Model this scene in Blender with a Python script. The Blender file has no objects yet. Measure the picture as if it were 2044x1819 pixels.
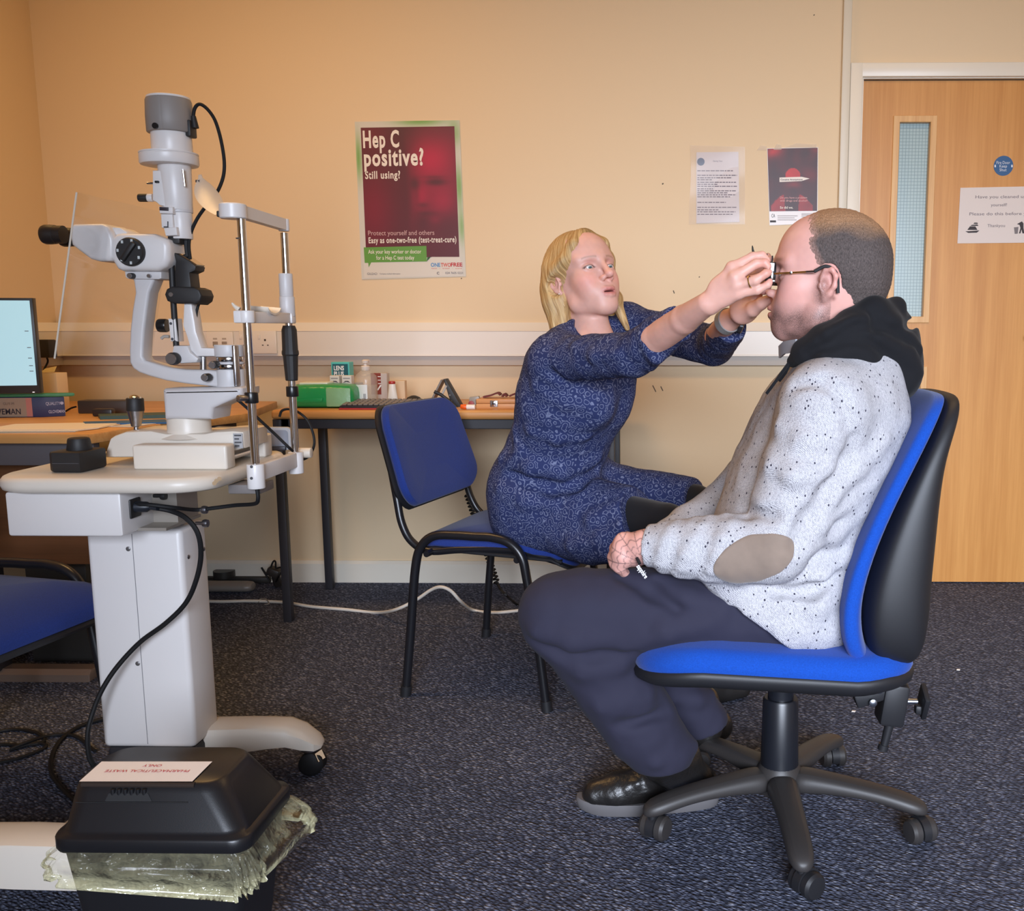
import bpy, bmesh, math, random
import numpy as np
from mathutils import Vector as V, Matrix
PI = math.pi
random.seed(7)
SC = bpy.context.scene
COL = SC.collection

# ------------------------------------------------------------------ camera
F, CX, CY, PITCH, YAW, H = 1900.0, 1290.0, 920.0, math.radians(8.0), math.radians(0.85), 1.04
cw = V((-math.sin(YAW)*math.cos(PITCH), math.cos(YAW)*math.cos(PITCH), -math.sin(PITCH)))
cr = V((math.cos(YAW), math.sin(YAW), 0)); cu = cr.cross(cw)
cam = bpy.data.objects.new('camera', bpy.data.cameras.new('camera')); COL.objects.link(cam)
cam.matrix_world = Matrix(((cr.x, cu.x, -cw.x, 0), (cr.y, cu.y, -cw.y, 0), (cr.z, cu.z, -cw.z, H), (0, 0, 0, 1)))
cam.data.sensor_width = 36; cam.data.lens = F/2044*36
cam.data.shift_x = (1022-CX)/2044; cam.data.shift_y = (CY-909.5)/2044
cam.data.clip_start = 0.05
SC.camera = cam
def ray(px, py): return cw + cr*((px-CX)/F) - cu*((py-CY)/F)
def P(px, py, Y):                       # point of the room at depth Y seen at that place
    d = ray(px, py); t = Y/d.y
    return V((t*d.x, Y, H+t*d.z))
def PZ(px, py, z):
    d = ray(px, py); t = (z-H)/d.z
    return V((t*d.x, t*d.y, z))
def PX(px, py, X):
    d = ray(px, py); t = X/d.x
    return V((X, t*d.y, H+t*d.z))
WALL = 3.80; LEFT = -2.41; RIGHT = 2.3; BACK = -2.4; CEIL = 2.75

# ------------------------------------------------------------------ world, daylight, lamps, exposure
SC.view_settings.view_transform = 'Standard'; SC.view_settings.look = 'None'
SC.view_settings.exposure = 0.0; SC.view_settings.gamma = 1.0
SC.cycles.max_bounces = 8; SC.cycles.diffuse_bounces = 4; SC.cycles.glossy_bounces = 3
SC.cycles.transparent_max_bounces = 12; SC.cycles.caustics_reflective = False; SC.cycles.caustics_refractive = False
SC.cycles.use_denoising = True; SC.cycles.sample_clamp_indirect = 4.0
wd = bpy.data.worlds.new('world'); SC.world = wd; wd.use_nodes = True
wd.node_tree.nodes['Background'].inputs[0].default_value = (0.60, 0.75, 1.0, 1); wd.node_tree.nodes['Background'].inputs[1].default_value = 1.0
def area(name, loc, target, sx, sy, power, color):
    l = bpy.data.lights.new(name, 'AREA'); l.shape = 'RECTANGLE'; l.size = sx; l.size_y = sy; l.energy = power; l.color = color
    o = bpy.data.objects.new(name, l); COL.objects.link(o); o.location = loc
    o.rotation_euler = (V(target)-V(loc)).to_track_quat('-Z', 'Y').to_euler()
    return o
# window in the wall behind the camera: its daylight
wl = area('window_daylight', (0.75, BACK+0.06, 1.55), (0.75, 3.0, 0.0), 2.6, 1.25, 70, (0.77, 0.85, 1.0)); wl.data.spread = math.radians(64)   # spread narrowed to dim the upper wall; no blind is built
# light of the two ceiling lamps
area('ceiling_lamp_light', (-1.35, 2.5, CEIL-0.075), (-1.35, 2.5, 0), 1.15, 0.28, 20, (1.0, 0.58, 0.21))
area('ceiling_lamp_light.001', (0.9, 2.5, CEIL-0.075), (0.9, 2.5, 0), 1.15, 0.28, 6.5, (1.0, 0.62, 0.26))

# ------------------------------------------------------------------ materials
def lin(c): c = c/255; return c/12.92 if c <= 0.04045 else ((c+0.055)/1.055)**2.4
def L(rgb): return (lin(rgb[0]), lin(rgb[1]), lin(rgb[2]), 1)
MATS = {}
def mat(name, rgb, rough=0.5, metal=0.0, var=None, bump=None, spec=0.5, sheen=0.0, emit=None, coat=0.0, alpha=1.0, sss=0.0):
    if name in MATS: return MATS[name]
    m = bpy.data.materials.new(name); m.use_nodes = True; nt = m.node_tree; b = nt.nodes['Principled BSDF']
    b.inputs['Base Color'].default_value = L(rgb); b.inputs['Roughness'].default_value = rough; b.inputs['Metallic'].default_value = metal
    b.inputs['Specular IOR Level'].default_value = spec
    if sheen: b.inputs['Sheen Weight'].default_value = sheen
    if coat: b.inputs['Coat Weight'].default_value = coat
    if sss: b.inputs['Subsurface Weight'].default_value = sss; b.inputs['Subsurface Radius'].default_value = (0.012, 0.004, 0.002); b.inputs['Subsurface Scale'].default_value = 1.0
    if alpha < 1: b.inputs['Alpha'].default_value = alpha
    if emit: b.inputs['Emission Color'].default_value = L(emit[0]); b.inputs['Emission Strength'].default_value = emit[1]
    if var or bump:
        tc = nt.nodes.new('ShaderNodeTexCoord')
    if var:                              # (scale, amount) soft mottling of the colour
        n = nt.nodes.new('ShaderNodeTexNoise'); n.inputs['Scale'].default_value = var[0]; n.inputs['Detail'].default_value = 4
        nt.links.new(tc.outputs['Object'], n.inputs['Vector'])
        mx = nt.nodes.new('ShaderNodeMix'); mx.data_type = 'RGBA'
        a, c = L([max(0, q*(1-var[1])) for q in rgb]), L([min(255, q*(1+var[1])) for q in rgb])
        mx.inputs[6].default_value = a; mx.inputs[7].default_value = c
        nt.links.new(n.outputs['Fac'], mx.inputs[0]); nt.links.new(mx.outputs[2], b.inputs['Base Color'])
    if bump:                             # (scale, strength, distance)
        n = nt.nodes.new('ShaderNodeTexNoise'); n.inputs['Scale'].default_value = bump[0]; n.inputs['Detail'].default_value = 3
        nt.links.new(tc.outputs['Object'], n.inputs['Vector'])
        bp = nt.nodes.new('ShaderNodeBump'); bp.inputs['Strength'].default_value = bump[1]; bp.inputs['Distance'].default_value = bump[2] if len(bump) > 2 else 0.002
        nt.links.new(n.outputs['Fac'], bp.inputs['Height']); nt.links.new(bp.outputs[0], b.inputs['Normal'])
    MATS[name] = m
    return m
def nodes(m): return m.node_tree, m.node_tree.nodes['Principled BSDF']
def mth(nt, op, a, b=None):
    n = nt.nodes.new('ShaderNodeMath'); n.operation = op
    for i, q in enumerate((a, b)):
        if q is None: continue
        if isinstance(q, (int, float)): n.inputs[i].default_value = q
        else: nt.links.new(q, n.inputs[i])
    return n.outputs[0]
def ramp(nt, src, stops):
    r = nt.nodes.new('ShaderNodeValToRGB'); e = r.color_ramp.elements
    while len(e) < len(stops): e.new(0.5)
    for q, (p, c) in zip(e, stops): q.position = p; q.color = L(c) if len(c) == 3 else c
    nt.links.new(src, r.inputs[0]); return r.outputs[0]
def mixc(nt, fac, a, b):
    n = nt.nodes.new('ShaderNodeMix'); n.data_type = 'RGBA'
    for i, q in ((0, fac), (6, a), (7, b)):
        if isinstance(q, (tuple, list)): n.inputs[i].default_value = L(q)
        elif isinstance(q, (int, float)): n.inputs[i].default_value = q
        else: nt.links.new(q, n.inputs[i])
    return n.outputs[2]
def coords(nt, scale=(1, 1, 1), rot=(0, 0, 0)):
    tc = nt.nodes.new('ShaderNodeTexCoord'); mp = nt.nodes.new('ShaderNodeMapping')
    mp.inputs['Scale'].default_value = scale; mp.inputs['Rotation'].default_value = rot
    nt.links.new(tc.outputs['Object'], mp.inputs['Vector']); return mp.outputs[0]
def noise(nt, vec, scale, detail=3, rough=0.5):
    n = nt.nodes.new('ShaderNodeTexNoise'); n.inputs['Scale'].default_value = scale; n.inputs['Detail'].default_value = detail; n.inputs['Roughness'].default_value = rough
    nt.links.new(vec, n.inputs['Vector']); return n.outputs['Fac']
def bumpn(nt, b, h, strength, dist):
    bp = nt.nodes.new('ShaderNodeBump'); bp.inputs['Strength'].default_value = strength; bp.inputs['Distance'].default_value = dist
    nt.links.new(h, bp.inputs['Height']); nt.links.new(bp.outputs[0], b.inputs['Normal'])

# ------------------------------------------------------------------ mesh helpers
def MB(): return bmesh.new()
def _xf(vs, M):
    for q in vs: q.co = M @ q.co
def box(bm, c, s, R=None, bev=0.0, seg=2):
    """box of full size s centred at c, optional 3x3 rotation, bevelled"""
    g = bmesh.ops.create_cube(bm, size=1); vs = g['verts']
    M = Matrix.Diagonal((s[0], s[1], s[2], 1))
    _xf(vs, M)
    if bev:
        es = list({e for q in vs for e in q.link_edges})
        r = bmesh.ops.bevel(bm, geom=es, offset=bev, segments=seg, profile=0.5, affect='EDGES')
        vs = list({q for f in r['faces'] for q in f.verts} | {q for q in vs if q.is_valid})
    M = Matrix.Translation(c) @ (R.to_4x4() if R else Matrix())
    _xf(vs, M)
    return vs
def boxmm(bm, a, b, bev=0.0, seg=2):
    a, b = V(a), V(b); return box(bm, (a+b)/2, (abs(b.x-a.x), abs(b.y-a.y), abs(b.z-a.z)), None, bev, seg)
def frame_from(axis, up=None):
    z = V(axis).normalized(); up = V(up) if up is not None else (V((0, 0, 1)) if abs(z.z) < 0.95 else V((0, 1, 0)))
    x = up.cross(z).normalized(); y = z.cross(x)
    return Matrix((x, y, z)).transposed()     # columns x, y, z
def lathe(bm, o, axis, prof, n=28, up=None):
    """prof: list of (radius, height along axis)"""
    R = frame_from(axis, up); o = V(o); rings = []
    for r, h in prof:
        if r < 1e-5: rings.append([bm.verts.new(o + R @ V((0, 0, h)))])
        else: rings.append([bm.verts.new(o + R @ V((r*math.cos(2*PI*k/n), r*math.sin(2*PI*k/n), h))) for k in range(n)])
    for a, b in zip(rings, rings[1:]):
        for k in range(n):
            k2 = (k+1) % n
            if len(a) == 1 and len(b) == 1: continue
            if len(a) == 1: bm.faces.new((a[0], b[k2], b[k]))
            elif len(b) == 1: bm.faces.new((a[k], a[k2], b[0]))
            else: bm.faces.new((a[k], a[k2], b[k2], b[k]))
    if len(rings[0]) > 1: bm.faces.new(list(reversed(rings[0])))
    if len(rings[-1]) > 1: bm.faces.new(rings[-1])
def cyl(bm, a, b, ra, rb=None, n=24, bev=0.0):
    a, b = V(a), V(b); h = (b-a).length; rb = ra if rb is None else rb
    if bev: prof = [(ra-bev, 0), (ra-bev*0.3, bev*0.3), (ra, bev), (rb, h-bev), (rb-bev*0.3, h-bev*0.3), (rb-bev, h)]
    else: prof = [(ra, 0), (rb, h)]
    lathe(bm, a, b-a, prof, n)
def spline(pts, n=8, closed=False):
    pts = [V(p) for p in pts]; out = []; m = len(pts)
    rng = range(m if closed else m-1)
    for i in rng:
        p0 = pts[(i-1) % m] if (closed or i > 0) else pts[0]*2-pts[1]
        p1, p2 = pts[i], pts[(i+1) % m]
        p3 = pts[(i+2) % m] if (closed or i+2 < m) else pts[-1]*2-pts[-2]
        for k in range(n):
            t = k/n; t2 = t*t; t3 = t2*t
            out.append(0.5*((2*p1)+(p2-p0)*t+(2*p0-5*p1+4*p2-p3)*t2+(3*p1-p0-3*p2+p3)*t3))
    if not closed: out.append(pts[-1])
    return out
def sweep(bm, path, r, n=10, sec=None, up=None, closed=False):
    """tube (or section sec [(x,y)..]) along path; r number or list"""
    path = [V(p) for p in path]; m = len(path); rings = []; prev = None
    for i, p in enumerate(path):
        if closed: t = path[(i+1) % m]-path[(i-1) % m]
        else: t = path[min(i+1, m-1)]-path[max(i-1, 0)]
        t.normalize()
        if prev is None:
            u0 = V(up) if up is not None else (V((0, 0, 1)) if abs(t.z) < 0.9 else V((0, 1, 0)))
        else: u0 = V(up) if up is not None else prev
        x = u0.cross(t)
        if x.length < 1e-6: x = V((1, 0, 0)).cross(t)
        x.normalize(); y = t.cross(x); prev = y
        rr = r[i] if isinstance(r, (list, tuple)) else r
        if sec: rings.append([bm.verts.new(p+x*(sx*rr)+y*(sy*rr)) for sx, sy in sec])
        else: rings.append([bm.verts.new(p+x*(rr*math.cos(2*PI*k/n))+y*(rr*math.sin(2*PI*k/n))) for k in range(n)])
    k0 = len(rings[0])
    pairs = list(zip(rings, rings[1:])) + ([(rings[-1], rings[0])] if closed else [])
    for a, b in pairs:
        for k in range(k0):
            bm.faces.new((a[k], a[(k+1) % k0], b[(k+1) % k0], b[k]))
    if not closed:
        bm.faces.new(list(reversed(rings[0]))); bm.faces.new(rings[-1])
def tube(bm, pts, r, n=10, sm=8, closed=False): sweep(bm, spline(pts, sm, closed), r, n, closed=closed)
def prism(bm, poly, o, ux, uy, depth, bev=0.0, seg=2):
    """polygon [(x,y)] in plane (o,ux,uy), extruded by vector depth"""
    o, ux, uy, d = V(o), V(ux), V(uy), V(depth)
    a = [bm.verts.new(o+ux*x+uy*y) for x, y in poly]; b = [bm.verts.new(q.co+d) for q in a]; n = len(a)
    fs = [bm.faces.new(a), bm.faces.new(list(reversed(b)))]
    for k in range(n): fs.append(bm.faces.new((a[(k+1) % n], a[k], b[k], b[(k+1) % n])))
    bmesh.ops.recalc_face_normals(bm, faces=fs)
    if bev:
        bmesh.ops.bevel(bm, geom=list({e for f in fs[:2] for e in f.edges}), offset=bev, segments=seg, profile=0.5, affect='EDGES')
def rrect(w, h, r, n=5):
    out = []
    for cx, cy, a0 in ((w/2-r, h/2-r, 0), (-w/2+r, h/2-r, 90), (-w/2+r, -h/2+r, 180), (w/2-r, -h/2+r, 270)):
        for k in range(n+1):
            a = math.radians(a0+90*k/n); out.append((cx+r*math.cos(a), cy+r*math.sin(a)))
    return out
def loft(bm, rings, cap=True, closed=True):
    vs = [[bm.verts.new(p) for p in r] for r in rings]; n = len(vs[0])
    for a, b in zip(vs, vs[1:]):
        for k in range(n if closed else n-1): bm.faces.new((a[k], a[(k+1) % n], b[(k+1) % n], b[k]))
    if cap: bm.faces.new(list(reversed(vs[0]))); bm.faces.new(vs[-1])
    return vs
ORG = {}
def finish(me, m, smooth=True, ang=35):
    if isinstance(m, (list, tuple)):
        for q in m: me.materials.append(q)
    elif m: me.materials.append(m)
    if smooth:
        me.shade_smooth(); me.set_sharp_from_angle(angle=math.radians(ang))
def obj(name, bm, m, parent=None, M=None, smooth=True, ang=35, label=None):
    if M is not None: bm.transform(M)
    bmesh.ops.recalc_face_normals(bm, faces=bm.faces[:])
    if parent is not None: org = ORG[parent.name]
    else:
        xs = [q.co for q in bm.verts]
        org = V(((min(q.x for q in xs)+max(q.x for q in xs))/2, (min(q.y for q in xs)+max(q.y for q in xs))/2, min(q.z for q in xs)))
    bm.transform(Matrix.Translation(-org))
    me = bpy.data.meshes.new(name); bm.to_mesh(me); bm.free(); finish(me, m, smooth, ang)
    o = bpy.data.objects.new(name, me); COL.objects.link(o)
    if parent is not None: o.parent = parent
    else: o.location = org
    ORG[o.name] = org
    if label: o['label'] = label
    return o
def tag(o, label, cat, group=None):
    o['label'] = label; o['category'] = cat
    if group: o['group'] = group
    return o
def thing(name, loc, label, cat, group=None):
    o = bpy.data.objects.new(name, None); COL.objects.link(o); o.location = loc; o.empty_display_size = 0.05
    ORG[o.name] = V(loc); return tag(o, label, cat, group)
def struct(o): o['kind'] = 'structure'; return o
def text(name, s, o, ux, uy, size, m, parent, sx=1.0, bold=0.0, align='LEFT', lift=0.0008, spacing=1.0):
    """lettering as a flat mesh lying on a surface at o, reading along ux, upright along uy"""
    c = bpy.data.curves.new('lettering', 'FONT'); c.body = s; c.size = size; c.align_x = align; c.offset = bold*size
    c.space_character = spacing; c.resolution_u = 3
    t = bpy.data.objects.new('lettering', c); COL.objects.link(t)
    me = bpy.data.meshes.new_from_object(t.evaluated_get(bpy.context.evaluated_depsgraph_get()))
    bpy.data.objects.remove(t); bpy.data.curves.remove(c)
    ux, uy = V(ux).normalized(), V(uy).normalized(); uz = ux.cross(uy); org = ORG[parent.name]; o = V(o)+uz*lift
    for q in me.vertices: q.co = o+ux*(q.co.x*sx)+uy*q.co.y-org
    me.materials.clear(); me.materials.append(m)
    ob = bpy.data.objects.new(name, me); COL.objects.link(ob); ob.parent = parent; ORG[ob.name] = org
    return ob
def attr_mesh(me, name, vals):
    a = me.color_attributes.new(name, 'FLOAT_COLOR', 'POINT')
    v = np.ones((len(me.vertices), 4), np.float32); v[:, :vals.shape[1]] = vals; a.data.foreach_set('color', v.ravel())
# ================================================================== THE ROOM
def m_wall():
    m = mat('wall_paint', (224, 200, 164), 0.62, spec=0.35, bump=(120, 0.06, 0.002)); return m
def m_carpet():
    m = mat('carpet', (70, 74, 92), 0.95, spec=0.1); nt, b = nodes(m)
    mp2 = nt.nodes.new('ShaderNodeMapping'); mp2.inputs['Scale'].default_value = (88, 165, 100); nt.links.new(coords(nt, (1, 1, 1), (0, 0, math.radians(38))), mp2.inputs['Vector']); v = mp2.outputs[0]
    wv = nt.nodes.new('ShaderNodeTexVoronoi'); wv.inputs['Scale'].default_value = 1.0; wv.inputs['Randomness'].default_value = 0.9
    nz = nt.nodes.new('ShaderNodeTexNoise'); nz.inputs['Scale'].default_value = 0.5; nt.links.new(v, nz.inputs['Vector'])
    vm = nt.nodes.new('ShaderNodeVectorMath'); vm.operation = 'ADD'; nt.links.new(v, vm.inputs[0]); nt.links.new(nz.outputs['Color'], vm.inputs[1])
    nt.links.new(vm.outputs[0], wv.inputs['Vector'])
    sep = nt.nodes.new('ShaderNodeSeparateColor'); nt.links.new(wv.outputs['Color'], sep.inputs[0])
    loop = ramp(nt, wv.outputs['Distance'], [(0.0, (255, 255, 255)), (0.75, (0, 0, 0))])
    tone = ramp(nt, sep.outputs[0], [(0.0, (80, 85, 106)), (0.5, (108, 115, 140)), (0.85, (148, 155, 180)), (1.0, (182, 187, 206))])
    c = mixc(nt, loop, (47, 51, 66), tone)
    big = noise(nt, coords(nt), 2.2, 4)
    c2 = mixc(nt, mth(nt, 'MULTIPLY', big, 0.35), c, (78, 78, 80))
    nt.links.new(c2, b.inputs['Base Color'])
    bumpn(nt, b, loop, 0.9, 0.004)
    return m
def m_wood(name, a, c, axis, rough=0.42, scale=1.0):
    """veneer whose grain runs along axis 0/1/2"""
    m = mat(name, a, rough, spec=0.4); nt, b = nodes(m)
    s = [26*scale, 26*scale, 26*scale]; s[axis] = 0.9*scale
    v = coords(nt, s); n1 = noise(nt, v, 1.0, 6, 0.62)
    s2 = [160*scale]*3; s2[axis] = 5*scale
    n2 = noise(nt, coords(nt, s2), 1.0, 2)
    f = ramp(nt, mth(nt, 'ADD', mth(nt, 'MULTIPLY', n1, 0.75), mth(nt, 'MULTIPLY', n2, 0.25)), [(0.34, a), (0.68, c)])
    nt.links.new(f, b.inputs['Base Color']); return m
CREAM = lambda: mat('cream_gloss_paint', (226, 218, 202), 0.35, spec=0.5)

# floor
bm = MB(); boxmm(bm, (LEFT-0.1, BACK-0.1, -0.05), (RIGHT+0.1, WALL+0.12, 0)); struct(obj('floor', bm, m_carpet(), smooth=False))
bm = MB(); boxmm(bm, (LEFT-0.1, BACK-0.1, CEIL), (RIGHT+0.1, WALL+0.1, CEIL+0.1)); struct(obj('ceiling', bm, mat('ceiling_cream', (206, 186, 150), 0.9), smooth=False))
# door opening in the back wall
DX0 = P(1721, 300, WALL).x; DX1 = DX0+0.84; DZ = P(1722, 160, WALL).z
bm = MB()
boxmm(bm, (LEFT-0.1, WALL, 0), (DX0-0.03, WALL+0.1, CEIL)); boxmm(bm, (DX1+0.03, WALL, 0), (RIGHT+0.1, WALL+0.1, CEIL)); boxmm(bm, (DX0-0.03, WALL, DZ+0.03), (DX1+0.03, WALL+0.1, CEIL))
wall_back = struct(obj('wall_back', bm, m_wall(), smooth=False))
bm = MB(); boxmm(bm, (LEFT-0.1, BACK, 0), (LEFT, WALL, CEIL)); struct(obj('wall_left', bm, m_wall(), smooth=False))
bm = MB(); boxmm(bm, (RIGHT, BACK, 0), (RIGHT+0.1, WALL, CEIL)); struct(obj('wall_right', bm, m_wall(), smooth=False))
bm = MB()
WX0, WX1, WZ0, WZ1 = -0.65, 2.1, 0.85, 2.2
boxmm(bm, (LEFT-0.1, BACK-0.1, 0), (WX0, BACK, CEIL)); boxmm(bm, (WX1, BACK-0.1, 0), (RIGHT+0.1, BACK, CEIL))
boxmm(bm, (WX0, BACK-0.1, 0), (WX1, BACK, WZ0)); boxmm(bm, (WX0, BACK-0.1, WZ1), (WX1, BACK, CEIL))
struct(obj('wall_front', bm, m_wall(), smooth=False))
bm = MB(); wm = mat('window_frame_white', (235, 235, 235), 0.4)
for x in (WX0, (WX0+WX1)/2, WX1): boxmm(bm, (x-0.03, BACK-0.08, WZ0), (x+0.03, BACK-0.03, WZ1))
for z in (WZ0, WZ1): boxmm(bm, (WX0, BACK-0.08, z-0.03), (WX1, BACK-0.03, z+0.03))
struct(obj('window_1', bm, wm, smooth=False))

# skirting along the back wall and left wall
SK = P(800, 1121, WALL-0.016).z
pf = [(0, 0), (0.016, 0), (0.016, SK-0.012), (0.006, SK), (0, SK)]
bm = MB(); prism(bm, pf, (LEFT, WALL, 0), (0, -1, 0), (0, 0, 1), (DX0-0.065-LEFT, 0, 0)); struct(obj('baseboard_back', bm, CREAM(), ang=20))
bm = MB(); prism(bm, pf, (LEFT, BACK, 0), (1, 0, 0), (0, 0, 1), (0, WALL-BACK, 0)); struct(obj('baseboard_left', bm, CREAM(), ang=20))
# dado trunking: sloped top lip, flat lid, receding foot
TY = WALL-0.05
TZ0, TZ1, TZ2, TZ3 = P(800, 729, WALL-0.035).z, P(800, 709, TY).z, P(800, 661, TY).z, P(800, 644, WALL-0.02).z
pf = [(0, TZ0), (0.036, TZ0), (0.040, TZ1-0.006), (0.05, TZ1-0.004), (0.05, TZ1), (0.048, TZ1+0.002), (0.048, TZ2-0.002), (0.05, TZ2), (0.045, TZ2+0.004), (0.02, TZ3), (0, TZ3)]
TX1 = P(1679, 680, WALL).x
tm = mat('trunking_pvc', (228, 222, 212), 0.38, spec=0.5)
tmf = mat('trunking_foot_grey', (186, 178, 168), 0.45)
bm = MB(); prism(bm, pf, (LEFT, WALL, 0), (0, -1, 0), (0, 0, 1), (TX1-LEFT, 0, 0))
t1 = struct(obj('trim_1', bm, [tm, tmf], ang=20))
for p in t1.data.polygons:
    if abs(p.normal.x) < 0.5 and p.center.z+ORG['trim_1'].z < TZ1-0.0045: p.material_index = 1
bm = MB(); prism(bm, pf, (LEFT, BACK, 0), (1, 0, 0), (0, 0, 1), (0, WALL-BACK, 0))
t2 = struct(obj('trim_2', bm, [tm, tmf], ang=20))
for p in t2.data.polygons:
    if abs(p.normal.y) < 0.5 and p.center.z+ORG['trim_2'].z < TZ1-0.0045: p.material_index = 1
# vertical cable duct beside the door
c0 = P(1683, 300, WALL).x
bm = MB(); boxmm(bm, (c0-0.016, WALL-0.022, TZ3-0.005), (c0+0.016, WALL, CEIL), 0.003); struct(obj('trim_3', bm, mat('duct_cream', (214, 204, 184), 0.45), ang=30))

# ---- door with vision panels
dr = bpy.data.objects.new('door_1', None); COL.objects.link(dr); dr.location = (DX0, WALL, 0); ORG['door_1'] = V((DX0, WALL, 0)); struct(dr)
dw = m_wood('door_veneer', (188, 128, 64), (210, 152, 84), 2, 0.4)
Y0, Y1 = WALL+0.012, WALL+0.056
def px2x(px, y=420): return P(px, y, WALL).x
gx0, gx1 = px2x(1789), px2x(1854)
gz0, gz1 = P(1800, 634, WALL).z, P(1820, 241, WALL).z
hz1, hz0 = P(1840, 742, WALL).z, 0.35
bm = MB()
boxmm(bm, (DX0, Y0, 0.006), (gx0, Y1, DZ)); boxmm(bm, (gx1, Y0, 0.006), (DX1, Y1, DZ))
boxmm(bm, (gx0, Y0, gz1), (gx1, Y1, DZ)); boxmm(bm, (gx0, Y0, hz1), (gx1, Y1, gz0)); boxmm(bm, (gx0, Y0, 0.006), (gx1, Y1, hz0))
obj('door_leaf', bm, dw, dr, smooth=False)
bead = m_wood('door_bead', (200, 150, 92), (224, 180, 122), 2, 0.4, 1.5)
gl = mat('wired_glass', (168, 188, 190), 0.25, spec=0.5); nt, b = nodes(gl)
vv = coords(nt, (1, 1, 1)); sx = nt.nodes.new('ShaderNodeSeparateXYZ'); nt.links.new(vv, sx.inputs[0])
ga = mth(nt, 'ABSOLUTE', mth(nt, 'SINE', mth(nt, 'MULTIPLY', sx.outputs[0], PI/0.0125))); gb = mth(nt, 'ABSOLUTE', mth(nt, 'SINE', mth(nt, 'MULTIPLY', sx.outputs[2], PI/0.0125)))
gm = mth(nt, 'LESS_THAN', mth(nt, 'MINIMUM', ga, gb), 0.22)
nt.links.new(mixc(nt, gm, (166, 186, 186), (126, 146, 148)), b.inputs['Base Color'])
for z0, z1 in ((gz0, gz1), (hz0, hz1)):
    bm = MB(); bw = 0.021
    for a, c in (((gx0-bw, z0-bw), (gx0+0.004, z1+bw)), ((gx1-0.004, z0-bw), (gx1+bw, z1+bw)), ((gx0, z1-0.004), (gx1, z1+bw)), ((gx0, z0-bw), (gx1, z0+0.004))):
        boxmm(bm, (a[0], Y0-0.007, a[1]), (c[0], Y0+0.02, c[1]), 0.002, 1)
    fr = obj('vision_panel_frame', bm, bead, dr)
    bm = MB(); boxmm(bm, (gx0, Y0+0.022, z0), (gx1, Y0+0.028, z1)); obj('glass_pane', bm, gl, fr, smooth=False)
cr_m = CREAM()
bm = MB(); aw = P(1719, 300, WALL).x-P(1694, 300, WALL).x
pfA = [(0, 0), (0.018, 0.004), (0.020, aw*0.45), (0.013, aw*0.55), (0.011, aw), (0, aw)]
boxmm(bm, (DX0-0.008-aw, WALL-0.018, 0), (DX0-0.008, WALL, DZ+0.012+aw), 0.004); boxmm(bm, (DX1+0.008, WALL-0.018, 0), (DX1+0.008+aw, WALL, DZ+0.012+aw), 0.004)
boxmm(bm, (DX0-0.008-aw, WALL-0.0175, DZ+0.008), (DX1+0.008+aw, WALL, DZ+0.012+aw), 0.004)
obj('door_architrave', bm, cr_m, dr)
bm = MB()
boxmm(bm, (DX0-0.035, WALL-0.004, 0), (DX0-0.003, WALL+0.1, DZ+0.004)); boxmm(bm, (DX1+0.003, WALL-0.004, 0), (DX1+0.035, WALL+0.1, DZ+0.004)); boxmm(bm, (DX0-0.035, WALL-0.004, DZ+0.004), (DX1+0.035, WALL+0.1, DZ+0.035))
obj('door_frame', bm, cr_m, dr, smooth=False)
bm = MB(); cyl(bm, (DX1-0.06, Y0, 1.0), (DX1-0.06, Y0-0.05, 1.0), 0.01); cyl(bm, (DX1-0.06, Y0-0.045, 1.0), (DX1-0.18, Y0-0.045, 1.0), 0.009); lathe(bm, (DX1-0.06, Y0, 1.0), (0, -1, 0), [(0.026, 0), (0.026, 0.008), (0.0, 0.008)])
obj('door_handle', bm, mat('brushed_steel', (190, 190, 192), 0.3, 1.0), dr)
# unseen panel added behind the door so no daylight leaks through the wired glass
bm = MB(); boxmm(bm, (DX0-0.03, WALL+0.1, 0), (DX1+0.03, WALL+0.12, DZ+0.03)); struct(obj('door_light_block', bm, mat('light_block_grey', (150, 155, 155), 0.8), smooth=False))

# ---- the ceiling lamps (above the picture)
for i, (x, y, w) in enumerate(((-1.35, 2.5, (255, 216, 160)), (0.9, 2.5, (255, 222, 172)))):
    t = thing('ceiling_light', (x, y, CEIL), 'long surface mounted ceiling lamp with warm diffuser, ' + ('nearer the left wall' if i == 0 else 'nearer the door'), 'ceiling light')
    bm = MB(); boxmm(bm, (x-0.62, y-0.17, CEIL-0.05), (x+0.62, y+0.17, CEIL), 0.008); obj('lamp_housing', bm, mat('lamp_white', (235, 235, 232), 0.5), t)
    bm = MB(); boxmm(bm, (x-0.58, y-0.14, CEIL-0.066), (x+0.58, y+0.14, CEIL-0.05), 0.006); obj('lamp_diffuser', bm, mat('lamp_glow_%d' % i, (255, 245, 230), 0.5, emit=(w, 1.6)), t)
# ---- scuffs on the wall
sc = mat('wall_scuff', (96, 86, 74), 0.8)
for k, (px, py, dx, dy, s) in enumerate(((1323, 367, 0, 0, 4), (1306, 776, 6, 12, 2), (1321, 776, 4, 8, 2), (1396, 553, 0, 0, 3), (1345, 583, 2, 5, 2), (724, 556, 0, 0, 3), (921, 556, 0, 0, 3), (1625, 30, 0, 0, 3))):
    bm = MB(); a, b2 = P(px-dx/2, py-dy/2, WALL-0.0006), P(px+dx/2, py+dy/2, WALL-0.0006); w = s*0.002/2
    d = (b2-a); d = d.normalized() if d.length > 1e-5 else V((0, 0, 1)); a -= d*w; b2 += d*w; n = V((d.z, 0, -d.x))*w
    f = [bm.verts.new(q) for q in (a-n*0.4, a+d*w-n, b2-d*w-n, b2+n*0.2, b2-d*w+n, a+d*w+n)]; bm.faces.new(f)
    o = obj('wall_mark', bm, sc, smooth=False); o['kind'] = 'structure'
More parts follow.
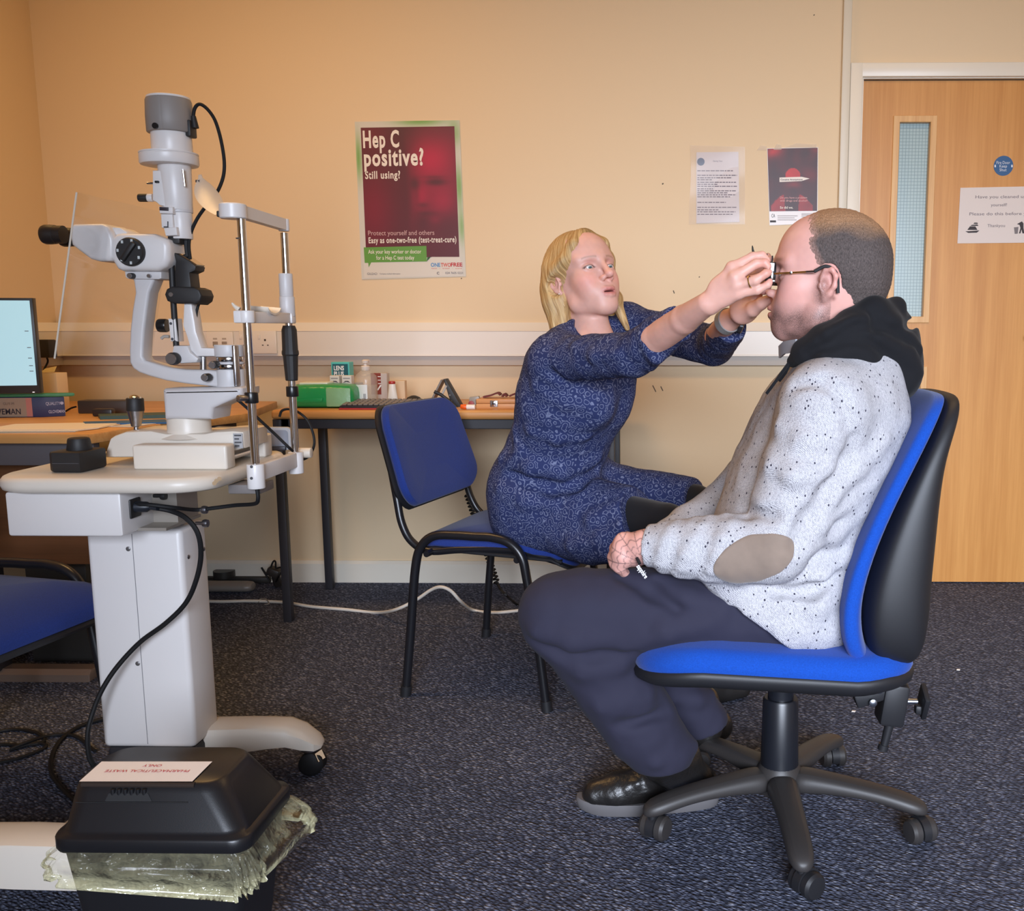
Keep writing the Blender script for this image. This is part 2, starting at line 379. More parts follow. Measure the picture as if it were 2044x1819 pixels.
# ---- sockets on the trunking
def plate(name, px0, px1, py0, py1, label, cat, kind):
    a, c = P(px0, py1, TY), P(px1, py0, TY)
    t = thing(name, ((a.x+c.x)/2, TY, a.z), label, cat); pm = mat('socket_white', (232, 226, 216), 0.35)
    bm = MB(); boxmm(bm, (a.x, TY-0.009, a.z), (c.x, TY+0.002, c.z), 0.003); obj('face_plate', bm, pm, t)
    cx, cz, w, h = (a.x+c.x)/2, (a.z+c.z)/2, c.x-a.x, c.z-a.z; dk = mat('socket_hole', (70, 60, 52), 0.7)
    if kind == 'double':
        for sgn, sx_ in ((-1, -0.30), (1, 0.20)):
            px_, = (cx+w*sx_,)
            bm = MB(); boxmm(bm, (px_-0.0035, TY-0.0098, cz+0.004), (px_+0.0035, TY-0.0088, cz+0.012)); boxmm(bm, (px_-0.013, TY-0.0098, cz-0.014), (px_-0.007, TY-0.0088, cz-0.010)); boxmm(bm, (px_+0.007, TY-0.0098, cz-0.014), (px_+0.013, TY-0.0088, cz-0.010)); obj('pin_hole', bm, dk, t, smooth=False)
            bm = MB(); boxmm(bm, (px_-0.028, TY-0.0125, cz+0.012), (px_-0.018, TY-0.0085, cz+0.030), 0.0015); obj('rocker_switch', bm, pm, t)
    else:
        for sgn in (-1, 1):
            bm = MB(); boxmm(bm, (cx+sgn*0.018-0.010, TY-0.0098, cz-0.012), (cx+sgn*0.018+0.010, TY-0.0088, cz+0.006), 0.001); obj('data_port', bm, mat('data_port_grey', (150, 138, 124), 0.6), t)
            bm = MB(); boxmm(bm, (cx+sgn*0.018-0.008, TY-0.0098, cz+0.014), (cx+sgn*0.018+0.008, TY-0.009, cz+0.020)); obj('port_label', bm, mat('port_label_grey', (176, 166, 150), 0.6), t, smooth=False)
    return t
plate('wall_socket', 481, 552, 660, 706, 'white double mains socket on the trunking behind the chin rest poles', 'socket', 'double')
plate('data_outlet', 416, 466, 662, 708, 'cream twin data outlet on the trunking left of the mains socket', 'socket', 'data')
# ================================================================== CHAIRS
def m_fabric(name, rgb):
    m = mat(name, rgb, 0.9, spec=0.15, sheen=0.12); nt, b = nodes(m)
    f = noise(nt, coords(nt, (1, 1, 1)), 420, 2); g = noise(nt, coords(nt), 6, 3)
    c = mixc(nt, f, tuple(q*0.82 for q in rgb), tuple(min(255, q*1.12) for q in rgb))
    nt.links.new(c, b.inputs['Base Color']); bumpn(nt, b, f, 0.25, 0.001); return m
blue_fab = m_fabric('blue_upholstery', (34, 54, 122))
royal_fab = m_fabric('royal_blue_upholstery', (18, 68, 158))
black_tube = mat('black_tube_paint', (24, 24, 28), 0.32, spec=0.5)
black_plastic = mat('black_plastic', (30, 30, 33), 0.5, spec=0.4, bump=(700, 0.1, 0.0006))
grey_black = mat('worn_black_nylon', (50, 47, 46), 0.48, spec=0.45, bump=(500, 0.12, 0.0006))
def pad(bm, w, h, t, r, fr, crown=0.012, n=7, curve=None):
    """cushion slab: rounded rectangle w x h (u,v), thickness t, built through fr(u,v,t)"""
    ol = rrect(w, h, r, n)
    rings = []
    for s, tt in ((0.97, 0), (1.0, t*0.25), (1.0, t*0.6), (0.975, t*0.9), (0.93, t), (0.7, t+crown*0.6), (0.35, t+crown)):
        rings.append([fr(x*s if s > 0.9 else x*s, y*s, tt) for x, y in ol])
    loft(bm, rings)
def stack_chair(name, M, label, group=None):
    base = M @ V((0, 0, 0)); t = thing(name, base, label, 'chair', group); mb = lambda: MB()
    hw = 0.262
    for s in (-1, 1):
        pts = [(-0.225, s*hw*1.03, 0), (-0.205, s*hw, 0.20), (-0.185, s*hw, 0.37), (-0.165, s*hw, 0.435), (-0.125, s*hw, 0.468), (-0.06, s*hw, 0.474), (0.0, s*hw, 0.474), (0.05, s*hw, 0.474), (0.10, s*hw, 0.462), (0.135, s*hw, 0.425), (0.15, s*hw, 0.36), (0.178, s*hw, 0.19), (0.205, s*hw*1.03, 0)]
        bm = MB(); n = 12
        sweep(bm, spline(pts, 6), 0.0125, 12); o = obj('leg_frame', bm, black_tube, t, M)
        for x in (-0.225, 0.205):
            bm = MB(); cyl(bm, (x, s*hw*1.03, 0), (x*0.985, s*hw*1.027, 0.03), 0.0155); obj('foot_cap', bm, black_plastic, o, M)
        pts = [(0.235, s*0.215, 0.405), (0.10, s*0.218, 0.432), (-0.06, s*0.222, 0.425), (-0.16, s*0.225, 0.415), (-0.215, s*0.225, 0.44), (-0.245, s*0.222, 0.49), (-0.262, s*0.215, 0.56), (-0.285, s*0.205, 0.66)]
        bm = MB(); sweep(bm, spline(pts, 6), 0.011, 12); obj('back_upright', bm, black_tube, t, M)
    for x, z in ((-0.15, 0.415), (0.12, 0.415)):
        bm = MB(); cyl(bm, (x, -hw, z), (x, hw, z), 0.009, n=12); obj('crossbar', bm, black_tube, t, M)
    bm = MB()
    def fs(u, v, tt): return V((u+0.03, v, 0.432+tt-(0.055*max(0, (u-0.10)/0.14)**2)-0.012*max(0, (-u-0.14)/0.08)))
    pad(bm, 0.47, 0.455, 0.032, 0.06, fs, 0.010); obj('seat', bm, blue_fab, t, M)
    bm = MB(); pad(bm, 0.475, 0.46, -0.016, 0.06, lambda u, v, tt: fs(u, v, tt+0.004), -0.002); obj('seat_pan', bm, black_plastic, t, M)
    ax = V((-0.30, 0, 0.954)).normalized(); nx = V((0.954, 0, 0.30)).normalized(); o = V((-0.302, 0, 0.668))
    def fb(u, v, tt):
        lo = 1-0.10*max(0, (v)/0.15); sag = -0.018*max(0, 1-(u/0.2)**2)*max(0, -v/0.13)
        return o+V((0, u*lo, 0))+ax*(v+sag)+nx*(tt-0.25*u*u*0+0.55*u*u)
    bm = MB(); pad(bm, 0.465, 0.295, 0.03, 0.065, fb, 0.008); obj('backrest', bm, blue_fab, t, M)
    bm = MB(); pad(bm, 0.475, 0.305, -0.02, 0.068, fb, -0.004); obj('back_shell', bm, black_plastic, t, M)
    return t
def chair_mat(a, b, c):
    """from rear-near, front-near and rear-far foot positions"""
    a, b, c = V(a), V(b), V(c); f = (b-a).normalized(); l = V((-f.y, f.x, 0)); o = (b+c)/2
    return Matrix.Translation(V((o.x, o.y, 0))) @ Matrix(((f.x, l.x, 0), (f.y, l.y, 0), (0, 0, 1))).to_4x4()
stack_chair('stacking_chair', chair_mat(PZ(820, 1390, 0), PZ(1087, 1420, 0), PZ(985, 1272, 0)), 'blue padded stacking chair with black tube legs that the woman sits on', 'blue stacking chairs')
a = math.radians(-10)
stack_chair('stacking_chair', Matrix.Translation((-1.565, 1.96, 0)) @ Matrix.Rotation(a, 4, 'Z'), 'blue stacking chair cut off at the frame edge, beside the instrument table column', 'blue stacking chairs')

# ------------------------------------------------------------------ the man's swivel chair
OC = V((0.254, 1.915, 0))
def office_chair():
    t = thing('swivel_chair', OC, 'royal blue swivel office chair on a black five star base, the man sits on it', 'chair')
    R0 = 0.285
    bm = MB(); lathe(bm, OC+V((0, 0, 0.062)), (0, 0, 1), [(0.030, 0), (0.047, 0.004), (0.047, 0.05), (0.040, 0.062), (0.0, 0.062)], 28); hub = obj('base_hub', bm, grey_black, t)
    for k in range(5):
        ang = math.radians(-90+72*k+1.5); d = V((math.cos(ang), math.sin(ang), 0)); s = V((-d.y, d.x, 0))
        rings = []
        for x, z0, z1, w in ((0.025, 0.062, 0.120, 0.036), (0.07, 0.072, 0.118, 0.033), (0.14, 0.076, 0.111, 0.029), (0.21, 0.072, 0.103, 0.027), (0.255, 0.062, 0.095, 0.027), (0.28, 0.056, 0.088, 0.025), (0.298, 0.055, 0.080, 0.018), (0.305, 0.058, 0.07, 0.006)):
            c = OC+d*x; rings.append([c+s*w+V((0, 0, z0)), c+s*w+V((0, 0, z0*0.4+z1*0.6)), c+s*w*0.72+V((0, 0, z1)), c-s*w*0.72+V((0, 0, z1)), c-s*w+V((0, 0, z0*0.4+z1*0.6)), c-s*w+V((0, 0, z0))])
        bm = MB(); loft(bm, rings); leg = obj('base_arm', bm, grey_black, t, ang=50)
        e = leg.modifiers.new('round', 'SUBSURF'); e.levels = 1; e.render_levels = 2
        c = OC+d*R0; sw = math.radians([35, -70, 100, 10, 60][k]); q = V((math.cos(sw), math.sin(sw), 0)); p = V((-q.y, q.x, 0)); off = q*0.012
        bm = MB(); cyl(bm, c+V((0, 0, 0.045)), c+V((0, 0, 0.07)), 0.008, n=12)
        sec = [(math.cos(math.radians(g))*0.029, math.sin(math.radians(g))*0.029) for g in range(-20, 201, 20)]
        prism(bm, sec+[(-0.022, -0.006), (0.022, -0.006)], c+off+V((0, 0, 0.0265))-p*0.009, q, (0, 0, 1), p*0.018)
        cs = obj('castor', bm, black_plastic, t)
        for sg in (-1, 1):
            bm = MB(); lathe(bm, c+off+V((0, 0, 0.0255))+p*(sg*0.010), p*sg, [(0.0255, 0), (0.0255, 0.012), (0.021, 0.018), (0.008, 0.019), (0, 0.019)], 28); obj('castor_wheel', bm, grey_black if k != 0 else black_plastic, cs)
    bm = MB(); lathe(bm, OC+V((0, 0, 0.105)), (0, 0, 1), [(0.042, 0), (0.040, 0.02), (0.037, 0.160), (0.034, 0.165), (0.027, 0.165), (0.027, 0.26)], 32); obj('gas_column', bm, mat('column_black', (22, 24, 30), 0.35), t)
    # seat: profile in X,Z (front is -X), swept across Y with rounded plan
    zf = lambda x: (0.422-0.05*x-0.034*max(0, (-x-0.15)/0.14)**1.6+0.006*math.sin((x+0.1)*9)-0.012*max(0, 1-((x-0.08)/0.12)**2))
    ol = rrect(0.545, 0.47, 0.13, 9)
    def ring(s, dz, shrink=0): return [OC+V((x*s-0.032, y*s, zf(x*s-0.0)+dz)) for x, y in ol]
    bm = MB(); loft(bm, [ring(0.985, -0.022), ring(1.0, -0.010), ring(0.995, 0.0), ring(0.96, 0.016), ring(0.88, 0.022), ring(0.6, 0.024), ring(0.25, 0.024)]); obj('seat_cushion', bm, royal_fab, t, ang=60)
    bm = MB(); loft(bm, [ring(0.25, -0.056), ring(0.75, -0.056), ring(0.95, -0.050), ring(1.0, -0.037), ring(1.008, -0.024), ring(0.985, -0.016), ring(0.9, -0.012)]); obj('seat_pan', bm, black_plastic, t, ang=60)
    # backrest: side profile traced in X,Z, rounded plan across Y
    cy = 1.915
    # centre line of the front face: (z, x_front, half width, thickness cushion, thickness shell)
    prof = [(0.388, 0.400, 0.130, 0.030, 0.050), (0.405, 0.378, 0.185, 0.040, 0.090), (0.44, 0.355, 0.225, 0.045, 0.118), (0.50, 0.345, 0.235, 0.045, 0.135), (0.56, 0.350, 0.235, 0.045, 0.130), (0.64, 0.375, 0.230, 0.043, 0.112), (0.72, 0.408, 0.222, 0.043, 0.082), (0.80, 0.448, 0.210, 0.042, 0.050), (0.86, 0.478, 0.190, 0.042, 0.040), (0.90, 0.506, 0.155, 0.034, 0.030), (0.915, 0.524, 0.100, 0.024, 0.020)]
    def brings(front, back):
        rings = []
        for z, x, hw, tc, ts in prof:
            r = []; n = 24
            for k in range(n):
                a = 2*PI*k/n; cx_ = math.cos(a); sy_ = math.sin(a)
                yy = hw*math.copysign(abs(sy_)**0.45, sy_)
                wrap = -0.022*(abs(yy)/0.235)**2.2          # sides come forward
                x0, x1 = front(x, tc, ts), back(x, tc, ts)
                xx = (x0+x1)/2+(x1-x0)/2*math.copysign(abs(cx_)**0.5, cx_)
                r.append(V((xx+wrap, cy+yy, z+0.02*(xx-x))))
            rings.append(r)
        return rings
    bm = MB(); loft(bm, brings(lambda x, c, s: x, lambda x, c, s: x+c)); o = obj('backrest_cushion', bm, royal_fab, t, ang=70); o.modifiers.new('round', 'SUBSURF').levels = 1
    bm = MB(); loft(bm, brings(lambda x, c, s: x+c*0.92, lambda x, c, s: x+c+s)); o = obj('backrest_shell', bm, black_plastic, t, ang=70); o.modifiers.new('round', 'SUBSURF').levels = 1
    # spine below: bellows, adjuster block, levers
    b0, b1 = V((0.512, cy, 0.415)), V((0.490, cy, 0.30))
    pr = []; n = 22; hh = (b1-b0).length
    for k in range(n+1): pr.append((0.024+(0.005 if k % 2 else 0), hh*k/n))
    bm = MB(); lathe(bm, b0, b1-b0, pr, 20); obj('bellows', bm, black_plastic, t, ang=20)
    bm = MB(); box(bm, (0.487, cy, 0.262), (0.052, 0.062, 0.092), Matrix.Rotation(0.13, 3, 'Y'), 0.008); blk = obj('adjuster_block', bm, black_plastic, t)
    bm = MB(); cyl(bm, (0.482, cy-0.01, 0.22), (0.470, cy-0.012, 0.165), 0.010, 0.008, 14); cyl(bm, (0.471, cy-0.012, 0.172), (0.468, cy-0.012, 0.160), 0.011, n=14); obj('adjuster_rod', bm, black_plastic, blk)
    st = mat('zinc', (170, 176, 186), 0.3, 1.0)
    bm = MB(); cyl(bm, (0.51, cy, 0.262), (0.54, cy, 0.262), 0.006, n=12); obj('adjuster_screw', bm, st, blk)
    bm = MB(); box(bm, (0.553, cy, 0.262), (0.013, 0.05, 0.062), Matrix.Rotation(0.5, 3, 'X'), 0.005); box(bm, (0.545, cy, 0.245), (0.02, 0.02, 0.02), None, 0.005); obj('adjuster_knob', bm, black_plastic, blk)
    bm = MB(); boxmm(bm, (0.27, cy-0.03, 0.300), (0.47, cy+0.03, 0.322), 0.004); box(bm, (0.44, cy, 0.28), (0.07, 0.05, 0.03), Matrix.Rotation(-0.35, 3, 'Y'), 0.004); obj('back_bracket', bm, black_plastic, t)
    bm = MB(); boxmm(bm, (0.17, cy-0.07, 0.328), (0.33, cy+0.07, 0.352), 0.006); obj('seat_mechanism', bm, black_plastic, t)
    for x, z in ((0.452, 0.300), (0.440, 0.272), (0.425, 0.312)):
        bm = MB(); lathe(bm, (x, cy-0.032, z), (0, -1, 0), [(0.008, 0), (0.008, 0.004), (0.004, 0.006), (0, 0.006)], 14); obj('bolt', bm, st, t)
    return t
office_chair()
# ================================================================== INSTRUMENT TABLE
ivory = mat('ivory_enamel', (220, 211, 198), 0.38, spec=0.5)
white_en = mat('white_enamel', (219, 215, 213), 0.36, spec=0.5)
grey_en = mat('light_grey_enamel', (202, 199, 199), 0.42, spec=0.5)
chrome = mat('chrome', (206, 206, 208), 0.14, 1.0)
steel = mat('satin_steel', (176, 176, 180), 0.32, 1.0)
blk = mat('black_gloss_plastic', (22, 22, 24), 0.3)
blk_m = mat('black_matt_plastic', (32, 31, 32), 0.55)
screw_m = mat('screw_steel', (150, 150, 156), 0.35, 1.0)
rubber = mat('black_rubber', (20, 20, 22), 0.6, spec=0.3)
def screw(p, n, r, parent, m=None):
    bm = MB(); lathe(bm, V(p)-V(n)*0.001, n, [(r, 0), (r, 0.0016), (r*0.7, 0.0026), (0, 0.0026)], 12); return obj('screw', bm, m or screw_m, parent)
TT = 0.745
TX0, TXR = PZ(0, 948, TT).x-0.012, PZ(505, 925, TT).x-0.004
TYN, TYF = PZ(300, 956, TT).y, 2.30
tb = thing('instrument_table', ((TX0+TXR)/2, 2.05, 0), 'cream wheeled instrument table with square pedestal, carrying the slit lamp', 'table')
ol = [(x+(TX0+TXR)/2, y+(TYN+TYF)/2) for x, y in rrect(TXR-TX0, TYF-TYN, 0.085, 10)]
def inset(k, z):
    cx_, cy_ = (TX0+TXR)/2, (TYN+TYF)/2
    return [V((cx_+(x-cx_)*(1-k/((TXR-TX0)/2)), cy_+(y-cy_)*(1-k/((TYF-TYN)/2)), z)) for x, y in ol]
bm = MB(); loft(bm, [inset(0.012, TT-0.032), inset(0.003, TT-0.028), inset(0.0, TT-0.018), inset(0.0012, TT-0.009), inset(0.005, TT-0.003), inset(0.011, TT)])
top = obj('table_top', bm, ivory, tb, ang=50)
# worn brown marks on the rounded front corner
wm_ = mat('worn_chip', (166, 138, 104), 0.7)
for px, py in ((432, 960), (438, 956), (428, 965)):
    q = P(px, py, TYN+0.028); bm = MB(); lathe(bm, q, (0.35, -1, 0), [(0.0045, 0), (0.003, 0.0003), (0, 0.0004)], 7); obj('worn_chip', bm, wm_, top)
# pedestal
YF_ = 1.985
xa, xb = P(206, 1500, YF_).x, P(391, 1500, YF_).x
yb = PX(441, 1495, xb).y; zc0, zc1 = 0.115, P(300, 1068, YF_).z+0.012
bm = MB(); boxmm(bm, (xa, YF_, zc0), (xb, yb, zc1), 0.012, 3); col_o = obj('pedestal', bm, white_en, tb, ang=40)
xs_ = P(281, 1300, YF_).x
bm = MB(); boxmm(bm, (xs_-0.0006, YF_-0.0006, zc0+0.01), (xs_+0.0006, YF_+0.001, zc1-0.01)); obj('panel_seam', bm, mat('panel_seam_grey', (120, 118, 122), 0.7), col_o, smooth=False)  # grey strip along the joint of the front panel
for px, py in ((256, 1096), (275, 1325)): screw(P(px, py, YF_), (0, -1, 0), 0.0052, col_o, mat('screw_grey', (120, 118, 118), 0.4, 0.6))
for px, py in ((376, 1112), (407, 1096), (404, 1508), (432, 1480)): screw(PX(px, py, xb), (1, 0, 0), 0.005, col_o)
# power unit under the top
yu = TYN+0.03
ua, ub = P(8, 985, yu), P(246, 1072, yu)
yub = PX(322, 1040, ub.x).y
bm = MB(); boxmm(bm, (ua.x, yu, ub.z), (ub.x, yub, TT-0.0325), 0.006, 2); pu = obj('power_unit', bm, white_en, tb)
inl = PX(268, 1012, ub.x)
bm = MB(); boxmm(bm, (ub.x-0.002, inl.y-0.02, inl.z-0.022), (ub.x+0.004, inl.y+0.02, inl.z+0.018), 0.003); obj('mains_inlet', bm, blk_m, pu)
bm = MB(); boxmm(bm, (ub.x-0.005, yub-0.09, ub.z+0.0), (xb+0.005, yub+0.06, ub.z+0.006)); boxmm(bm, (ub.x-0.005, yub-0.03, ub.z+0.005), (xb+0.0, yub+0.06, TT-0.032)); obj('mounting_bracket', bm, mat('bracket_metal', (168, 160, 150), 0.4, 0.5), tb, smooth=False)
q = P(346, 1040, 2.03)
bm = MB(); cyl(bm, (q.x, 2.03, zc1-0.004), (q.x, 2.03, TT-0.032), 0.021); obj('lift_column', bm, chrome, tb)
for px, py in ((318, 990), (400, 1018), (402, 1045)):
    q = P(px, py, 1.97); bm = MB(); cyl(bm, q-V((0.012, 0, 0)), q+V((0.006, 0, 0)), 0.004, n=10); lathe(bm, q+V((0.004, 0, 0)), (1, 0, 0), [(0.008, 0), (0.009, 0.004), (0.008, 0.01), (0, 0.01)], 14); obj('clamp_screw', bm, screw_m if px > 350 else blk_m, tb)
# base: spine and two cast feet on castors
bm = MB(); boxmm(bm, (xa+0.005, YF_+0.004, 0.06), (xb-0.004, yb+0.06, zc0+0.002), 0.012); obj('base_block', bm, mat('base_black', (38, 38, 42), 0.5), tb)
def foot(path, wid, name='foot'):
    """path: (point, z_low, z_high)"""
    rings = []; n = len(path)
    for i, (p, z0, z1) in enumerate(path):
        p = V((p[0], p[1], 0)); a = V((*path[max(i-1, 0)][0], 0)); b2 = V((*path[min(i+1, n-1)][0], 0)); d = (b2-a).normalized(); s = V((-d.y, d.x, 0)); w_ = wid[i]
        zs = z1-0.3*(z1-z0)
        rings.append([p+s*w_+V((0, 0, z0)), p+s*w_+V((0, 0, zs)), p+s*w_*0.82+V((0, 0, z1-0.004)), p+s*w_*0.5+V((0, 0, z1)), p-s*w_*0.5+V((0, 0, z1)), p-s*w_*0.82+V((0, 0, z1-0.004)), p-s*w_+V((0, 0, zs)), p-s*w_+V((0, 0, z0))])
    bm = MB(); loft(bm, rings); o = obj(name, bm, ivory, tb, ang=40); return o
ce = PZ(620, 1543, 0); cen = V(((xa+xb)/2, (YF_+yb)/2+0.03, 0))
d = (V((ce.x, ce.y, 0))-cen)
fx = [cen+d*k for k in (0.0, 0.30, 0.55, 0.72, 0.86, 0.97, 1.06, 1.10)]
foot([((q.x, q.y), a, b2) for q, a, b2 in zip(fx, (0.075, 0.075, 0.077, 0.082, 0.084, 0.074, 0.068, 0.068), (0.135, 0.135, 0.134, 0.133, 0.130, 0.115, 0.092, 0.078))], (0.05, 0.048, 0.046, 0.044, 0.042, 0.040, 0.034, 0.018))
f2 = PZ(40, 1705, 0.09)
bm = MB(); boxmm(bm, (cen.x+0.0, f2.y, 0.07), (cen.x+0.085, YF_+0.05, 0.112), 0.012); obj('spine', bm, ivory, tb)
fx = [V((x, f2.y, 0)) for x in (-0.86, -0.90, -1.0, -1.15, -1.3, -1.42, -1.46)]
foot([((q.x, q.y), a, b2) for q, a, b2 in zip(fx, (0.06, 0.05, 0.048, 0.052, 0.06, 0.065, 0.07), (0.09, 0.115, 0.13, 0.134, 0.132, 0.115, 0.09))], (0.03, 0.045, 0.048, 0.05, 0.05, 0.045, 0.03))
for p, r_ in ((V((ce.x, ce.y, 0)), 0), (V((-1.38, f2.y, 0)), 1)):
    bm = MB(); cyl(bm, p+V((0, 0, 0.058)), p+V((0, 0, 0.074)), 0.020, n=20); sweep(bm, [p+V((0, -0.0, 0.06)), p+V((0.02, -0.005, 0.052)), p+V((0.028, -0.008, 0.035))], 0.013, sec=[(-1, -0.35), (1, -0.35), (1, 0.35), (-1, 0.35)]); cs = obj('castor', bm, chrome, tb)
    for sg in (-1, 1):
        bm = MB(); lathe(bm, p+V((0.006, sg*0.006, 0.028)), (0.15, sg, 0), [(0.028, 0), (0.028, 0.012), (0.020, 0.017), (0.0, 0.017)], 24); obj('castor_wheel', bm, rubber, cs)

# ================================================================== SLIT LAMP
YC = 2.07
sl = thing('slit_lamp', (P(345, 860, YC).x, YC, TT), 'cream slit lamp microscope with grey lamp housing standing on the instrument table', 'slit lamp')
def Q(px, py, dy=0.0): return P(px, py, YC+dy)
def pxprism(pts, y0, y1, bev=0.004, seg=2, bm=None):
    """outline in the X-Z plane at depth y0, extruded back to y1"""
    bm = bm or MB(); pp = [P(a, b, y0) for a, b in pts]; prism(bm, [(p.x, p.z) for p in pp], (0, y0, 0), (1, 0, 0), (0, 0, 1), (0, y1-y0, 0), bev, seg); return bm
# rail covers
q0, q1 = PZ(266, 938, TT), PZ(455, 938, TT); zt = P(360, 889, q0.y).z
rows = (q0.y, 2*YC-q0.y-0.05)
for y in rows:
    bm = MB(); boxmm(bm, (q0.x, y, TT), (q1.x, y+0.042, zt), 0.005, 3); obj('rail_cover', bm, ivory, sl)
for x in (q0.x+0.02, q1.x-0.02):
    bm = MB(); cyl(bm, (x, q0.y+0.03, TT+0.018), (x, rows[1]+0.01, TT+0.018), 0.006, n=10); obj('axle', bm, chrome, sl)
# sliding base
yb0 = q0.y+0.075; yb1 = yb0+0.13
bm = pxprism([(206, 914), (219, 876), (228, 870), (250, 862), (300, 860), (330, 866), (408, 866), (428, 862), (465, 860), (486, 862), (487, 895), (456, 905), (450, 912)], yb0, yb1, 0.006)
base = obj('sliding_base', bm, ivory, sl, ang=30)
q = P(476, 880, yb0)
bm = MB(); boxmm(bm, (q.x-0.0105, yb0-0.0012, q.z-0.016), (q.x+0.0095, yb0+0.001, q.z+0.016)); lab = obj('rating_label', bm, mat('label_silver', (168, 168, 170), 0.4), base, smooth=False)
gm_ = mat('print_dark_grey', (70, 70, 74), 0.7)
for k in range(4): 
    bm = MB(); boxmm(bm, (q.x-0.008, yb0-0.0016, q.z+0.010-k*0.0075), (q.x+(0.002 if k % 2 else 0.007), yb0-0.0011, q.z+0.013-k*0.0075)); obj('label_print', bm, gm_, base, smooth=False)
q = P(385, 866, yb0+0.02); bm = MB(); cyl(bm, q-V((0, 0, 0.004)), q+V((0, 0, 0.014)), 0.0062, n=14, bev=0.0015); obj('locking_knob', bm, blk, base)
# joystick
q = P(272, 858, yb0+0.055); s_ = 0.00108
bm = MB(); lathe(bm, q+V((0, 0, -0.004)), (0.03, 0, 1), [(0.005, 0), (0.005, 0.010), (0.010, 0.012), (0.0115, 0.020), (0.0175, 0.046)], 28); js = obj('joystick', bm, steel, base)
bm = MB(); lathe(bm, q+V((0.0012, 0, 0.042)), (0.03, 0, 1), [(0.0178, 0), (0.0182, 0.003), (0.0178, 0.026), (0.0165, 0.028), (0, 0.028)], 28); obj('joystick_grip', bm, blk_m, js)
bm = MB(); lathe(bm, q+V((0.0022, 0, 0.069)), (0.03, 0, 1), [(0.013, 0), (0.012, 0.004), (0.007, 0.0075), (0, 0.009)], 24); obj('joystick_button', bm, chrome, js)
# neck and turret
cx_ = P(378, 850, YC).x; z0, z1 = P(378, 872, YC).z, P(378, 832, YC).z
bm = MB(); lathe(bm, (cx_, YC, z0), (0, 0, 1), [(0.062, 0), (0.056, 0.004), (0.047, 0.010), (0.0445, 0.018), (0.0445, z1-z0)], 36); obj('neck', bm, ivory, base)
bm = pxprism([(323, 780), (326, 776), (478, 773), (482, 776), (482, 790), (424, 815), (421, 838), (327, 838)], YC-0.05, YC+0.05, 0.010, 3); tur = obj('turret_body', bm, grey_en, sl, ang=40)
# bearing post
px_ = P(459, 730, YC).x
for a, b2, m_, r_ in ((774, 737, grey_en, 0.030), (737, 727, chrome, 0.027), (727, 722, grey_en, 0.030), (722, 712, chrome, 0.027), (712, 688, grey_en, 0.030)):
    bm = MB(); cyl(bm, (px_, YC, P(459, a, YC).z), (px_, YC, P(459, b2, YC).z), r_, n=32, bev=0.0015); obj('bearing', bm, m_, tur)
bm = MB(); boxmm(bm, (px_+0.021, YC-0.034, P(480, 770, YC).z), (px_+0.0275, YC-0.012, P(480, 689, YC).z), 0.002); obj('bearing_strip', bm, steel, tur)
# microscope arm (C shape)
out = [(455, 773), (432, 773), (369, 766), (330, 760), (297, 751), (277, 744), (265, 736), (258, 724), (257, 700), (259, 657), (263, 620), (269, 584), (266, 562), (258, 548), (312, 548), (306, 562), (297, 584), (292, 620), (287, 660), (285, 690), (284, 712), (289, 720), (316, 728), (340, 734), (369, 738), (432, 739), (455, 738)]
bm = pxprism(out, YC-0.022, YC+0.022, 0.006, 3); arm = obj('microscope_arm', bm, grey_en, sl, ang=40)
def knob(px, py, y, r, parent, ln=0.02, m_=None, cap=True, d=(0, -1, 0), name='knob'):
    p = P(px, py, y); d = V(d)
    bm = MB(); lathe(bm, p, d, [(r*0.94, 0), (r, ln*0.12), (r, ln*0.85), (r*0.93, ln), (0, ln)], 24); o = obj(name, bm, m_ or blk_m, parent)
    if cap:
        bm = MB(); lathe(bm, p+d*(ln-0.0005), d, [(r*0.86, 0), (r*0.86, 0.0022), (r*0.78, 0.0034), (0, 0.0034)], 24); obj('knob_cap', bm, steel, o)
    return o
knob(417, 753, YC-0.030, 0.0085, arm, 0.02)
knob(432, 728, YC-0.034, 0.0085, tur, 0.02)
# microscope head
bm = pxprism([(248, 540), (322, 542), (322, 556), (316, 558), (256, 557), (250, 554)], YC-0.028, YC+0.028, 0.003); mnt = obj('microscope_mount', bm, grey_en, arm)
knob(266, 551, YC-0.029, 0.006, mnt, 0.014)
knob(299, 551, YC-0.029, 0.004, mnt, 0.006, steel, False)
bm = pxprism([(219, 500), (221, 478), (228, 467), (238, 465), (304, 466), (318, 472), (332, 478), (337, 490), (337, 518), (330, 532), (314, 541), (242, 541), (232, 537), (222, 520)], YC-0.045, YC+0.045, 0.012, 3); mh = obj('magnification_housing', bm, white_en, arm, ang=40)
p = P(263, 503, YC-0.045)
bm = MB(); lathe(bm, p+V((0, 0.002, 0)), (0, -1, 0), [(0.0295, 0), (0.0295, 0.010), (0.0275, 0.013), (0, 0.013)], 40); kd = obj('magnification_knob', bm, blk_m, mh)
bm = MB(); box(bm, p+V((0, -0.0145, 0)), (0.011, 0.009, 0.046), Matrix.Rotation(math.radians(38), 3, 'Y'), 0.003); obj('knob_grip', bm, blk_m, kd)
for k in range(7):
    a = math.radians(20+k*51.4); c_ = p+V((math.cos(a)*0.0235, -0.0113, math.sin(a)*0.0235))
    bm = MB(); box(bm, c_, (0.0045, 0.001, 0.006), Matrix.Rotation(0, 3, 'Y')); obj('knob_number', bm, mat('print_pale', (190, 196, 196), 0.6), kd, smooth=False)
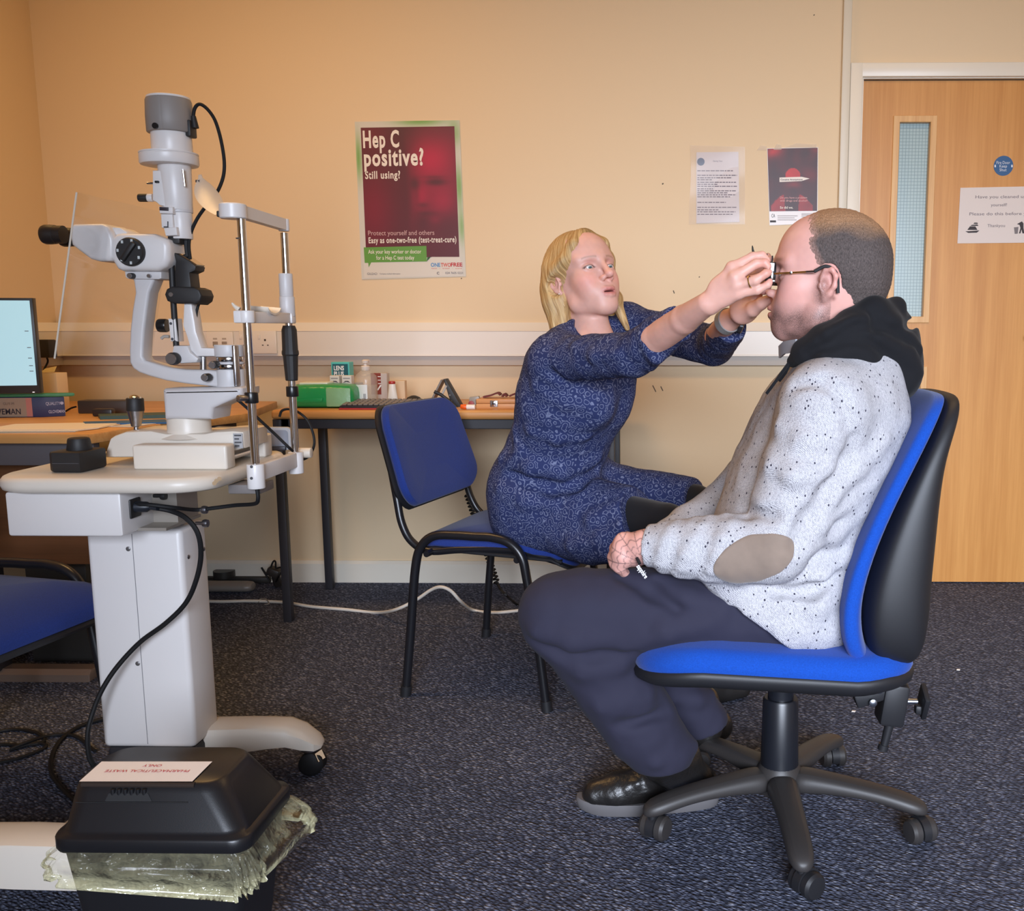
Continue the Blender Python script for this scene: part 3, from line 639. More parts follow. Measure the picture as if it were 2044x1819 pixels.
ob = P(338, 503, YC); bm = MB(); lathe(bm, ob+V((-0.012, 0, 0)), (1, 0, 0), [(0.026, 0), (0.026, 0.014), (0.024, 0.016), (0.022, 0.014)], 32); ol_ = obj('objective_ring', bm, grey_en, mh)
bm = MB(); lathe(bm, ob+V((-0.003, 0, 0)), (1, 0, 0), [(0.0225, 0), (0.018, 0.004), (0.0, 0.0058)], 32); obj('objective_lens', bm, mat('lens_reflection_brown', (96, 52, 34), 0.08, spec=0.8), ol_)  # orange-brown reflection painted as the lens colour
bm = pxprism([(140, 450), (146, 447), (202, 446), (214, 452), (222, 466), (226, 480), (226, 512), (220, 521), (198, 522), (179, 517), (160, 503), (142, 489), (138, 470)], YC-0.048, YC+0.048, 0.008, 3); eh = obj('eyepiece_housing', bm, white_en, mh, ang=40)
bm = pxprism([(210, 452), (238, 454), (252, 462), (256, 470), (214, 470)], YC-0.03, YC+0.03, 0.004); obj('prism_cover', bm, white_en, eh)
for sg in (-1, 1):
    yy = YC+sg*0.030; p = P(141, 471, YC); p.y = yy
    bm = MB(); lathe(bm, p, (-1, 0, 0), [(0.0185, -0.004), (0.0185, 0.012), (0.0195, 0.013), (0.0205, 0.024), (0.0205, 0.034), (0.0185, 0.039), (0.015, 0.0395), (0.013, 0.032), (0, 0.032)], 32); obj('eyepiece', bm, mat('eyepiece_black', (34, 28, 26), 0.45), eh)
# breath shield: clear acrylic plate across the eyepieces
yA = YC-0.175; yB = YC+0.19
ta, tb_ = P(152, 384, yA), P(108, 716, yA)
ac = bpy.data.materials.new('clear_acrylic'); ac.use_nodes = True; nt = ac.node_tree; nt.nodes.clear()
o_ = nt.nodes.new('ShaderNodeOutputMaterial'); tr = nt.nodes.new('ShaderNodeBsdfTransparent'); gs = nt.nodes.new('ShaderNodeBsdfGlossy'); gs.inputs['Roughness'].default_value = 0.05
tr.inputs[0].default_value = (0.97, 0.975, 0.98, 1); mx = nt.nodes.new('ShaderNodeMixShader'); mx.inputs[0].default_value = 0.045
nt.links.new(tr.outputs[0], mx.inputs[1]); nt.links.new(gs.outputs[0], mx.inputs[2]); nt.links.new(mx.outputs[0], o_.inputs[0])
edge_m = mat('acrylic_edge', (222, 214, 200), 0.3, alpha=0.75)
bm = MB(); th = 0.003
prism(bm, [(0, 0), (1, 0), (1, 1), (0, 1)], tb_, V((0, yB-yA, 0)), ta-tb_, (th, 0, 0)); bs = obj('breath_shield', bm, ac, sl, smooth=False)
bm = MB(); sweep(bm, [tb_+V((th/2, -0.0008, 0)), ta+V((th/2, -0.0008, 0))], 1, sec=[(-0.0017, -0.0006), (0.0017, -0.0006), (0.0017, 0.0006), (-0.0017, 0.0006)]); obj('shield_edge', bm, edge_m, bs, smooth=False)
# ---- illumination tower
ax0, ax1 = Q(357, 475), Q(336, 195); axd = (ax1-ax0).normalized()
def tw(py):                            # centre of the tower axis at picture height py
    t = (py-475)/(195-475); return ax0+(ax1-ax0)*t
def seg(a, b2, ra, rb, m_, name, parent, off=0.0, n=36, bev=0.0015):
    bm = MB(); A, B = tw(a)+V((off, 0, 0)), tw(b2)+V((off, 0, 0)); cyl(bm, A, B, ra, rb, n, bev); return obj(name, bm, m_, parent)
tower = seg(420, 328, 0.030, 0.033, white_en, 'lamp_tower', sl, 0.002)
seg(478, 418, 0.022, 0.024, white_en, 'tower_lower_tube', tower, 0.007)
seg(425, 417, 0.0265, 0.0265, grey_en, 'tower_ring', tower, 0.006)
A, B = tw(330), tw(306)
bm = MB(); lathe(bm, A-V((0.008, 0, 0)), B-A, [(0.048, 0), (0.056, 0.001), (0.058, 0.004), (0.058, 0.020), (0.0565, 0.022), (0.058, 0.0232), (0.058, 0.0255), (0.050, 0.027)], 44); obj('aperture_dial', bm, white_en, tower)
seg(308, 262, 0.0405, 0.0395, white_en, 'lamp_neck', tower, 0.0)
# ribbed grey lamp cap
A, B = tw(266), tw(196); hh = (B-A).length; R = frame_from(B-A); bm = MB(); rings = []
for r_, h_ in ((0.0445, 0), (0.0465, 0.002), (0.0468, hh*0.45), (0.0452, hh*0.9), (0.0435, hh-0.003)):
    ring = []
    for k in range(96):
        a = 2*PI*k/96; d_ = R @ V((math.cos(a), math.sin(a), 0)); rib = (0.0011 if k % 2 else 0) if d_.x < 0.1 and d_.y < 0.35 else 0.0006
        ring.append(A+d_*(r_-rib)+(B-A).normalized()*h_)
    rings.append(ring)
loft(bm, rings); cap = obj('lamp_housing', bm, mat('lamp_cap_grey', (138, 132, 128), 0.5), tower, ang=50)
bm = MB(); lathe(bm, B-axd*0.003, axd, [(0.0432, 0), (0.0425, 0.004), (0.040, 0.005), (0.0, 0.005)], 40); obj('lamp_lid', bm, white_en, cap)
knob(312, 252, YC-0.043, 0.0062, cap, 0.007, blk, False)
q = P(381, 258, YC); bm = MB(); box(bm, q, (0.012, 0.03, 0.034), None, 0.003); obj('cable_socket', bm, blk_m, cap)
# knobs and fittings on the tower
knob(306, 395, YC-0.01, 0.0085, tower, 0.012, white_en, False, (-1, 0, 0), 'filter_lever')
knob(296, 395, YC-0.01, 0.0085, tower, 0.020, blk_m, False, (-1, 0, 0), 'filter_knob')
bm = pxprism([(304, 340), (330, 340), (330, 412), (318, 410), (312, 404), (304, 400)], YC-0.028, YC+0.01, 0.003); obj('filter_block', bm, white_en, tower)
bm = MB(); q = P(303, 366, YC-0.02); cyl(bm, q+V((0.004, 0, 0)), q-V((0.010, 0, 0)), 0.0022, n=10); obj('lever', bm, steel, tower)
bm = MB(); q = P(313, 363, YC-0.031); boxmm(bm, q-V((0.004, 0.002, 0.0022)), q+V((0.004, 0.004, 0.0022)), 0.001); obj('slider', bm, blk_m, tower)
bm = pxprism([(316, 412), (345, 413), (345, 427), (318, 426)], YC-0.036, YC-0.005, 0.003); sb_ = obj('scale_block', bm, white_en, tower)
bm = pxprism([(318, 413), (336, 414), (336, 421), (318, 420)], YC-0.0375, YC-0.035, 0.0005); obj('scale_window', bm, mat('scale_window', (52, 44, 50), 0.4), sb_)
bm = pxprism([(320, 427), (344, 427), (346, 455), (322, 455)], YC-0.030, YC+0.02, 0.003); obj('slit_block', bm, white_en, tower)
bm = pxprism([(326, 455), (352, 453), (354, 470), (330, 471)], YC-0.032, YC+0.015, 0.003); obj('slit_block', bm, white_en, tower)
for a_, b_ in (((327, 453), (336, 453)), ((335, 453), (335, 442))):
    bm = MB(); sweep(bm, [P(*a_, YC-0.0308), P(*b_, YC-0.0308)], 0.0012, 6); obj('engraved_line', bm, gm_, tower)
bm = MB(); sweep(bm, [P(365, 338, YC-0.028), P(369, 372, YC-0.026)], 0.0022, 8); obj('retaining_rod', bm, steel, tower)
# black support of the tower
bm = MB(); boxmm(bm, P(335, 486, YC-0.02)-V((0, 0, 0)), P(376, 474, YC+0.02), 0.002); bk = obj('tower_bracket', bm, blk_m, sl)
bm = MB(); sweep(bm, [P(340, 478, YC-0.012), P(346, 600, YC-0.012), P(352, 692, YC-0.012)], 0.0062, 12); obj('support_rod', bm, blk_m, bk)
bm = MB(); sweep(bm, [P(339, 489, YC-0.014), P(341, 508, YC-0.014)], 0.0085, 14); obj('rod_collar', bm, steel, bk)
bm = MB(); sweep(bm, [P(371, 478, YC+0.006), P(377, 530, YC+0.006), P(392, 588, YC+0.006)], 0.0052, 10); obj('support_rod', bm, blk_m, bk)
bm = pxprism([(346, 504), (352, 506), (376, 520), (391, 532), (389, 540), (378, 545), (381, 572), (390, 585), (350, 585), (348, 545), (350, 522)], YC-0.022, YC+0.022, 0.003); mb_ = obj('mirror_mount', bm, blk_m, bk)
bm = MB(); prism(bm, [(0, 0), (1, 0), (1, 1), (0, 1)], P(358, 509, YC-0.018), P(391, 531, YC-0.018)-P(358, 509, YC-0.018), (0, 0.036, 0), (0.002, 0, 0.003)); obj('mirror', bm, mat('mirror_silver', (210, 206, 200), 0.06, 1.0), mb_, smooth=False)
bm = pxprism([(328, 588), (332, 577), (342, 572), (385, 573), (397, 578), (402, 590), (399, 601), (390, 608), (380, 606), (345, 606), (333, 601)], YC-0.03, YC+0.03, 0.004, 3); jt = obj('tilt_joint', bm, blk_m, bk)
knob(342, 588, YC-0.030, 0.0048, jt, 0.003, steel, False, name='pivot_screw')
bm = pxprism([(366, 606), (382, 602), (384, 618), (388, 640), (391, 662), (402, 694), (432, 695), (436, 712), (392, 712), (380, 700), (372, 672), (364, 650)], YC-0.016, YC+0.02, 0.005); la = obj('lamp_arm', bm, white_en, sl, ang=40)
bm = MB(); sweep(bm, spline([P(398, 604, YC), P(392, 625, YC), P(391, 660, YC)], 5), 0.003, 8); obj('lamp_wire', bm, rubber, la)
bm = pxprism([(346, 690), (374, 690), (380, 704), (396, 716), (392, 724), (360, 726), (344, 716), (343, 702)], YC-0.024, YC+0.02, 0.004); lb = obj('arm_pivot', bm, grey_en, la)
knob(350, 716, YC-0.026, 0.0135, lb, 0.018)
bm = pxprism([(335, 636), (350, 636), (354, 682), (340, 682)], YC-0.018, YC+0.014, 0.003); db = obj('dial_bracket', bm, white_en, la)
for px, py in ((341, 646), (344, 677)): screw(P(px, py, YC-0.018), (0, -1, 0), 0.003, db, gm_)
knob(334, 650, YC, 0.0145, db, 0.019, blk, False, (-1, 0, 0), 'dial_knob')
bm = MB(); sweep(bm, spline([P(338, 672, YC), P(328, 672, YC), P(322, 676, YC)], 4), 0.0035, 8); obj('hook', bm, mat('hook_grey', (168, 160, 152), 0.5), db)
bm = MB(); cyl(bm, P(406, 712, YC), P(406, 740, YC), 0.007, n=14); obj('arm_post', bm, steel, la)
# lamp cable
bm = MB(); c_ = spline([Q(390, 256), Q(386, 236), Q(389, 216), Q(399, 208), Q(414, 218), Q(429, 240), Q(440, 275), Q(447, 315), Q(447, 345), Q(440, 370), Q(428, 392, 0.0), Q(408, 416), Q(393, 438), Q(381, 465), Q(377, 490), Q(380, 520)], 6); sweep(bm, c_, 0.0036, 10)
cb = obj('lamp_cable', bm, rubber, sl)
bm = MB(); cyl(bm, Q(390, 256), Q(386, 232), 0.0075, 0.005, 14); obj('cable_plug', bm, blk_m, cb)

# ================================================================== CHIN REST
YN, YFAR = 1.945, 2.165
cr_ = thing('chin_rest', (P(508, 940, YN).x, (YN+YFAR)/2, TT), 'patient chin rest with two chrome poles clamped to the instrument table edge', 'chin rest')
def pole(px0, py0, px1, py1, y, r, m_, name='pole', parent=None, bev=0.0):
    bm = MB(); a, b2 = P(px0, py0, y), P(px1, py1, y); x = (a.x+b2.x)/2; cyl(bm, (x, y, a.z), (x, y, b2.z), r, n=28, bev=bev); return obj(name, bm, m_, parent or cr_), x
pn, XN = pole(480, 436, 511, 930, YN, 0.0085, chrome)
pf_, XF = pole(566, 465, 591, 905, YFAR, 0.0085, chrome)
for py in (475,): pole(480, py, 480, py+2, YN, 0.0088, gm_, 'pole_joint', pn)
# brackets and rail
def vblock(x, y, py0, py1, r, name, m_=white_en, px=500): 
    bm = MB(); cyl(bm, (x, y, P(px, py1, y).z), (x, y, P(px, py0, y).z), r, n=28, bev=0.002); return obj(name, bm, m_, cr_)
b1_ = vblock(XN, YN, 926, 975, 0.0175, 'pole_bracket'); vblock(XF, YFAR, 902, 945, 0.0165, 'pole_bracket', px=592)
za, zb = P(505, 930, YN).z, P(505, 962, YN).z
bm = MB(); boxmm(bm, (XN-0.008, YN, zb), (XN+0.008, YFAR, za), 0.002); obj('rail', bm, white_en, cr_)
for py in (932, 955): screw(P(502, py, YN-0.0178), (0.1, -1, 0), 0.003, b1_, gm_)
bm = MB(); boxmm(bm, (XN-0.07, YN+0.02, TT-0.054), (XN, YN+0.09, TT-0.034), 0.003); obj('clamp_plate', bm, mat('clamp_grey', (120, 114, 112), 0.5), cr_)
bm = MB(); cyl(bm, (XF+0.0, YFAR+0.02, TT+0.005), (XF+0.03, YFAR+0.02, TT+0.005), 0.012, n=20, bev=0.002); obj('clamp_knob', bm, mat('knob_beige', (206, 194, 178), 0.5), cr_)
# head band carrier
zt0, zt1 = P(480, 437, YN).z, P(480, 407, YN).z
a_ = P(462, 420, YN)
bm = MB(); lathe(bm, (P(465, 420, YN).x, YN, zt0), (0, 0, 1), [(0.024, 0), (0.026, 0.002), (0.026, zt1-zt0-0.002), (0.024, zt1-zt0)], 36); hb = obj('headband_carrier', bm, white_en, cr_)
bm = MB(); A, B = V((P(478, 420, YN).x, YN, (zt0+zt1)/2)), V((XF, YFAR, P(566, 449, YFAR).z)); sweep(bm, [A, B], 1, sec=[(-0.009, -0.012), (0.009, -0.012), (0.009, 0.012), (-0.009, 0.012)], up=(0, 0, 1)); cyl(bm, B-V((0, 0, 0.014)), B+V((0, 0, 0.013)), 0.012, n=24, bev=0.002); obj('top_bar', bm, white_en, hb, ang=40)
# translucent forehead strap
stp = mat('strap_plastic', (214, 200, 184), 0.3, alpha=0.72)
rings = []
for k in range(13):
    t = k/12; c_ = P(441-40*math.sin(t*1.45)-2, 427-78*t, YN+0.02+0.06*math.sin(t*1.5)); w_ = 0.004+0.020*math.sin(min(1, t*1.08+0.05)*PI)**0.7 if t < 1 else 0.003
    d_ = V((0.55, -0.2, -0.35)).normalized(); s_ = V((0.55, 0.55, 0.25)).normalized(); nrm = V((0.0, -0.0015, 0))
    rings.append([c_+s_*w_-nrm, c_-s_*w_-nrm, c_-s_*w_+nrm, c_+s_*w_+nrm])
bm = MB(); loft(bm, rings); obj('forehead_strap', bm, stp, hb, ang=80)
bm = MB(); q = P(395, 362, YN+0.075); cyl(bm, q-V((0.004, 0, 0)), q+V((0.004, 0, 0)), 0.003, n=10); obj('strap_stud', bm, screw_m, hb)
bm = MB(); q = P(439, 428, YN+0.005); box(bm, q, (0.006, 0.02, 0.012), None, 0.002); obj('strap_clip', bm, blk_m, hb)
# chin cup carrier
zc_a, zc_b = P(490, 645, YN).z, P(490, 620, YN).z
bm = MB(); cyl(bm, (XN, YN, zc_a), (XN, YN, zc_b), 0.0155, n=28, bev=0.002); boxmm(bm, (XN-0.022, YN-0.014, zc_a), (XN, YN+0.014, zc_b), 0.003); cc = obj('chin_carrier', bm, white_en, cr_)
bm = MB(); boxmm(bm, (XN-0.009, YN, zc_a), (XN+0.009, YFAR, zc_b-0.002), 0.002); boxmm(bm, (XF-0.013, YFAR-0.013, zc_a), (XF+0.013, YFAR+0.013, zc_b-0.002), 0.003); obj('chin_bar', bm, white_en, cc)
bm = MB(); q = V((XN-0.004, (YN+YFAR)/2, zc_b-0.006))
rings = []
for k in range(9):
    a = -1.1+2.2*k/8; y = q.y+math.sin(a)*0.038; z = q.z+0.024-math.cos(a)*0.022
    rings.append([V((q.x-0.026, y, z+0.004)), V((q.x+0.018, y, z)), V((q.x+0.018, y, z-0.004)), V((q.x-0.026, y, z-0.001))])
loft(bm, rings); obj('chin_cup', bm, ivory, cc, ang=60)
bm = MB(); sweep(bm, spline([P(478, 618, YN), P(470, 613, YN), P(463, 605, YN)], 4), [0.005, 0.005, 0.0048, 0.0045, 0.004, 0.0035, 0.003, 0.0025, 0.002], 8); obj('chin_lip', bm, ivory, cc)
pole(575, 632, 572, 592, YFAR, 0.0165, grey_en, 'sleeve', pf_, 0.002)
pole(573, 593, 569, 546, YFAR, 0.0150, grey_en, 'sleeve', pf_, 0.002)
a, b2 = P(580, 760, YFAR), P(576, 650, YFAR)
bm = MB(); h_ = b2.z-a.z; prf = []
lathe(bm, (XF, YFAR, a.z), (0, 0, 1), [(0.0125, 0), (0.0135, 0.002), (0.0165, h_*0.45), (0.0185, h_*0.48), (0.0185, h_*0.53), (0.0172, h_*0.56), (0.0165, h_*0.92), (0.013, h_)], 14); obj('height_handle', bm, blk_m, cr_, ang=20)
for x, y, py0, py1, px in ((XN, YN, 783, 805, 500), (XF, YFAR, 771, 792, 583)):
    bm = MB(); z0_, z1_ = P(px, py1, y).z, P(px, py0, y).z; cyl(bm, (x, y, z0_), (x, y, z1_), 0.0135, n=24, bev=0.002); cl = obj('stop_collar', bm, blk, cr_)
    if y == YN:
        bm = MB(); cyl(bm, (x-0.004, y-0.012, (z0_+z1_)/2), (x-0.015, y-0.030, (z0_+z1_)/2+0.001), 0.0065, n=16, bev=0.001); obj('collar_screw', bm, steel, cl)

# ---- loose things on the table and its cables
def cable(name, pts, r, m_, label, cat='cable', group=None, sm=7, n=9, parent=None):
    bm = MB(); tube(bm, pts, r, n, sm)
    if parent: return obj(name, bm, m_, parent)
    return tag(obj(name, bm, m_), label, cat, group)
q = PZ(94, 944, TT); q2 = PZ(182, 940, TT); hz = P(120, 903, q.y).z
gb = thing('charger_dock', ((q.x+q2.x)/2, q.y+0.04, TT), 'small black charging dock with a rounded plug, on the left end of the instrument table', 'charger')
bm = MB(); prism(bm, [(q.x, q.y+0.012), (q.x+0.012, q.y), (q2.x-0.004, q.y-0.002), (q2.x, q.y+0.008), (q2.x, q.y+0.085), (q.x, q.y+0.085)], (0, 0, TT), (1, 0, 0), (0, 1, 0), (0, 0, hz-TT), 0.005, 2); obj('dock_body', bm, blk_m, gb)
bm = MB(); boxmm(bm, (q.x+0.013, q.y-0.0026, TT+0.019), (q2.x-0.006, q.y+0.002, TT+0.0200)); obj('seam_line', bm, mat('seam_grey', (80, 80, 84), 0.5), gb, smooth=False)
bm = MB(); cyl(bm, ((q.x+q2.x)/2+0.006, q.y+0.045, hz-0.004), ((q.x+q2.x)/2+0.006, q.y+0.045, hz+0.025), 0.024, 0.021, 24, 0.004); obj('plug_dome', bm, blk_m, gb)
ty = 2.27
a, b2 = P(426, 900, ty), P(580, 853, ty)
tr_ = thing('accessory_tray', ((a.x+b2.x)/2, ty, TT), 'grey rounded accessory tray standing behind the chin rest poles', 'tray')
bm = MB(); zz = (b2.z+TT)/2; pl = rrect(b2.x-a.x, b2.z-TT, 0.012)
prism(bm, pl, ((a.x+b2.x)/2, ty, zz), (1, 0, 0), (0, 0, 1), (0, 0.012, 0), 0.002); obj('tray_body', bm, mat('tray_grey', (176, 178, 182), 0.45), tr_)
bm = MB(); prism(bm, rrect(b2.x-a.x-0.014, b2.z-TT-0.014, 0.008), ((a.x+b2.x)/2, ty-0.0006, zz), (1, 0, 0), (0, 0, 1), (0, 0.001, 0)); obj('tray_recess', bm, mat('tray_blue_grey', (142, 150, 164), 0.5), tr_)
bm = MB(); boxmm(bm, (a.x+0.005, ty-0.010, TT), (b2.x-0.012, ty-0.0006, TT+0.010), 0.002); obj('tray_clip', bm, mat('clip_navy', (40, 44, 56), 0.4), tr_)
cable('slit_lamp_lead', [P(470, 795, YC), P(490, 812, YC), P(518, 838, YC), P(548, 866, YC), P(575, 892, YC), P(584, 900, YC+0.02)], 0.0032, rubber, '', parent=tur)
yl = YFAR+0.05
cable('loop_lead', [P(558, 832, yl), P(563, 820, yl), P(578, 817, yl), P(597, 824, yl), P(614, 840, yl), P(625, 866, yl), P(627, 888, yl), P(619, 908, yl), P(606, 917, yl-0.02), P(598, 913, YFAR+0.018)], 0.003, rubber, '', parent=cr_)
cable('bracket_lead', [P(513, 974, YN), P(515, 996, YN), P(508, 1006, YN+0.01), P(470, 1009, YN+0.03), P(430, 1014, YN+0.03), P(390, 1018, YN+0.02), P(350, 1014, YN-0.03), P(300, 1008, YN-0.05), (ub.x+0.004, inl.y-0.004, inl.z+0.006)], 0.0042, rubber, '', parent=tb)
yk = 1.93
pc = cable('mains_cable', [(ub.x+0.03, inl.y, inl.z), P(340, 1020, yk-0.01), P(372, 1035, yk-0.02), P(395, 1065, yk-0.02), P(401, 1110, yk-0.01), P(391, 1160, yk), P(370, 1205, yk+0.01), P(330, 1245, yk+0.01), P(280, 1282, yk+0.01), P(235, 1330, yk), P(205, 1375, yk-0.01), P(186, 1420, yk-0.02), P(175, 1465, yk-0.03), P(178, 1510, yk-0.03), P(192, 1540, yk-0.02), PZ(205, 1600, 0.008), PZ(190, 1625, 0.006), PZ(140, 1590, 0.006), PZ(102, 1540, 0.006), PZ(112, 1490, 0.006), PZ(150, 1455, 0.006), PZ(205, 1436, 0.006), PZ(240, 1432, 0.006)], 0.0052, rubber, 'thick black mains cable hanging in front of the pedestal down to the floor')
bm = MB(); sweep(bm, [V((ub.x+0.002, inl.y, inl.z)), V((ub.x+0.026, inl.y, inl.z)), V((ub.x+0.034, inl.y, inl.z)), V((ub.x+0.05, inl.y-0.003, inl.z-0.002))], [0.012, 0.011, 0.006, 0.0055], 12); obj('cable_plug', bm, mat('plug_black', (28, 32, 40), 0.4), pc)
cable('floor_cable', [PZ(-30, 1500, 0.005), PZ(0, 1487, 0.005), PZ(50, 1488, 0.005), PZ(88, 1480, 0.005), PZ(70, 1462, 0.005), PZ(20, 1457, 0.005), PZ(-40, 1470, 0.005)], 0.0042, rubber, 'black cable curled on the carpet at the lower left, upper loop', 'cable', None)
cable('floor_cable', [PZ(-40, 1530, 0.006), PZ(30, 1516, 0.006), PZ(80, 1498, 0.006), PZ(92, 1488, 0.006), PZ(70, 1484, 0.006), PZ(20, 1497, 0.006), PZ(60, 1480, 0.013), PZ(105, 1468, 0.006), PZ(150, 1470, 0.006), PZ(190, 1500, 0.006)], 0.0042, rubber, 'black cable winding over the carpet from the lower left to the pedestal', 'cable', None)
# ================================================================== REAR TABLE
beech = m_wood('beech_top', (186, 128, 70), (216, 162, 102), 0, 0.4)
frame_b = mat('frame_black_grey', (44, 42, 46), 0.5)
tf = PZ(577, 1240, 0); tyf, tyb = tf.y-0.045, WALL-0.06
ZT = P(620, 819, tyf).z
rx0, rx1 = P(540, 825, tyf).x, P(1252, 825, tyf).x
rt = thing('work_table', ((rx0+rx1)/2, (tyf+tyb)/2, 0), 'long beech topped table with black steel frame along the back wall', 'table')
bm = MB(); boxmm(bm, (rx0, tyf, ZT-0.032), (rx1, tyb, ZT), 0.010, 3); obj('table_top', bm, beech, rt)
bm = MB(); fx0, fx1 = rx0+0.028, rx1-0.03
for a, b2 in (((fx0, tyf+0.02, ZT-0.066), (fx1, tyf+0.045, ZT-0.0325)), ((fx0, tyb-0.05, ZT-0.066), (fx1, tyb-0.025, ZT-0.0325)), ((fx0, tyf+0.02, ZT-0.066), (fx0+0.025, tyb-0.025, ZT-0.0325)), ((fx1-0.025, tyf+0.02, ZT-0.066), (fx1, tyb-0.025, ZT-0.0325))): boxmm(bm, a, b2, 0.002, 1)
obj('frame_rail', bm, frame_b, rt)
lx = tf.x
for x in (lx, fx1-0.03):
    for y in (tf.y, tyb-0.045):
        bm = MB(); boxmm(bm, (x-0.015, y-0.015, 0), (x+0.015, y+0.015, ZT-0.034), 0.003, 2); obj('leg', bm, frame_b, rt)

def panel(pts, y0, y1, m_, name, parent, bev=0.003):
    return obj(name, pxprism(pts, y0, y1, bev), m_, parent)
def on(px, Y): return V((P(px, 800, Y).x, Y, ZT))
# wipes pack
yw = tyf+0.07; a, b2 = on(572, yw), on(704, yw)
zt_ = P(640, 768, yw).z
wp = thing('wipes_pack', ((a.x+b2.x)/2, yw+0.06, ZT), 'green soft pack of wipes on the left end of the work table', 'wipes')
gr = mat('wipes_green', (28, 150, 82), 0.28, spec=0.6, bump=(38, 0.5, 0.006)); grp = mat('wipes_pale_green', (128, 176, 132), 0.35, bump=(30, 0.4, 0.006))
rings = []
for x, hh, dd in ((0.0, 0.35, 0.55), (0.02, 0.75, 0.85), (0.08, 0.97, 1.0), (0.25, 1.0, 1.0), (0.5, 1.02, 1.0), (0.75, 1.0, 1.0), (0.93, 0.95, 1.0), (0.985, 0.78, 0.88), (1.0, 0.5, 0.7)):
    c_ = V((a.x+(b2.x-a.x)*x, yw+0.065, ZT+(zt_-ZT)*0.5)); hz_ = (zt_-ZT)*0.5; ring = []
    for k in range(28):
        t = 2*PI*k/28; cy_, cz_ = math.cos(t), math.sin(t)
        ring.append(V((c_.x, c_.y+0.065*dd*math.copysign(abs(cy_)**0.45, cy_), max(ZT, c_.z-(1-hh)*hz_*0.6+hz_*hh*math.copysign(abs(cz_)**0.5, cz_)))))
    rings.append(ring)
bm = MB(); loft(bm, rings); wb = obj('wrapper', bm, gr, wp, ang=70)
bm = MB(); p0 = P(650, 775, yw-0.002); p1 = P(700, 812, yw-0.002)
prism(bm, rrect(p1.x-p0.x, p0.z-p1.z, 0.004), ((p0.x+p1.x)/2, yw-0.0016, (p0.z+p1.z)/2), (1, 0, 0), (0, 0, 1), (0, 0.003, 0), 0.001); obj('pale_panel', bm, grp, wb)
bm = MB(); p0 = on(606, yw+0.065); boxmm(bm, (p0.x, yw+0.03, zt_-0.003), (p0.x+0.10, yw+0.10, zt_+0.006), 0.003); obj('lid_flap', bm, mat('flap_white', (222, 226, 212), 0.35), wp)
bm = MB(); q = P(592, 800, yw-0.004)
prism(bm, [(-0.03, 0), (0.092, 0.010), (0.088, -0.004), (0.03, -0.008), (0.0, -0.004)], q, (1, 0, 0), (0, 0, 1), (0, 0.006, 0), 0.001); obj('sealed_fin', bm, gr, wb)
# boxes at the back
def carton(name, px0, px1, py, Y, dep, m_, label, cat='box', rot=0):
    a, b2 = on(px0, Y), on(px1, Y); z = P((px0+px1)/2, py, Y).z
    t = thing(name, ((a.x+b2.x)/2, Y+dep/2, ZT), label, cat)
    bm = MB(); boxmm(bm, (a.x, Y, ZT), (b2.x, Y+dep, z), 0.0015, 1); obj('carton', bm, m_, t); return t, a.x, b2.x, z
yb_ = tyf+0.32
t, x0, x1, z = carton('lens_solution_box', 664, 700, 723, yb_, 0.05, mat('teal', (88, 196, 190), 0.4), 'teal lens solution carton standing tallest at the back of the work table')
bm = MB(); boxmm(bm, (x0+0.005, yb_-0.0008, z-0.075), (x1-0.005, yb_, z-0.007)); lb_ = obj('dark_label', bm, mat('petrol', (22, 88, 100), 0.4), t, smooth=False)
wt = mat('print_white', (236, 240, 240), 0.5)
text('print_text', 'LENS', (x0+0.0095, yb_-0.0008, z-0.030), (1, 0, 0), (0, 0, 1), 0.023, wt, t, 0.76, 0.03)
text('print_text', 'PLUS', (x0+0.0095, yb_-0.0008, z-0.051), (1, 0, 0), (0, 0, 1), 0.023, wt, t, 0.76, 0.03)
ys_ = yb_-0.07
for k, (p0, p1, py) in enumerate(((660, 679, 750), (684, 703, 750))):
    t, x0, x1, z = carton('lash_box', p0, p1, py, ys_, 0.035, mat('carton_white', (222, 218, 212), 0.5), 'small white carton with an eye picture, ' + ('directly behind the wipes pack' if k == 0 else 'beside the sanitiser bottle'))
    bm = MB(); mx_ = (x0+x1)/2; prism(bm, [(-0.014, 0), (-0.004, 0.007), (0.006, 0.007), (0.014, 0.0), (0.008, 0.001), (0, 0.003), (-0.008, 0.001)], (mx_, ys_-0.0006, z-0.026), (1, 0, 0), (0, 0, 1), (0, 0.0006, 0)); obj('eye_print', bm, mat('print_charcoal', (80, 78, 80), 0.6), t, smooth=False)
    bm = MB(); boxmm(bm, (x0+0.005, ys_-0.0006, z-0.012), (x1-0.005, ys_, z-0.008)); obj('print_line', bm, mat('print_grey', (150, 148, 148), 0.6), t, smooth=False)
t, x0, x1, z = carton('grey_carton', 704, 718, 765, yb_-0.03, 0.05, mat('carton_grey', (128, 128, 124), 0.5), 'dark grey carton half hidden between wipes pack and sanitiser bottle')
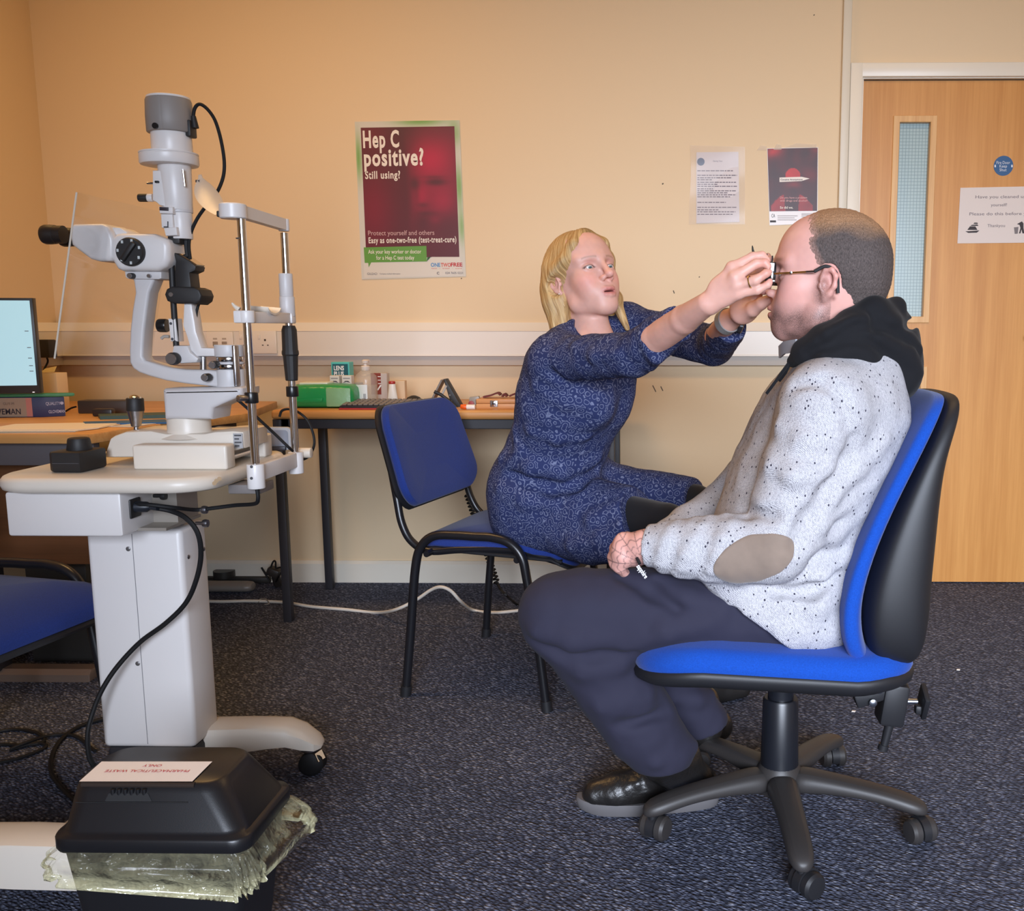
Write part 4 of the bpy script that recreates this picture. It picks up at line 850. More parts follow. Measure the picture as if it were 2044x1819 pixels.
# sanitiser bottle
yq = tyf+0.185; bx = on(732, yq).x; z_sh, z_nk, z_tp = P(732, 748, yq).z, P(732, 738, yq).z, P(732, 719, yq).z
st_ = thing('sanitiser_bottle', (bx, yq, ZT), 'clear pump bottle of hand sanitiser with white label', 'bottle')
clear = mat('clear_plastic', (226, 216, 204), 0.12, spec=0.6, alpha=0.24); liquid = mat('liquid_gel', (228, 212, 190), 0.2, alpha=0.30)
R_ = (on(754, yq).x-on(710, yq).x)/2
bm = MB(); lathe(bm, (bx, yq, ZT), (0, 0, 1), [(R_*0.92, 0), (R_, 0.006), (R_, z_sh-ZT-0.018), (R_*0.93, z_sh-ZT-0.004), (R_*0.6, z_sh-ZT+0.008), (0.012, z_nk-ZT+0.004), (0.011, z_nk-ZT+0.010)], 32); bo = obj('bottle_body', bm, clear, st_, ang=60)
bm = MB(); lathe(bm, (bx, yq, ZT), (0, 0, 1), [(R_*0.9, 0.002), (R_*0.96, 0.007), (R_*0.96, 0.075), (0, 0.075)], 32); obj('gel', bm, liquid, st_, ang=60)
pmp = mat('pump_white', (226, 214, 204), 0.4)
bm = MB(); lathe(bm, (bx, yq, z_nk-0.004), (0, 0, 1), [(0.014, 0), (0.0155, 0.002), (0.0155, 0.016), (0.013, 0.018), (0.006, 0.019), (0.005, z_tp-z_nk-0.008), (0.011, z_tp-z_nk-0.006), (0.012, z_tp-z_nk+0.002), (0.006, z_tp-z_nk+0.006), (0, z_tp-z_nk+0.006)], 24); pu_ = obj('pump', bm, pmp, st_, ang=50)
bm = MB(); sweep(bm, [(bx, yq, z_tp-0.002), (bx+0.006, yq+0.022, z_tp-0.002), (bx+0.007, yq+0.026, z_tp-0.006)], 0.004, 10); obj('spout', bm, pmp, pu_)
bm = MB(); zl0, zl1 = ZT+0.012, P(732, 767, yq).z; rr_ = R_*1.012; g = []
for k in range(15):
    an = math.radians(-168+100*k/14); g.append((bx+rr_*math.cos(an), yq+rr_*math.sin(an)))
vs = [[bm.verts.new((x, y, z)) for x, y in g] for z in (zl0, zl1)]
for k in range(14): bm.faces.new((vs[0][k], vs[0][k+1], vs[1][k+1], vs[1][k]))
lbl = obj('bottle_label', bm, mat('label_white', (226, 228, 226), 0.45), st_)
bm = MB(); an = math.radians(-80)
for k in range(7):
    an = math.radians(-88+k*1.9); x, y = bx+rr_*1.006*math.cos(an), yq+rr_*1.006*math.sin(an); x2, y2 = bx+rr_*1.006*math.cos(an+0.016), yq+rr_*1.006*math.sin(an+0.016); f = [bm.verts.new(q) for q in ((x, y, ZT+0.028), (x2, y2, ZT+0.028), (x2, y2, ZT+0.046), (x, y, ZT+0.046))]; bm.faces.new(f)
obj('barcode', bm, mat('barcode_black', (60, 60, 62), 0.6), lbl, smooth=False)
t, x0, x1, z = carton('drops_box', 742, 774, 745, yb_-0.05, 0.035, mat('box_silver', (188, 176, 166), 0.45), 'silver and rust red carton just right of the sanitiser bottle')
bm = MB(); boxmm(bm, (x0, yb_-0.0508, ZT+0.035), (x0+0.62*(x1-x0), yb_-0.05, z)); r1 = obj('red_panel', bm, mat('rust_red', (132, 50, 32), 0.45), t, smooth=False)
for k in range(3):
    bm = MB(); boxmm(bm, (x0+0.026, yb_-0.0514, z-0.014-k*0.013), (x0+0.037, yb_-0.0507, z-0.0115-k*0.013)); obj('print_line', bm, wt, r1, smooth=False)
bm = MB(); box(bm, (x0+0.030, yb_-0.0512, ZT+0.060), (0.005, 0.001, 0.022), Matrix.Rotation(math.radians(35), 3, 'Y')); obj('stick_print', bm, wt, r1, smooth=False)
# tube standing on its wide end
yt_ = tyf+0.16; bx = on(784, yt_).x; zt2 = P(784, 761, yt_).z
tu = thing('ointment_tube', (bx, yt_, ZT), 'white squeeze tube with red top standing beside the silver carton', 'tube')
rings = []
for h_, w_, d_ in ((0.0, 0.020, 0.004), (0.004, 0.020, 0.006), (0.03, 0.018, 0.010), (0.06, 0.014, 0.012), (zt2-ZT-0.010, 0.0115, 0.0115)): rings.append([V((bx+w_*math.cos(2*PI*k/24), yt_+d_*math.sin(2*PI*k/24), ZT+h_)) for k in range(24)])
bm = MB(); loft(bm, rings); obj('tube_body', bm, mat('tube_white', (232, 222, 208), 0.4), tu, ang=60)
bm = MB(); cyl(bm, (bx-0.0005, yt_, zt2-0.010), (bx-0.0005, yt_, zt2), 0.0118, n=24, bev=0.002); obj('tube_cap', bm, mat('cap_red', (176, 48, 40), 0.4), tu)
carton('beige_carton', 788, 809, 760, yb_-0.06, 0.03, mat('carton_beige', (214, 186, 150), 0.55), 'plain beige carton at the right end of the row of boxes')
# keyboard on a red mat
ka, kb = on(676, tyf+0.02), on(860, tyf+0.02)
mt_ = thing('red_mat', ((ka.x+kb.x)/2, tyf+0.09, ZT), 'thin red mat under the keyboard at the front of the work table', 'mat')
bm = MB(); boxmm(bm, (ka.x, tyf+0.015, ZT), (kb.x, tyf+0.15, ZT+0.006), 0.002); obj('mat_sheet', bm, mat('mat_red', (168, 48, 50), 0.6), mt_)
kbm = mat('keyboard_black', (40, 40, 46), 0.5); keym = mat('key_grey', (112, 106, 104), 0.5)
kt = thing('keyboard', ((ka.x+kb.x)/2, tyf+0.09, ZT+0.006), 'black computer keyboard lying on the red mat', 'keyboard')
bm = MB(); kx0, kx1 = ka.x+0.002, kb.x-0.01; prism(bm, [(tyf+0.018, ZT+0.0065), (tyf+0.018, ZT+0.013), (tyf+0.145, ZT+0.026), (tyf+0.145, ZT+0.0065)], (kx0, 0, 0), (0, 1, 0), (0, 0, 1), (kx1-kx0, 0, 0), 0.002); kbase = obj('keyboard_base', bm, kbm, kt)
for r_ in range(4):
    for c_ in range(16):
        x = kx0+0.006+c_*(kx1-kx0-0.012)/16; y = tyf+0.026+r_*0.029; z = ZT+0.0135+(y-tyf-0.018)*0.102
        bm = MB(); box(bm, (x+0.0075, y+0.010, z+0.003), (0.0155, 0.021, 0.006), Matrix.Rotation(0.1, 3, 'X'), 0.002, 1); obj('key', bm, keym, kbase)
q = on(826, tyf+0.2); ms = MB(); lathe(ms, q, (0, 0, 1), [(0.030, 0), (0.034, 0.006), (0.032, 0.018), (0.022, 0.030), (0.008, 0.036), (0, 0.037)], 28); o = obj('desk_puck', ms, blk_m); tag(o, 'low round black puck on the work table behind the chair back', 'puck')
# tilted black stand
ysd = tyf+0.14
sd = thing('lens_stand', (on(890, ysd).x, ysd, ZT), 'black tilted trial lens stand leaning like a triangle on the work table', 'stand')
panel([(885, 757), (889, 757), (924, 818), (885, 818), (898, 800)], ysd, ysd+0.05, blk_m, 'stand_plate', sd, 0.002)
bm = MB(); sweep(bm, [P(885, 758, ysd+0.02), P(856, 816, ysd+0.02)], 1, sec=[(-0.003, -0.03), (0.003, -0.03), (0.003, 0.03), (-0.003, 0.03)], up=(0, 1, 0)); obj('stand_leg', bm, mat('stand_grey', (120, 110, 102), 0.45), sd)
bm = MB(); sweep(bm, [P(867, 782, ysd-0.012), P(880, 788, ysd-0.012), P(896, 800, ysd-0.012), P(912, 814, ysd-0.012)], 0.006, 10); obj('clamp_arm', bm, blk_m, sd)
bm = MB(); sweep(bm, [P(891, 770, ysd-0.004), P(880, 792, ysd-0.004)], 0.004, 8); obj('clear_rod', bm, mat('rod_grey', (176, 172, 166), 0.3), sd)
for px, py in ((898, 789), (901, 801)): screw(P(px, py, ysd), (0, -1, 0), 0.003, sd, screw_m)
# tape, marker, wooden case
yc_ = tyf+0.06
q = on(943, yc_); t = thing('tape_dispenser', (q.x, yc_, ZT), 'small grey tape dispenser beside the wooden case', 'tape dispenser')
panel([(937, 793), (955, 791), (957, 796), (950, 799), (950, 810), (938, 810), (936, 800)], yc_+0.02, yc_+0.04, mat('dispenser_grey', (150, 142, 130), 0.4), 'dispenser_body', t, 0.002)
bm = MB(); lathe(bm, P(941, 806, yc_+0.02), (0, -1, 0), [(0.010, 0), (0.010, 0.006), (0.004, 0.007), (0, 0.007)], 24); obj('tape_roll', bm, mat('tape_red', (150, 54, 50), 0.5), t)
mk = thing('marker_pen', (on(935, yc_-0.02).x, yc_-0.02, ZT), 'white marker with an orange cap lying next to the wooden case', 'pen')
m0, m1, m2 = on(919, yc_-0.02)+V((0, 0, 0.010)), on(931, yc_-0.02)+V((0, 0, 0.0085)), on(948, yc_-0.02)+V((0, 0, 0.0085))
bm = MB(); cyl(bm, m1, m2, 0.0085, n=20, bev=0.001); obj('barrel', bm, mat('marker_white', (232, 226, 218), 0.4), mk)
bm = MB(); cyl(bm, m0, m1, 0.0075, 0.0095, 20, 0.002); obj('marker_cap', bm, mat('marker_orange', (232, 96, 24), 0.4), mk)
casew = m_wood('case_wood', (196, 134, 80), (220, 166, 112), 0, 0.45)
a, b2 = on(950, yc_+0.0), on(1040, yc_+0.0); zc_ = P(990, 799, yc_).z
wc = thing('wooden_case', ((a.x+b2.x)/2, yc_+0.06, ZT), 'small wooden case with a metal latch, beside the woman', 'case')
bm = MB(); boxmm(bm, (a.x, yc_, ZT), (b2.x, yc_+0.12, ZT+0.6*(zc_-ZT)), 0.002); obj('case_body', bm, casew, wc)
bm = MB(); boxmm(bm, (a.x, yc_, ZT+0.62*(zc_-ZT)), (b2.x, yc_+0.12, zc_+0.004), 0.003); ld = obj('case_lid', bm, casew, wc)
q = P(986, 806, yc_); bm = MB(); boxmm(bm, q-V((0.013, 0.003, 0.011)), q+V((0.013, 0.001, 0.011)), 0.001); la_ = obj('latch', bm, steel, wc)
bm = MB(); boxmm(bm, q-V((0.006, 0.006, 0.008)), q+V((0.006, -0.002, 0.010)), 0.002); obj('latch_hook', bm, chrome, la_)
cl_ = MB(); red_c = mat('strap_maroon', (104, 48, 46), 0.8)
for pts in ([(966, 794), (980, 791), (994, 786), (1000, 790)], [(1003, 793), (1008, 788), (1013, 793)], [(1018, 792), (1028, 788), (1038, 785)]):
    bm = MB(); sweep(bm, spline([P(x, y, yc_+0.05)+V((0, 0, 0.003)) for x, y in pts], 4), 1, sec=[(-0.018, -0.003), (0.018, -0.003), (0.018, 0.003), (-0.018, 0.003)], up=(0, 0, 1)); tag(obj('strap', bm, red_c), {966: 'maroon strap folded on the lid of the wooden case', 1003: 'short maroon strap knot on the middle of the wooden case', 1018: 'maroon strap end on the wooden case nearest the woman'}[pts[0][0]], 'strap')

# ================================================================== LEFT DESK
ZD = ZT-0.005
def D(px, py): return PZ(px, py, ZD)
dwood = m_wood('desk_wood', (192, 136, 76), (220, 168, 106), 0, 0.4)
p_f = D(150, 866); p_c = D(178, 866); p_t = D(484, 826)
poly = [(LEFT+0.02, p_f.y), (p_f.x-0.05, p_f.y)] + [(p.x, p.y) for p in (D(175, 867), D(205, 863), D(240, 857), D(300, 849), D(400, 836), D(480, 827))] + [(p_t.x+0.012, p_t.y+0.03), (p_t.x-0.005, p_t.y+0.055), (p_t.x-0.10, WALL-0.12), (LEFT+0.02, WALL-0.12)]
dk = thing('corner_desk', (-1.95, 3.2, 0), 'large wood effect corner desk on the left with curved front edge', 'desk')
bm = MB(); prism(bm, poly, (0, 0, ZD-0.028), (1, 0, 0), (0, 1, 0), (0, 0, 0.028), 0.004); obj('desk_top', bm, dwood, dk, ang=30)
yb2 = p_f.y+0.05
bm = MB(); boxmm(bm, (LEFT+0.02, yb2, ZD-0.095), (P(186, 880, yb2).x, yb2+0.03, ZD-0.029), 0.003); obj('cable_beam', bm, mat('beam_grey', (92, 88, 92), 0.5), dk)
bm = MB(); boxmm(bm, (LEFT+0.02, yb2+0.10, P(100, 1126, yb2+0.1).z), (P(196, 1000, yb2+0.1).x, yb2+0.118, ZD-0.029)); obj('modesty_panel', bm, m_wood('panel_brown', (92, 58, 34), (112, 72, 44), 0, 0.5), dk, smooth=False)
bm = MB(); boxmm(bm, (p_t.x-0.13, p_t.y-0.1, ZD-0.07), (p_t.x-0.03, p_t.y+0.02, ZD-0.029), 0.003); obj('end_rail', bm, mat('end_rail_dark', (84, 66, 56), 0.5), dk)
fl = PZ(90, 1362, 0); 
bm = MB(); rings = []
x_, z_ = fl.x, 0
sec = [(-0.035, 0), (0.035, 0), (0.035, 0.022), (0.022, 0.036), (-0.022, 0.036), (-0.035, 0.022)]
xr = PZ(200, 1350, 0).x
bm = MB(); prism(bm, [(fl.y+0.035+a, b2) for a, b2 in sec], (LEFT+0.05, 0, 0), (0, 1, 0), (0, 0, 1), (xr-LEFT-0.05, 0, 0), 0.006); obj('desk_foot', bm, mat('foot_taupe', (122, 104, 92), 0.35, 0.3), dk)
bm = MB(); boxmm(bm, (LEFT+0.4, fl.y+0.0, 0.03), (LEFT+0.46, fl.y+0.06, ZD-0.029), 0.004); boxmm(bm, (LEFT+0.1, fl.y+0.01, 0.03), (LEFT+0.13, fl.y+0.05, ZD-0.029), 0.004); 
o = obj('desk_leg', bm, frame_b, dk)
bm = MB(); xq = P(165, 1100, yb2+0.3).x; boxmm(bm, (P(45, 1100, yb2+0.25).x, yb2+0.25, 0), (P(168, 1100, yb2+0.25).x, yb2+0.62, P(150, 1068, yb2+0.25).z), 0.006); o = obj('under_desk_box', bm, mat('box_charcoal', (46, 44, 42), 0.55)); tag(o, 'plain dark box standing on the carpet under the left desk', 'computer')  # plain box added to fill the dark area under the desk
bm = MB(); boxmm(bm, (-1.95, WALL-0.45, 0), (-1.91, WALL-0.2, ZD-0.029), 0.004); obj('desk_leg', bm, frame_b, dk)
# monitor
ym = 2.98; ang = math.radians(14)
ux = V((math.cos(ang), math.sin(ang), 0)); uz = V((0.0, 0.0, 1)); nrm = V((math.sin(ang), -math.cos(ang), 0))
br = P(81, 785, ym); hgt = P(60, 595, ym).z-br.z; wid = 0.56
mo = thing('monitor', (br.x-wid/2*ux.x, ym-0.1, ZD), 'flat black rimmed monitor with a pale blue screen at the left edge', 'monitor')
o0 = br-ux*wid
bm = MB(); prism(bm, [(0, 0), (wid, 0), (wid, hgt), (0, hgt)], o0, ux, uz, -nrm*0.03, 0.003); mb2 = obj('monitor_case', bm, mat('monitor_black', (26, 26, 28), 0.35), mo)
scr = mat('screen_glow', (150, 190, 205), 0.4, emit=((168, 214, 232), 0.62))
bm = MB(); prism(bm, [(0.01, 0.025), (wid-0.008, 0.025), (wid-0.008, hgt-0.008), (0.01, hgt-0.008)], o0+nrm*0.0005, ux, uz, nrm*0.0006); obj('screen', bm, scr, mo, smooth=False)
pm_ = mat('screen_print', (120, 140, 150), 0.5)
def SCR(px, py): 
    d = ray(px, py); c0 = V((0, 0, H)); t = (o0+nrm*0.0014-c0).dot(nrm)/d.dot(nrm); return c0+d*t
for px, py in ((53, 661), (58, 694), (60, 715), (62, 730), (63, 741)):
    bm = MB(); q = SCR(px, py); box(bm, q, (0.011, 0.0004, 0.0024), Matrix.Rotation(ang, 3, 'Z')); obj('screen_text', bm, pm_, mo, smooth=False)
q = SCR(67, 783); bm = MB(); box(bm, q, (0.006, 0.001, 0.0018), Matrix.Rotation(ang, 3, 'Z')); obj('power_light', bm, mat('led_white', (240, 240, 240), 0.4, emit=((255, 255, 255), 1.0)), mo, smooth=False)
c_ = o0+ux*wid/2-nrm*0.06
bm = MB(); boxmm(bm, (c_.x-0.03, c_.y-0.01, ZD+0.008), (c_.x+0.03, c_.y+0.02, br.z+0.2), 0.004); boxmm(bm, (c_.x-0.12, c_.y-0.09, ZD), (c_.x+0.12, c_.y+0.1, ZD+0.012), 0.004); obj('monitor_stand', bm, mat('monitor_black', (26, 26, 28), 0.35), mo)
# glove box in front of the monitor
gc = D(86, 833); gy = gc.y; zt3 = P(86, 793, gy).z
gd = V((-1, -0.10, 0)).normalized(); ge = V((0.35, 1, 0)).normalized()
pr_ = PZ(131, 831, ZD); ln = 0.10; 
gb2 = thing('glove_box', (gc.x-0.1, gy+0.03, ZD), 'beige and navy cardboard box of gloves in front of the monitor', 'box')
bw_ = (V((pr_.x, pr_.y, 0))-V((gc.x, gc.y, 0))); 
bm = MB(); prism(bm, [(0, 0), (1, 0), (1, 1), (0, 1)], gc, gd*0.26, bw_, (0, 0, zt3-ZD), 0.002); gbo = obj('box_body', bm, mat('box_navy', (36, 40, 84), 0.5), gb2)
up_ = V((0, 0, 1)); h_ = zt3-ZD
def facequad(name, o, u, v, u0, u1, v0, v1, m_, parent, off=0.0008):
    n = V(u).cross(V(v)).normalized(); bm = MB(); f = [bm.verts.new(V(o)+V(u)*a+V(v)*b2+n*off) for a, b2 in ((u0, v0), (u1, v0), (u1, v1), (u0, v1))]; bm.faces.new(f); return obj(name, bm, m_, parent, smooth=False)
gl_ = gc+gd*0.26; gu = -gd
facequad('beige_panel', gl_, gu, up_, 0.0, 0.26-0.048, 0.002, h_-0.002, mat('box_beige', (166, 148, 128), 0.5), gbo)
facequad('pink_stripe', gl_, gu, up_, 0.26-0.048, 0.26-0.030, 0.002, h_-0.002, mat('box_pink', (196, 130, 120), 0.5), gbo)
text('box_print', 'GLOVEMAN', gl_+gu*(0.26-0.182)+up_*0.010, gu, up_, 0.026, mat('print_navy', (40, 36, 50), 0.6), gb2, 0.84, 0.012, lift=0.0016)
text('box_print', 'QUALITY   LITE   GUY-M', gl_+gu*(0.26-0.20)+up_*0.040, gu, up_, 0.012, mat('print_brown', (110, 92, 82), 0.6), gb2, 0.9, lift=0.0016)
bu = bw_.normalized(); pl_ = mat('print_lilac', (176, 176, 200), 0.6)
text('box_print', 'QUALITY', gc+bu*0.010+up_*0.038, bu, up_, 0.014, pl_, gb2, bw_.length/0.09, 0.01, lift=0.0014)
text('box_print', 'GLOVEMAN', gc+bu*0.016+up_*0.012, bu, up_, 0.014, pl_, gb2, bw_.length/0.10, 0.01, lift=0.0014)
bm = MB(); lathe(bm, gc+bu*(bw_.length*0.88)+up_*0.043+gu*0, bu.cross(up_), [(0.005, 0), (0.005, 0.0012), (0, 0.0012)], 16); obj('box_logo', bm, pl_, gbo)
p0 = PZ(0, 792, zt3); bm = MB(); prism(bm, [(0, 0), (1, 0), (1, 1), (0, 1)], V((gc.x, gc.y, zt3))+gd*0.2, V((0.235, 0.03, 0)), bw_*0.9, (0, 0, 0.012), 0.003); o = obj('green_pouch', bm, mat('pouch_green', (60, 130, 86), 0.5, bump=(60, 0.4, 0.004))); tag(o, 'flat green pouch lying on the glove box', 'pouch')
yx = gy+0.16; a, b2 = P(84, 800, yx), P(112, 745, yx)
bm = MB(); boxmm(bm, (a.x-0.05, yx, ZD), (b2.x, yx+0.06, b2.z), 0.002); 
t = thing('cream_carton', (b2.x-0.05, yx+0.03, ZD), 'cream carton with open flap standing behind the monitor', 'box'); obj('carton', bm, mat('carton_cream', (228, 204, 168), 0.55), t)
bm = MB(); prism(bm, [(0, 0), (1, 0), (0.8, 1), (0.1, 0.7)], V((b2.x-0.055, yx, b2.z)), V((0.05, 0.0, 0.004)), V((0, 0.03, 0.018)), (0, 0, 0.001)); obj('carton_flap', bm, mat('flap_olive', (198, 178, 124), 0.55), t, smooth=False)
# power adapter, tape, folders, papers
yd = D(160, 826).y; a, b2 = P(152, 800, yd), P(250, 826, yd)
pa = thing('power_adapter', ((a.x+b2.x)/2, yd+0.04, ZD), 'black brick power adapter lying on the left desk', 'power adapter')
bm = MB(); box(bm, ((a.x+b2.x)/2, yd+0.035, (a.z+ZD)/2), (b2.x-a.x, 0.06, a.z-ZD), Matrix.Rotation(0.06, 3, 'Z'), 0.004); obj('adapter_body', bm, mat('adapter_dark', (58, 50, 46), 0.45), pa)
bm = MB(); tube(bm, [P(152, 812, yd+0.02), P(142, 815, yd+0.02), PZ(130, 822, ZD+0.004)], 0.003, 8); obj('adapter_lead', bm, rubber, pa)
q = D(208, 831); bm = MB(); box(bm, (q.x, q.y, ZD+0.0125), (0.062, 0.03, 0.025), Matrix.Rotation(0.1, 3, 'Z'), 0.006); o = obj('stapler', bm, mat('stapler_black', (38, 32, 34), 0.4)); tag(o, 'small black stapler block in front of the power adapter', 'stapler')
def sheet(name, pts, z, th, m_, label, cat):
    bm = MB(); pp = [PZ(x, y, z) for x, y in pts]; prism(bm, [(p.x, p.y) for p in pp], (0, 0, z), (1, 0, 0), (0, 1, 0), (0, 0, th)); return tag(obj(name, bm, m_, smooth=False), label, cat)
sheet('green_folder', [(196, 833), (345, 829), (338, 835), (200, 838)], ZD, 0.011, mat('folder_green', (42, 74, 66), 0.5), 'dark green folder at the back of the left desk', 'folder')
sheet('blue_folder', [(166, 845), (330, 840), (335, 846), (170, 849)], ZD, 0.005, mat('folder_blue', (30, 92, 140), 0.5), 'blue folder on the left desk behind the papers', 'folder')
pw = mat('paper_white', (232, 222, 210), 0.7)
sheet('plastic_sleeve', [(-40, 866), (150, 863), (175, 857), (0, 858)], ZD, 0.0015, mat('sleeve_clear', (186, 186, 176), 0.25, alpha=0.8), 'clear plastic sleeve under the papers at the left desk edge', 'sleeve')
sheet('paper_sheet', [(-40, 862), (150, 861), (196, 856), (240, 847), (35, 849)], ZD+0.0018, 0.0012, pw, 'white paper lowest in the stack on the left desk', 'paper', )
sheet('paper_sheet', [(-40, 859), (160, 858), (200, 854), (243, 843), (30, 847)], ZD+0.0035, 0.001, pw, 'white paper on top of the stack on the left desk', 'paper')
sheet('paper_sheet', [(215, 852), (300, 842), (345, 841), (262, 853)], ZD+0.0008, 0.001, mat('paper_grey', (206, 206, 208), 0.7), 'pale grey paper near the curved desk edge behind the joystick', 'paper')
# plug top adapter
q = PX(92, 696, LEFT+0.078)
pt = thing('plug_adapter', (q.x, q.y, q.z-0.035), 'black plug in adapter on the trunking right of the monitor', 'power adapter')
bm = MB(); boxmm(bm, (LEFT+0.051, q.y-0.026, q.z-0.034), (LEFT+0.105, q.y+0.026, q.z+0.034), 0.006); obj('adapter_body', bm, blk_m, pt)
bm = MB(); tube(bm, [q+V((0, 0, -0.032)), q+V((0.002, 0, -0.05)), q+V((-0.006, -0.01, -0.075)), q+V((-0.012, -0.02, -0.10))], 0.0035, 8); obj('adapter_lead', bm, rubber, pt)
sk = MB()

# ---- under the rear table
q = PZ(500, 1186, 0); a = PZ(426, 1186, 0)
bm = MB(); rings = []; xl, xr2 = a.x-0.12, q.x
for x, s_ in ((xl, 1), (xr2-0.03, 1), (xr2-0.012, 0.92), (xr2-0.003, 0.7), (xr2, 0.35)): rings.append([V((x, q.y+0.035+0.035*s_*math.cos(2*PI*k/20), 0.021+0.021*s_*math.sin(2*PI*k/20))) for k in range(20)])
loft(bm, rings); tag(obj('power_strip', bm, mat('strip_grey', (132, 124, 116), 0.35)), 'grey rounded power strip on the carpet behind the pedestal', 'power strip')
q = PZ(425, 1165, 0); q2 = PZ(540, 1164, 0)
bm = MB(); boxmm(bm, (q.x-0.05, q.y+0.0, 0), (q2.x, q.y+0.05, 0.026), 0.006); tag(obj('cable_cover', bm, mat('cover_dark', (46, 42, 38), 0.5)), 'long dark cable cover lying along the skirting board', 'cable cover')
q = PZ(448, 1152, 0.026); bm = MB(); lathe(bm, (q.x, q.y-0.0, 0.026), (0, 0, 1), [(0.028, 0), (0.042, 0.0), (0.042, 0.028), (0.028, 0.028)], 28); tag(obj('tape_roll', bm, mat('tape_black', (50, 48, 46), 0.35)), 'roll of black tape on the dark cable cover', 'tape')
cable('plug_tangle', [P(538, 1160, 3.66), P(522, 1133, 3.66), P(534, 1146, 3.66), P(545, 1122, 3.67), P(550, 1122, 3.67), P(551, 1134, 3.67), P(560, 1133, 3.67), P(563, 1140, 3.66), P(556, 1152, 3.64), PZ(548, 1166, 0.01)], 0.0035, rubber, 'tangle of black plug leads beside the front table leg', 'cable')
bm = MB(); box(bm, P(547, 1142, 3.68), (0.05, 0.045, 0.035), Matrix.Rotation(0.4, 3, 'Y'), 0.008); sweep(bm, [P(547, 1145, 3.68), PZ(556, 1165, 0.012)], [0.014, 0.02], 10); tag(obj('mains_plug', bm, mat('plug_brown_black', (52, 46, 42), 0.45)), 'dark mains plug in the tangle beside the front table leg', 'plug')
cable('white_cable', [PZ(330, 1196, 0.006), PZ(430, 1201, 0.006), PZ(500, 1200, 0.006), PZ(570, 1203, 0.006), PZ(620, 1211, 0.006), PZ(690, 1217, 0.006), PZ(750, 1223, 0.006), P(790, 1217, 3.22), P(830, 1198, 3.2), P(860, 1178, 3.18), P(880, 1172, 3.16), P(900, 1180, 3.16), P(920, 1201, 3.2), PZ(944, 1218, 0.006), PZ(985, 1223, 0.006), PZ(1035, 1219, 0.006), PZ(1100, 1210, 0.006), PZ(1200, 1200, 0.006)], 0.0058, mat('cable_white', (214, 206, 194), 0.45), 'white cable running over the carpet and rising beside the chair leg')
q = PZ(527, 1203, 0.006); bm = MB(); tube(bm, [PZ(516, 1203, 0.004), PZ(520, 1196, 0.012), PZ(530, 1196, 0.014), PZ(537, 1205, 0.006), PZ(528, 1207, 0.004)], 0.002, 8, 5); tag(obj('cable_tie', bm, mat('tie_grey', (140, 132, 122), 0.5)), 'grey twist tie around the white cable', 'cable tie')
# coiled black cord
A, B = P(932, 985, 3.33), P(992, 1165, 3.28)
ax_ = (B-A); Rr = frame_from(ax_); pts = []
for k in range(26*12+1): 
    t = k/(26*12); pts.append(A+ax_*t+Rr @ V((0.0095*math.cos(2*PI*k/12), 0.0095*math.sin(2*PI*k/12), 0)))
bm = MB(); sweep(bm, pts, 0.0034, 7); cc2 = tag(obj('coiled_cord', bm, rubber), 'black coiled cord hanging under the work table behind the blue chair', 'cord')
bm = MB(); tube(bm, [B, P(1000, 1178, 3.26), P(1012, 1190, 3.2), PZ(1030, 1206, 0.006), PZ(1050, 1218, 0.006)], 0.0045, 8); obj('cord_tail', bm, rubber, cc2)
bm = MB(); tube(bm, [P(925, 858, 3.36), P(924, 920, 3.36), P(928, 960, 3.34), A], 0.004, 8); obj('cord_tail', bm, rubber, cc2)

# ================================================================== WASTE BIN
ZR = 0.27
r0, r1 = PZ(92, 1683, ZR), PZ(494, 1683, ZR); bkx = PZ(520, 1566, ZR)
bx0, bx1, by0, by1 = r0.x, r1.x, r0.y, bkx.y+0.005
bcx, bcy, bw0, bd0 = (bx0+bx1)/2, (by0+by1)/2, bx1-bx0, by1-by0
wb_ = thing('waste_bin', (bcx, bcy, 0), 'black lidded pharmaceutical waste bin with a plastic liner hanging out', 'bin')
def rr(w_, d_, r_, z, dx=0, dy=0, n=6): return [V((bcx+x+dx, bcy+y+dy, z)) for x, y in rrect(w_, d_, r_, n)]
bm = MB(); loft(bm, [rr(bw0*0.70, bd0*0.72, 0.02, 0), rr(bw0*0.72, bd0*0.74, 0.022, 0.006), rr(bw0*0.93, bd0*0.92, 0.025, ZR-0.02)]); obj('bin_body', bm, mat('bin_black', (24, 24, 27), 0.45), wb_)
lidm = mat('bin_lid_black', (23, 23, 26), 0.36, spec=0.5, bump=(600, 0.15, 0.0005))
tp0, tp1 = PZ(165, 1568, ZR+0.075), PZ(423, 1520, ZR+0.075)
ZL = ZR+0.078
lw_ = bw0*0.80; ldp = bd0*0.60
bm = MB(); loft(bm, [rr(bw0*0.985, bd0*0.98, 0.028, ZR-0.018), rr(bw0, bd0, 0.030, ZR-0.014), rr(bw0, bd0, 0.030, ZR+0.002), rr(bw0*0.985, bd0*0.98, 0.030, ZR+0.006), rr(bw0*0.935, bd0*0.91, 0.030, ZR+0.008), rr(bw0*0.92, bd0*0.88, 0.030, ZR+0.014), rr(bw0*0.79, bd0*0.72, 0.034, ZL-0.014, -0.014, 0.004), rr(bw0*0.755, bd0*0.66, 0.034, ZL-0.003, -0.016, 0.005), rr(bw0*0.72, bd0*0.62, 0.032, ZL, -0.016, 0.006)]); lid = obj('lid', bm, lidm, wb_, ang=50)
def LP(px, py, z=ZL): return PZ(px, py, z)
lq = [LP(203, 1523), LP(424, 1523), LP(384, 1563), LP(158, 1563)]
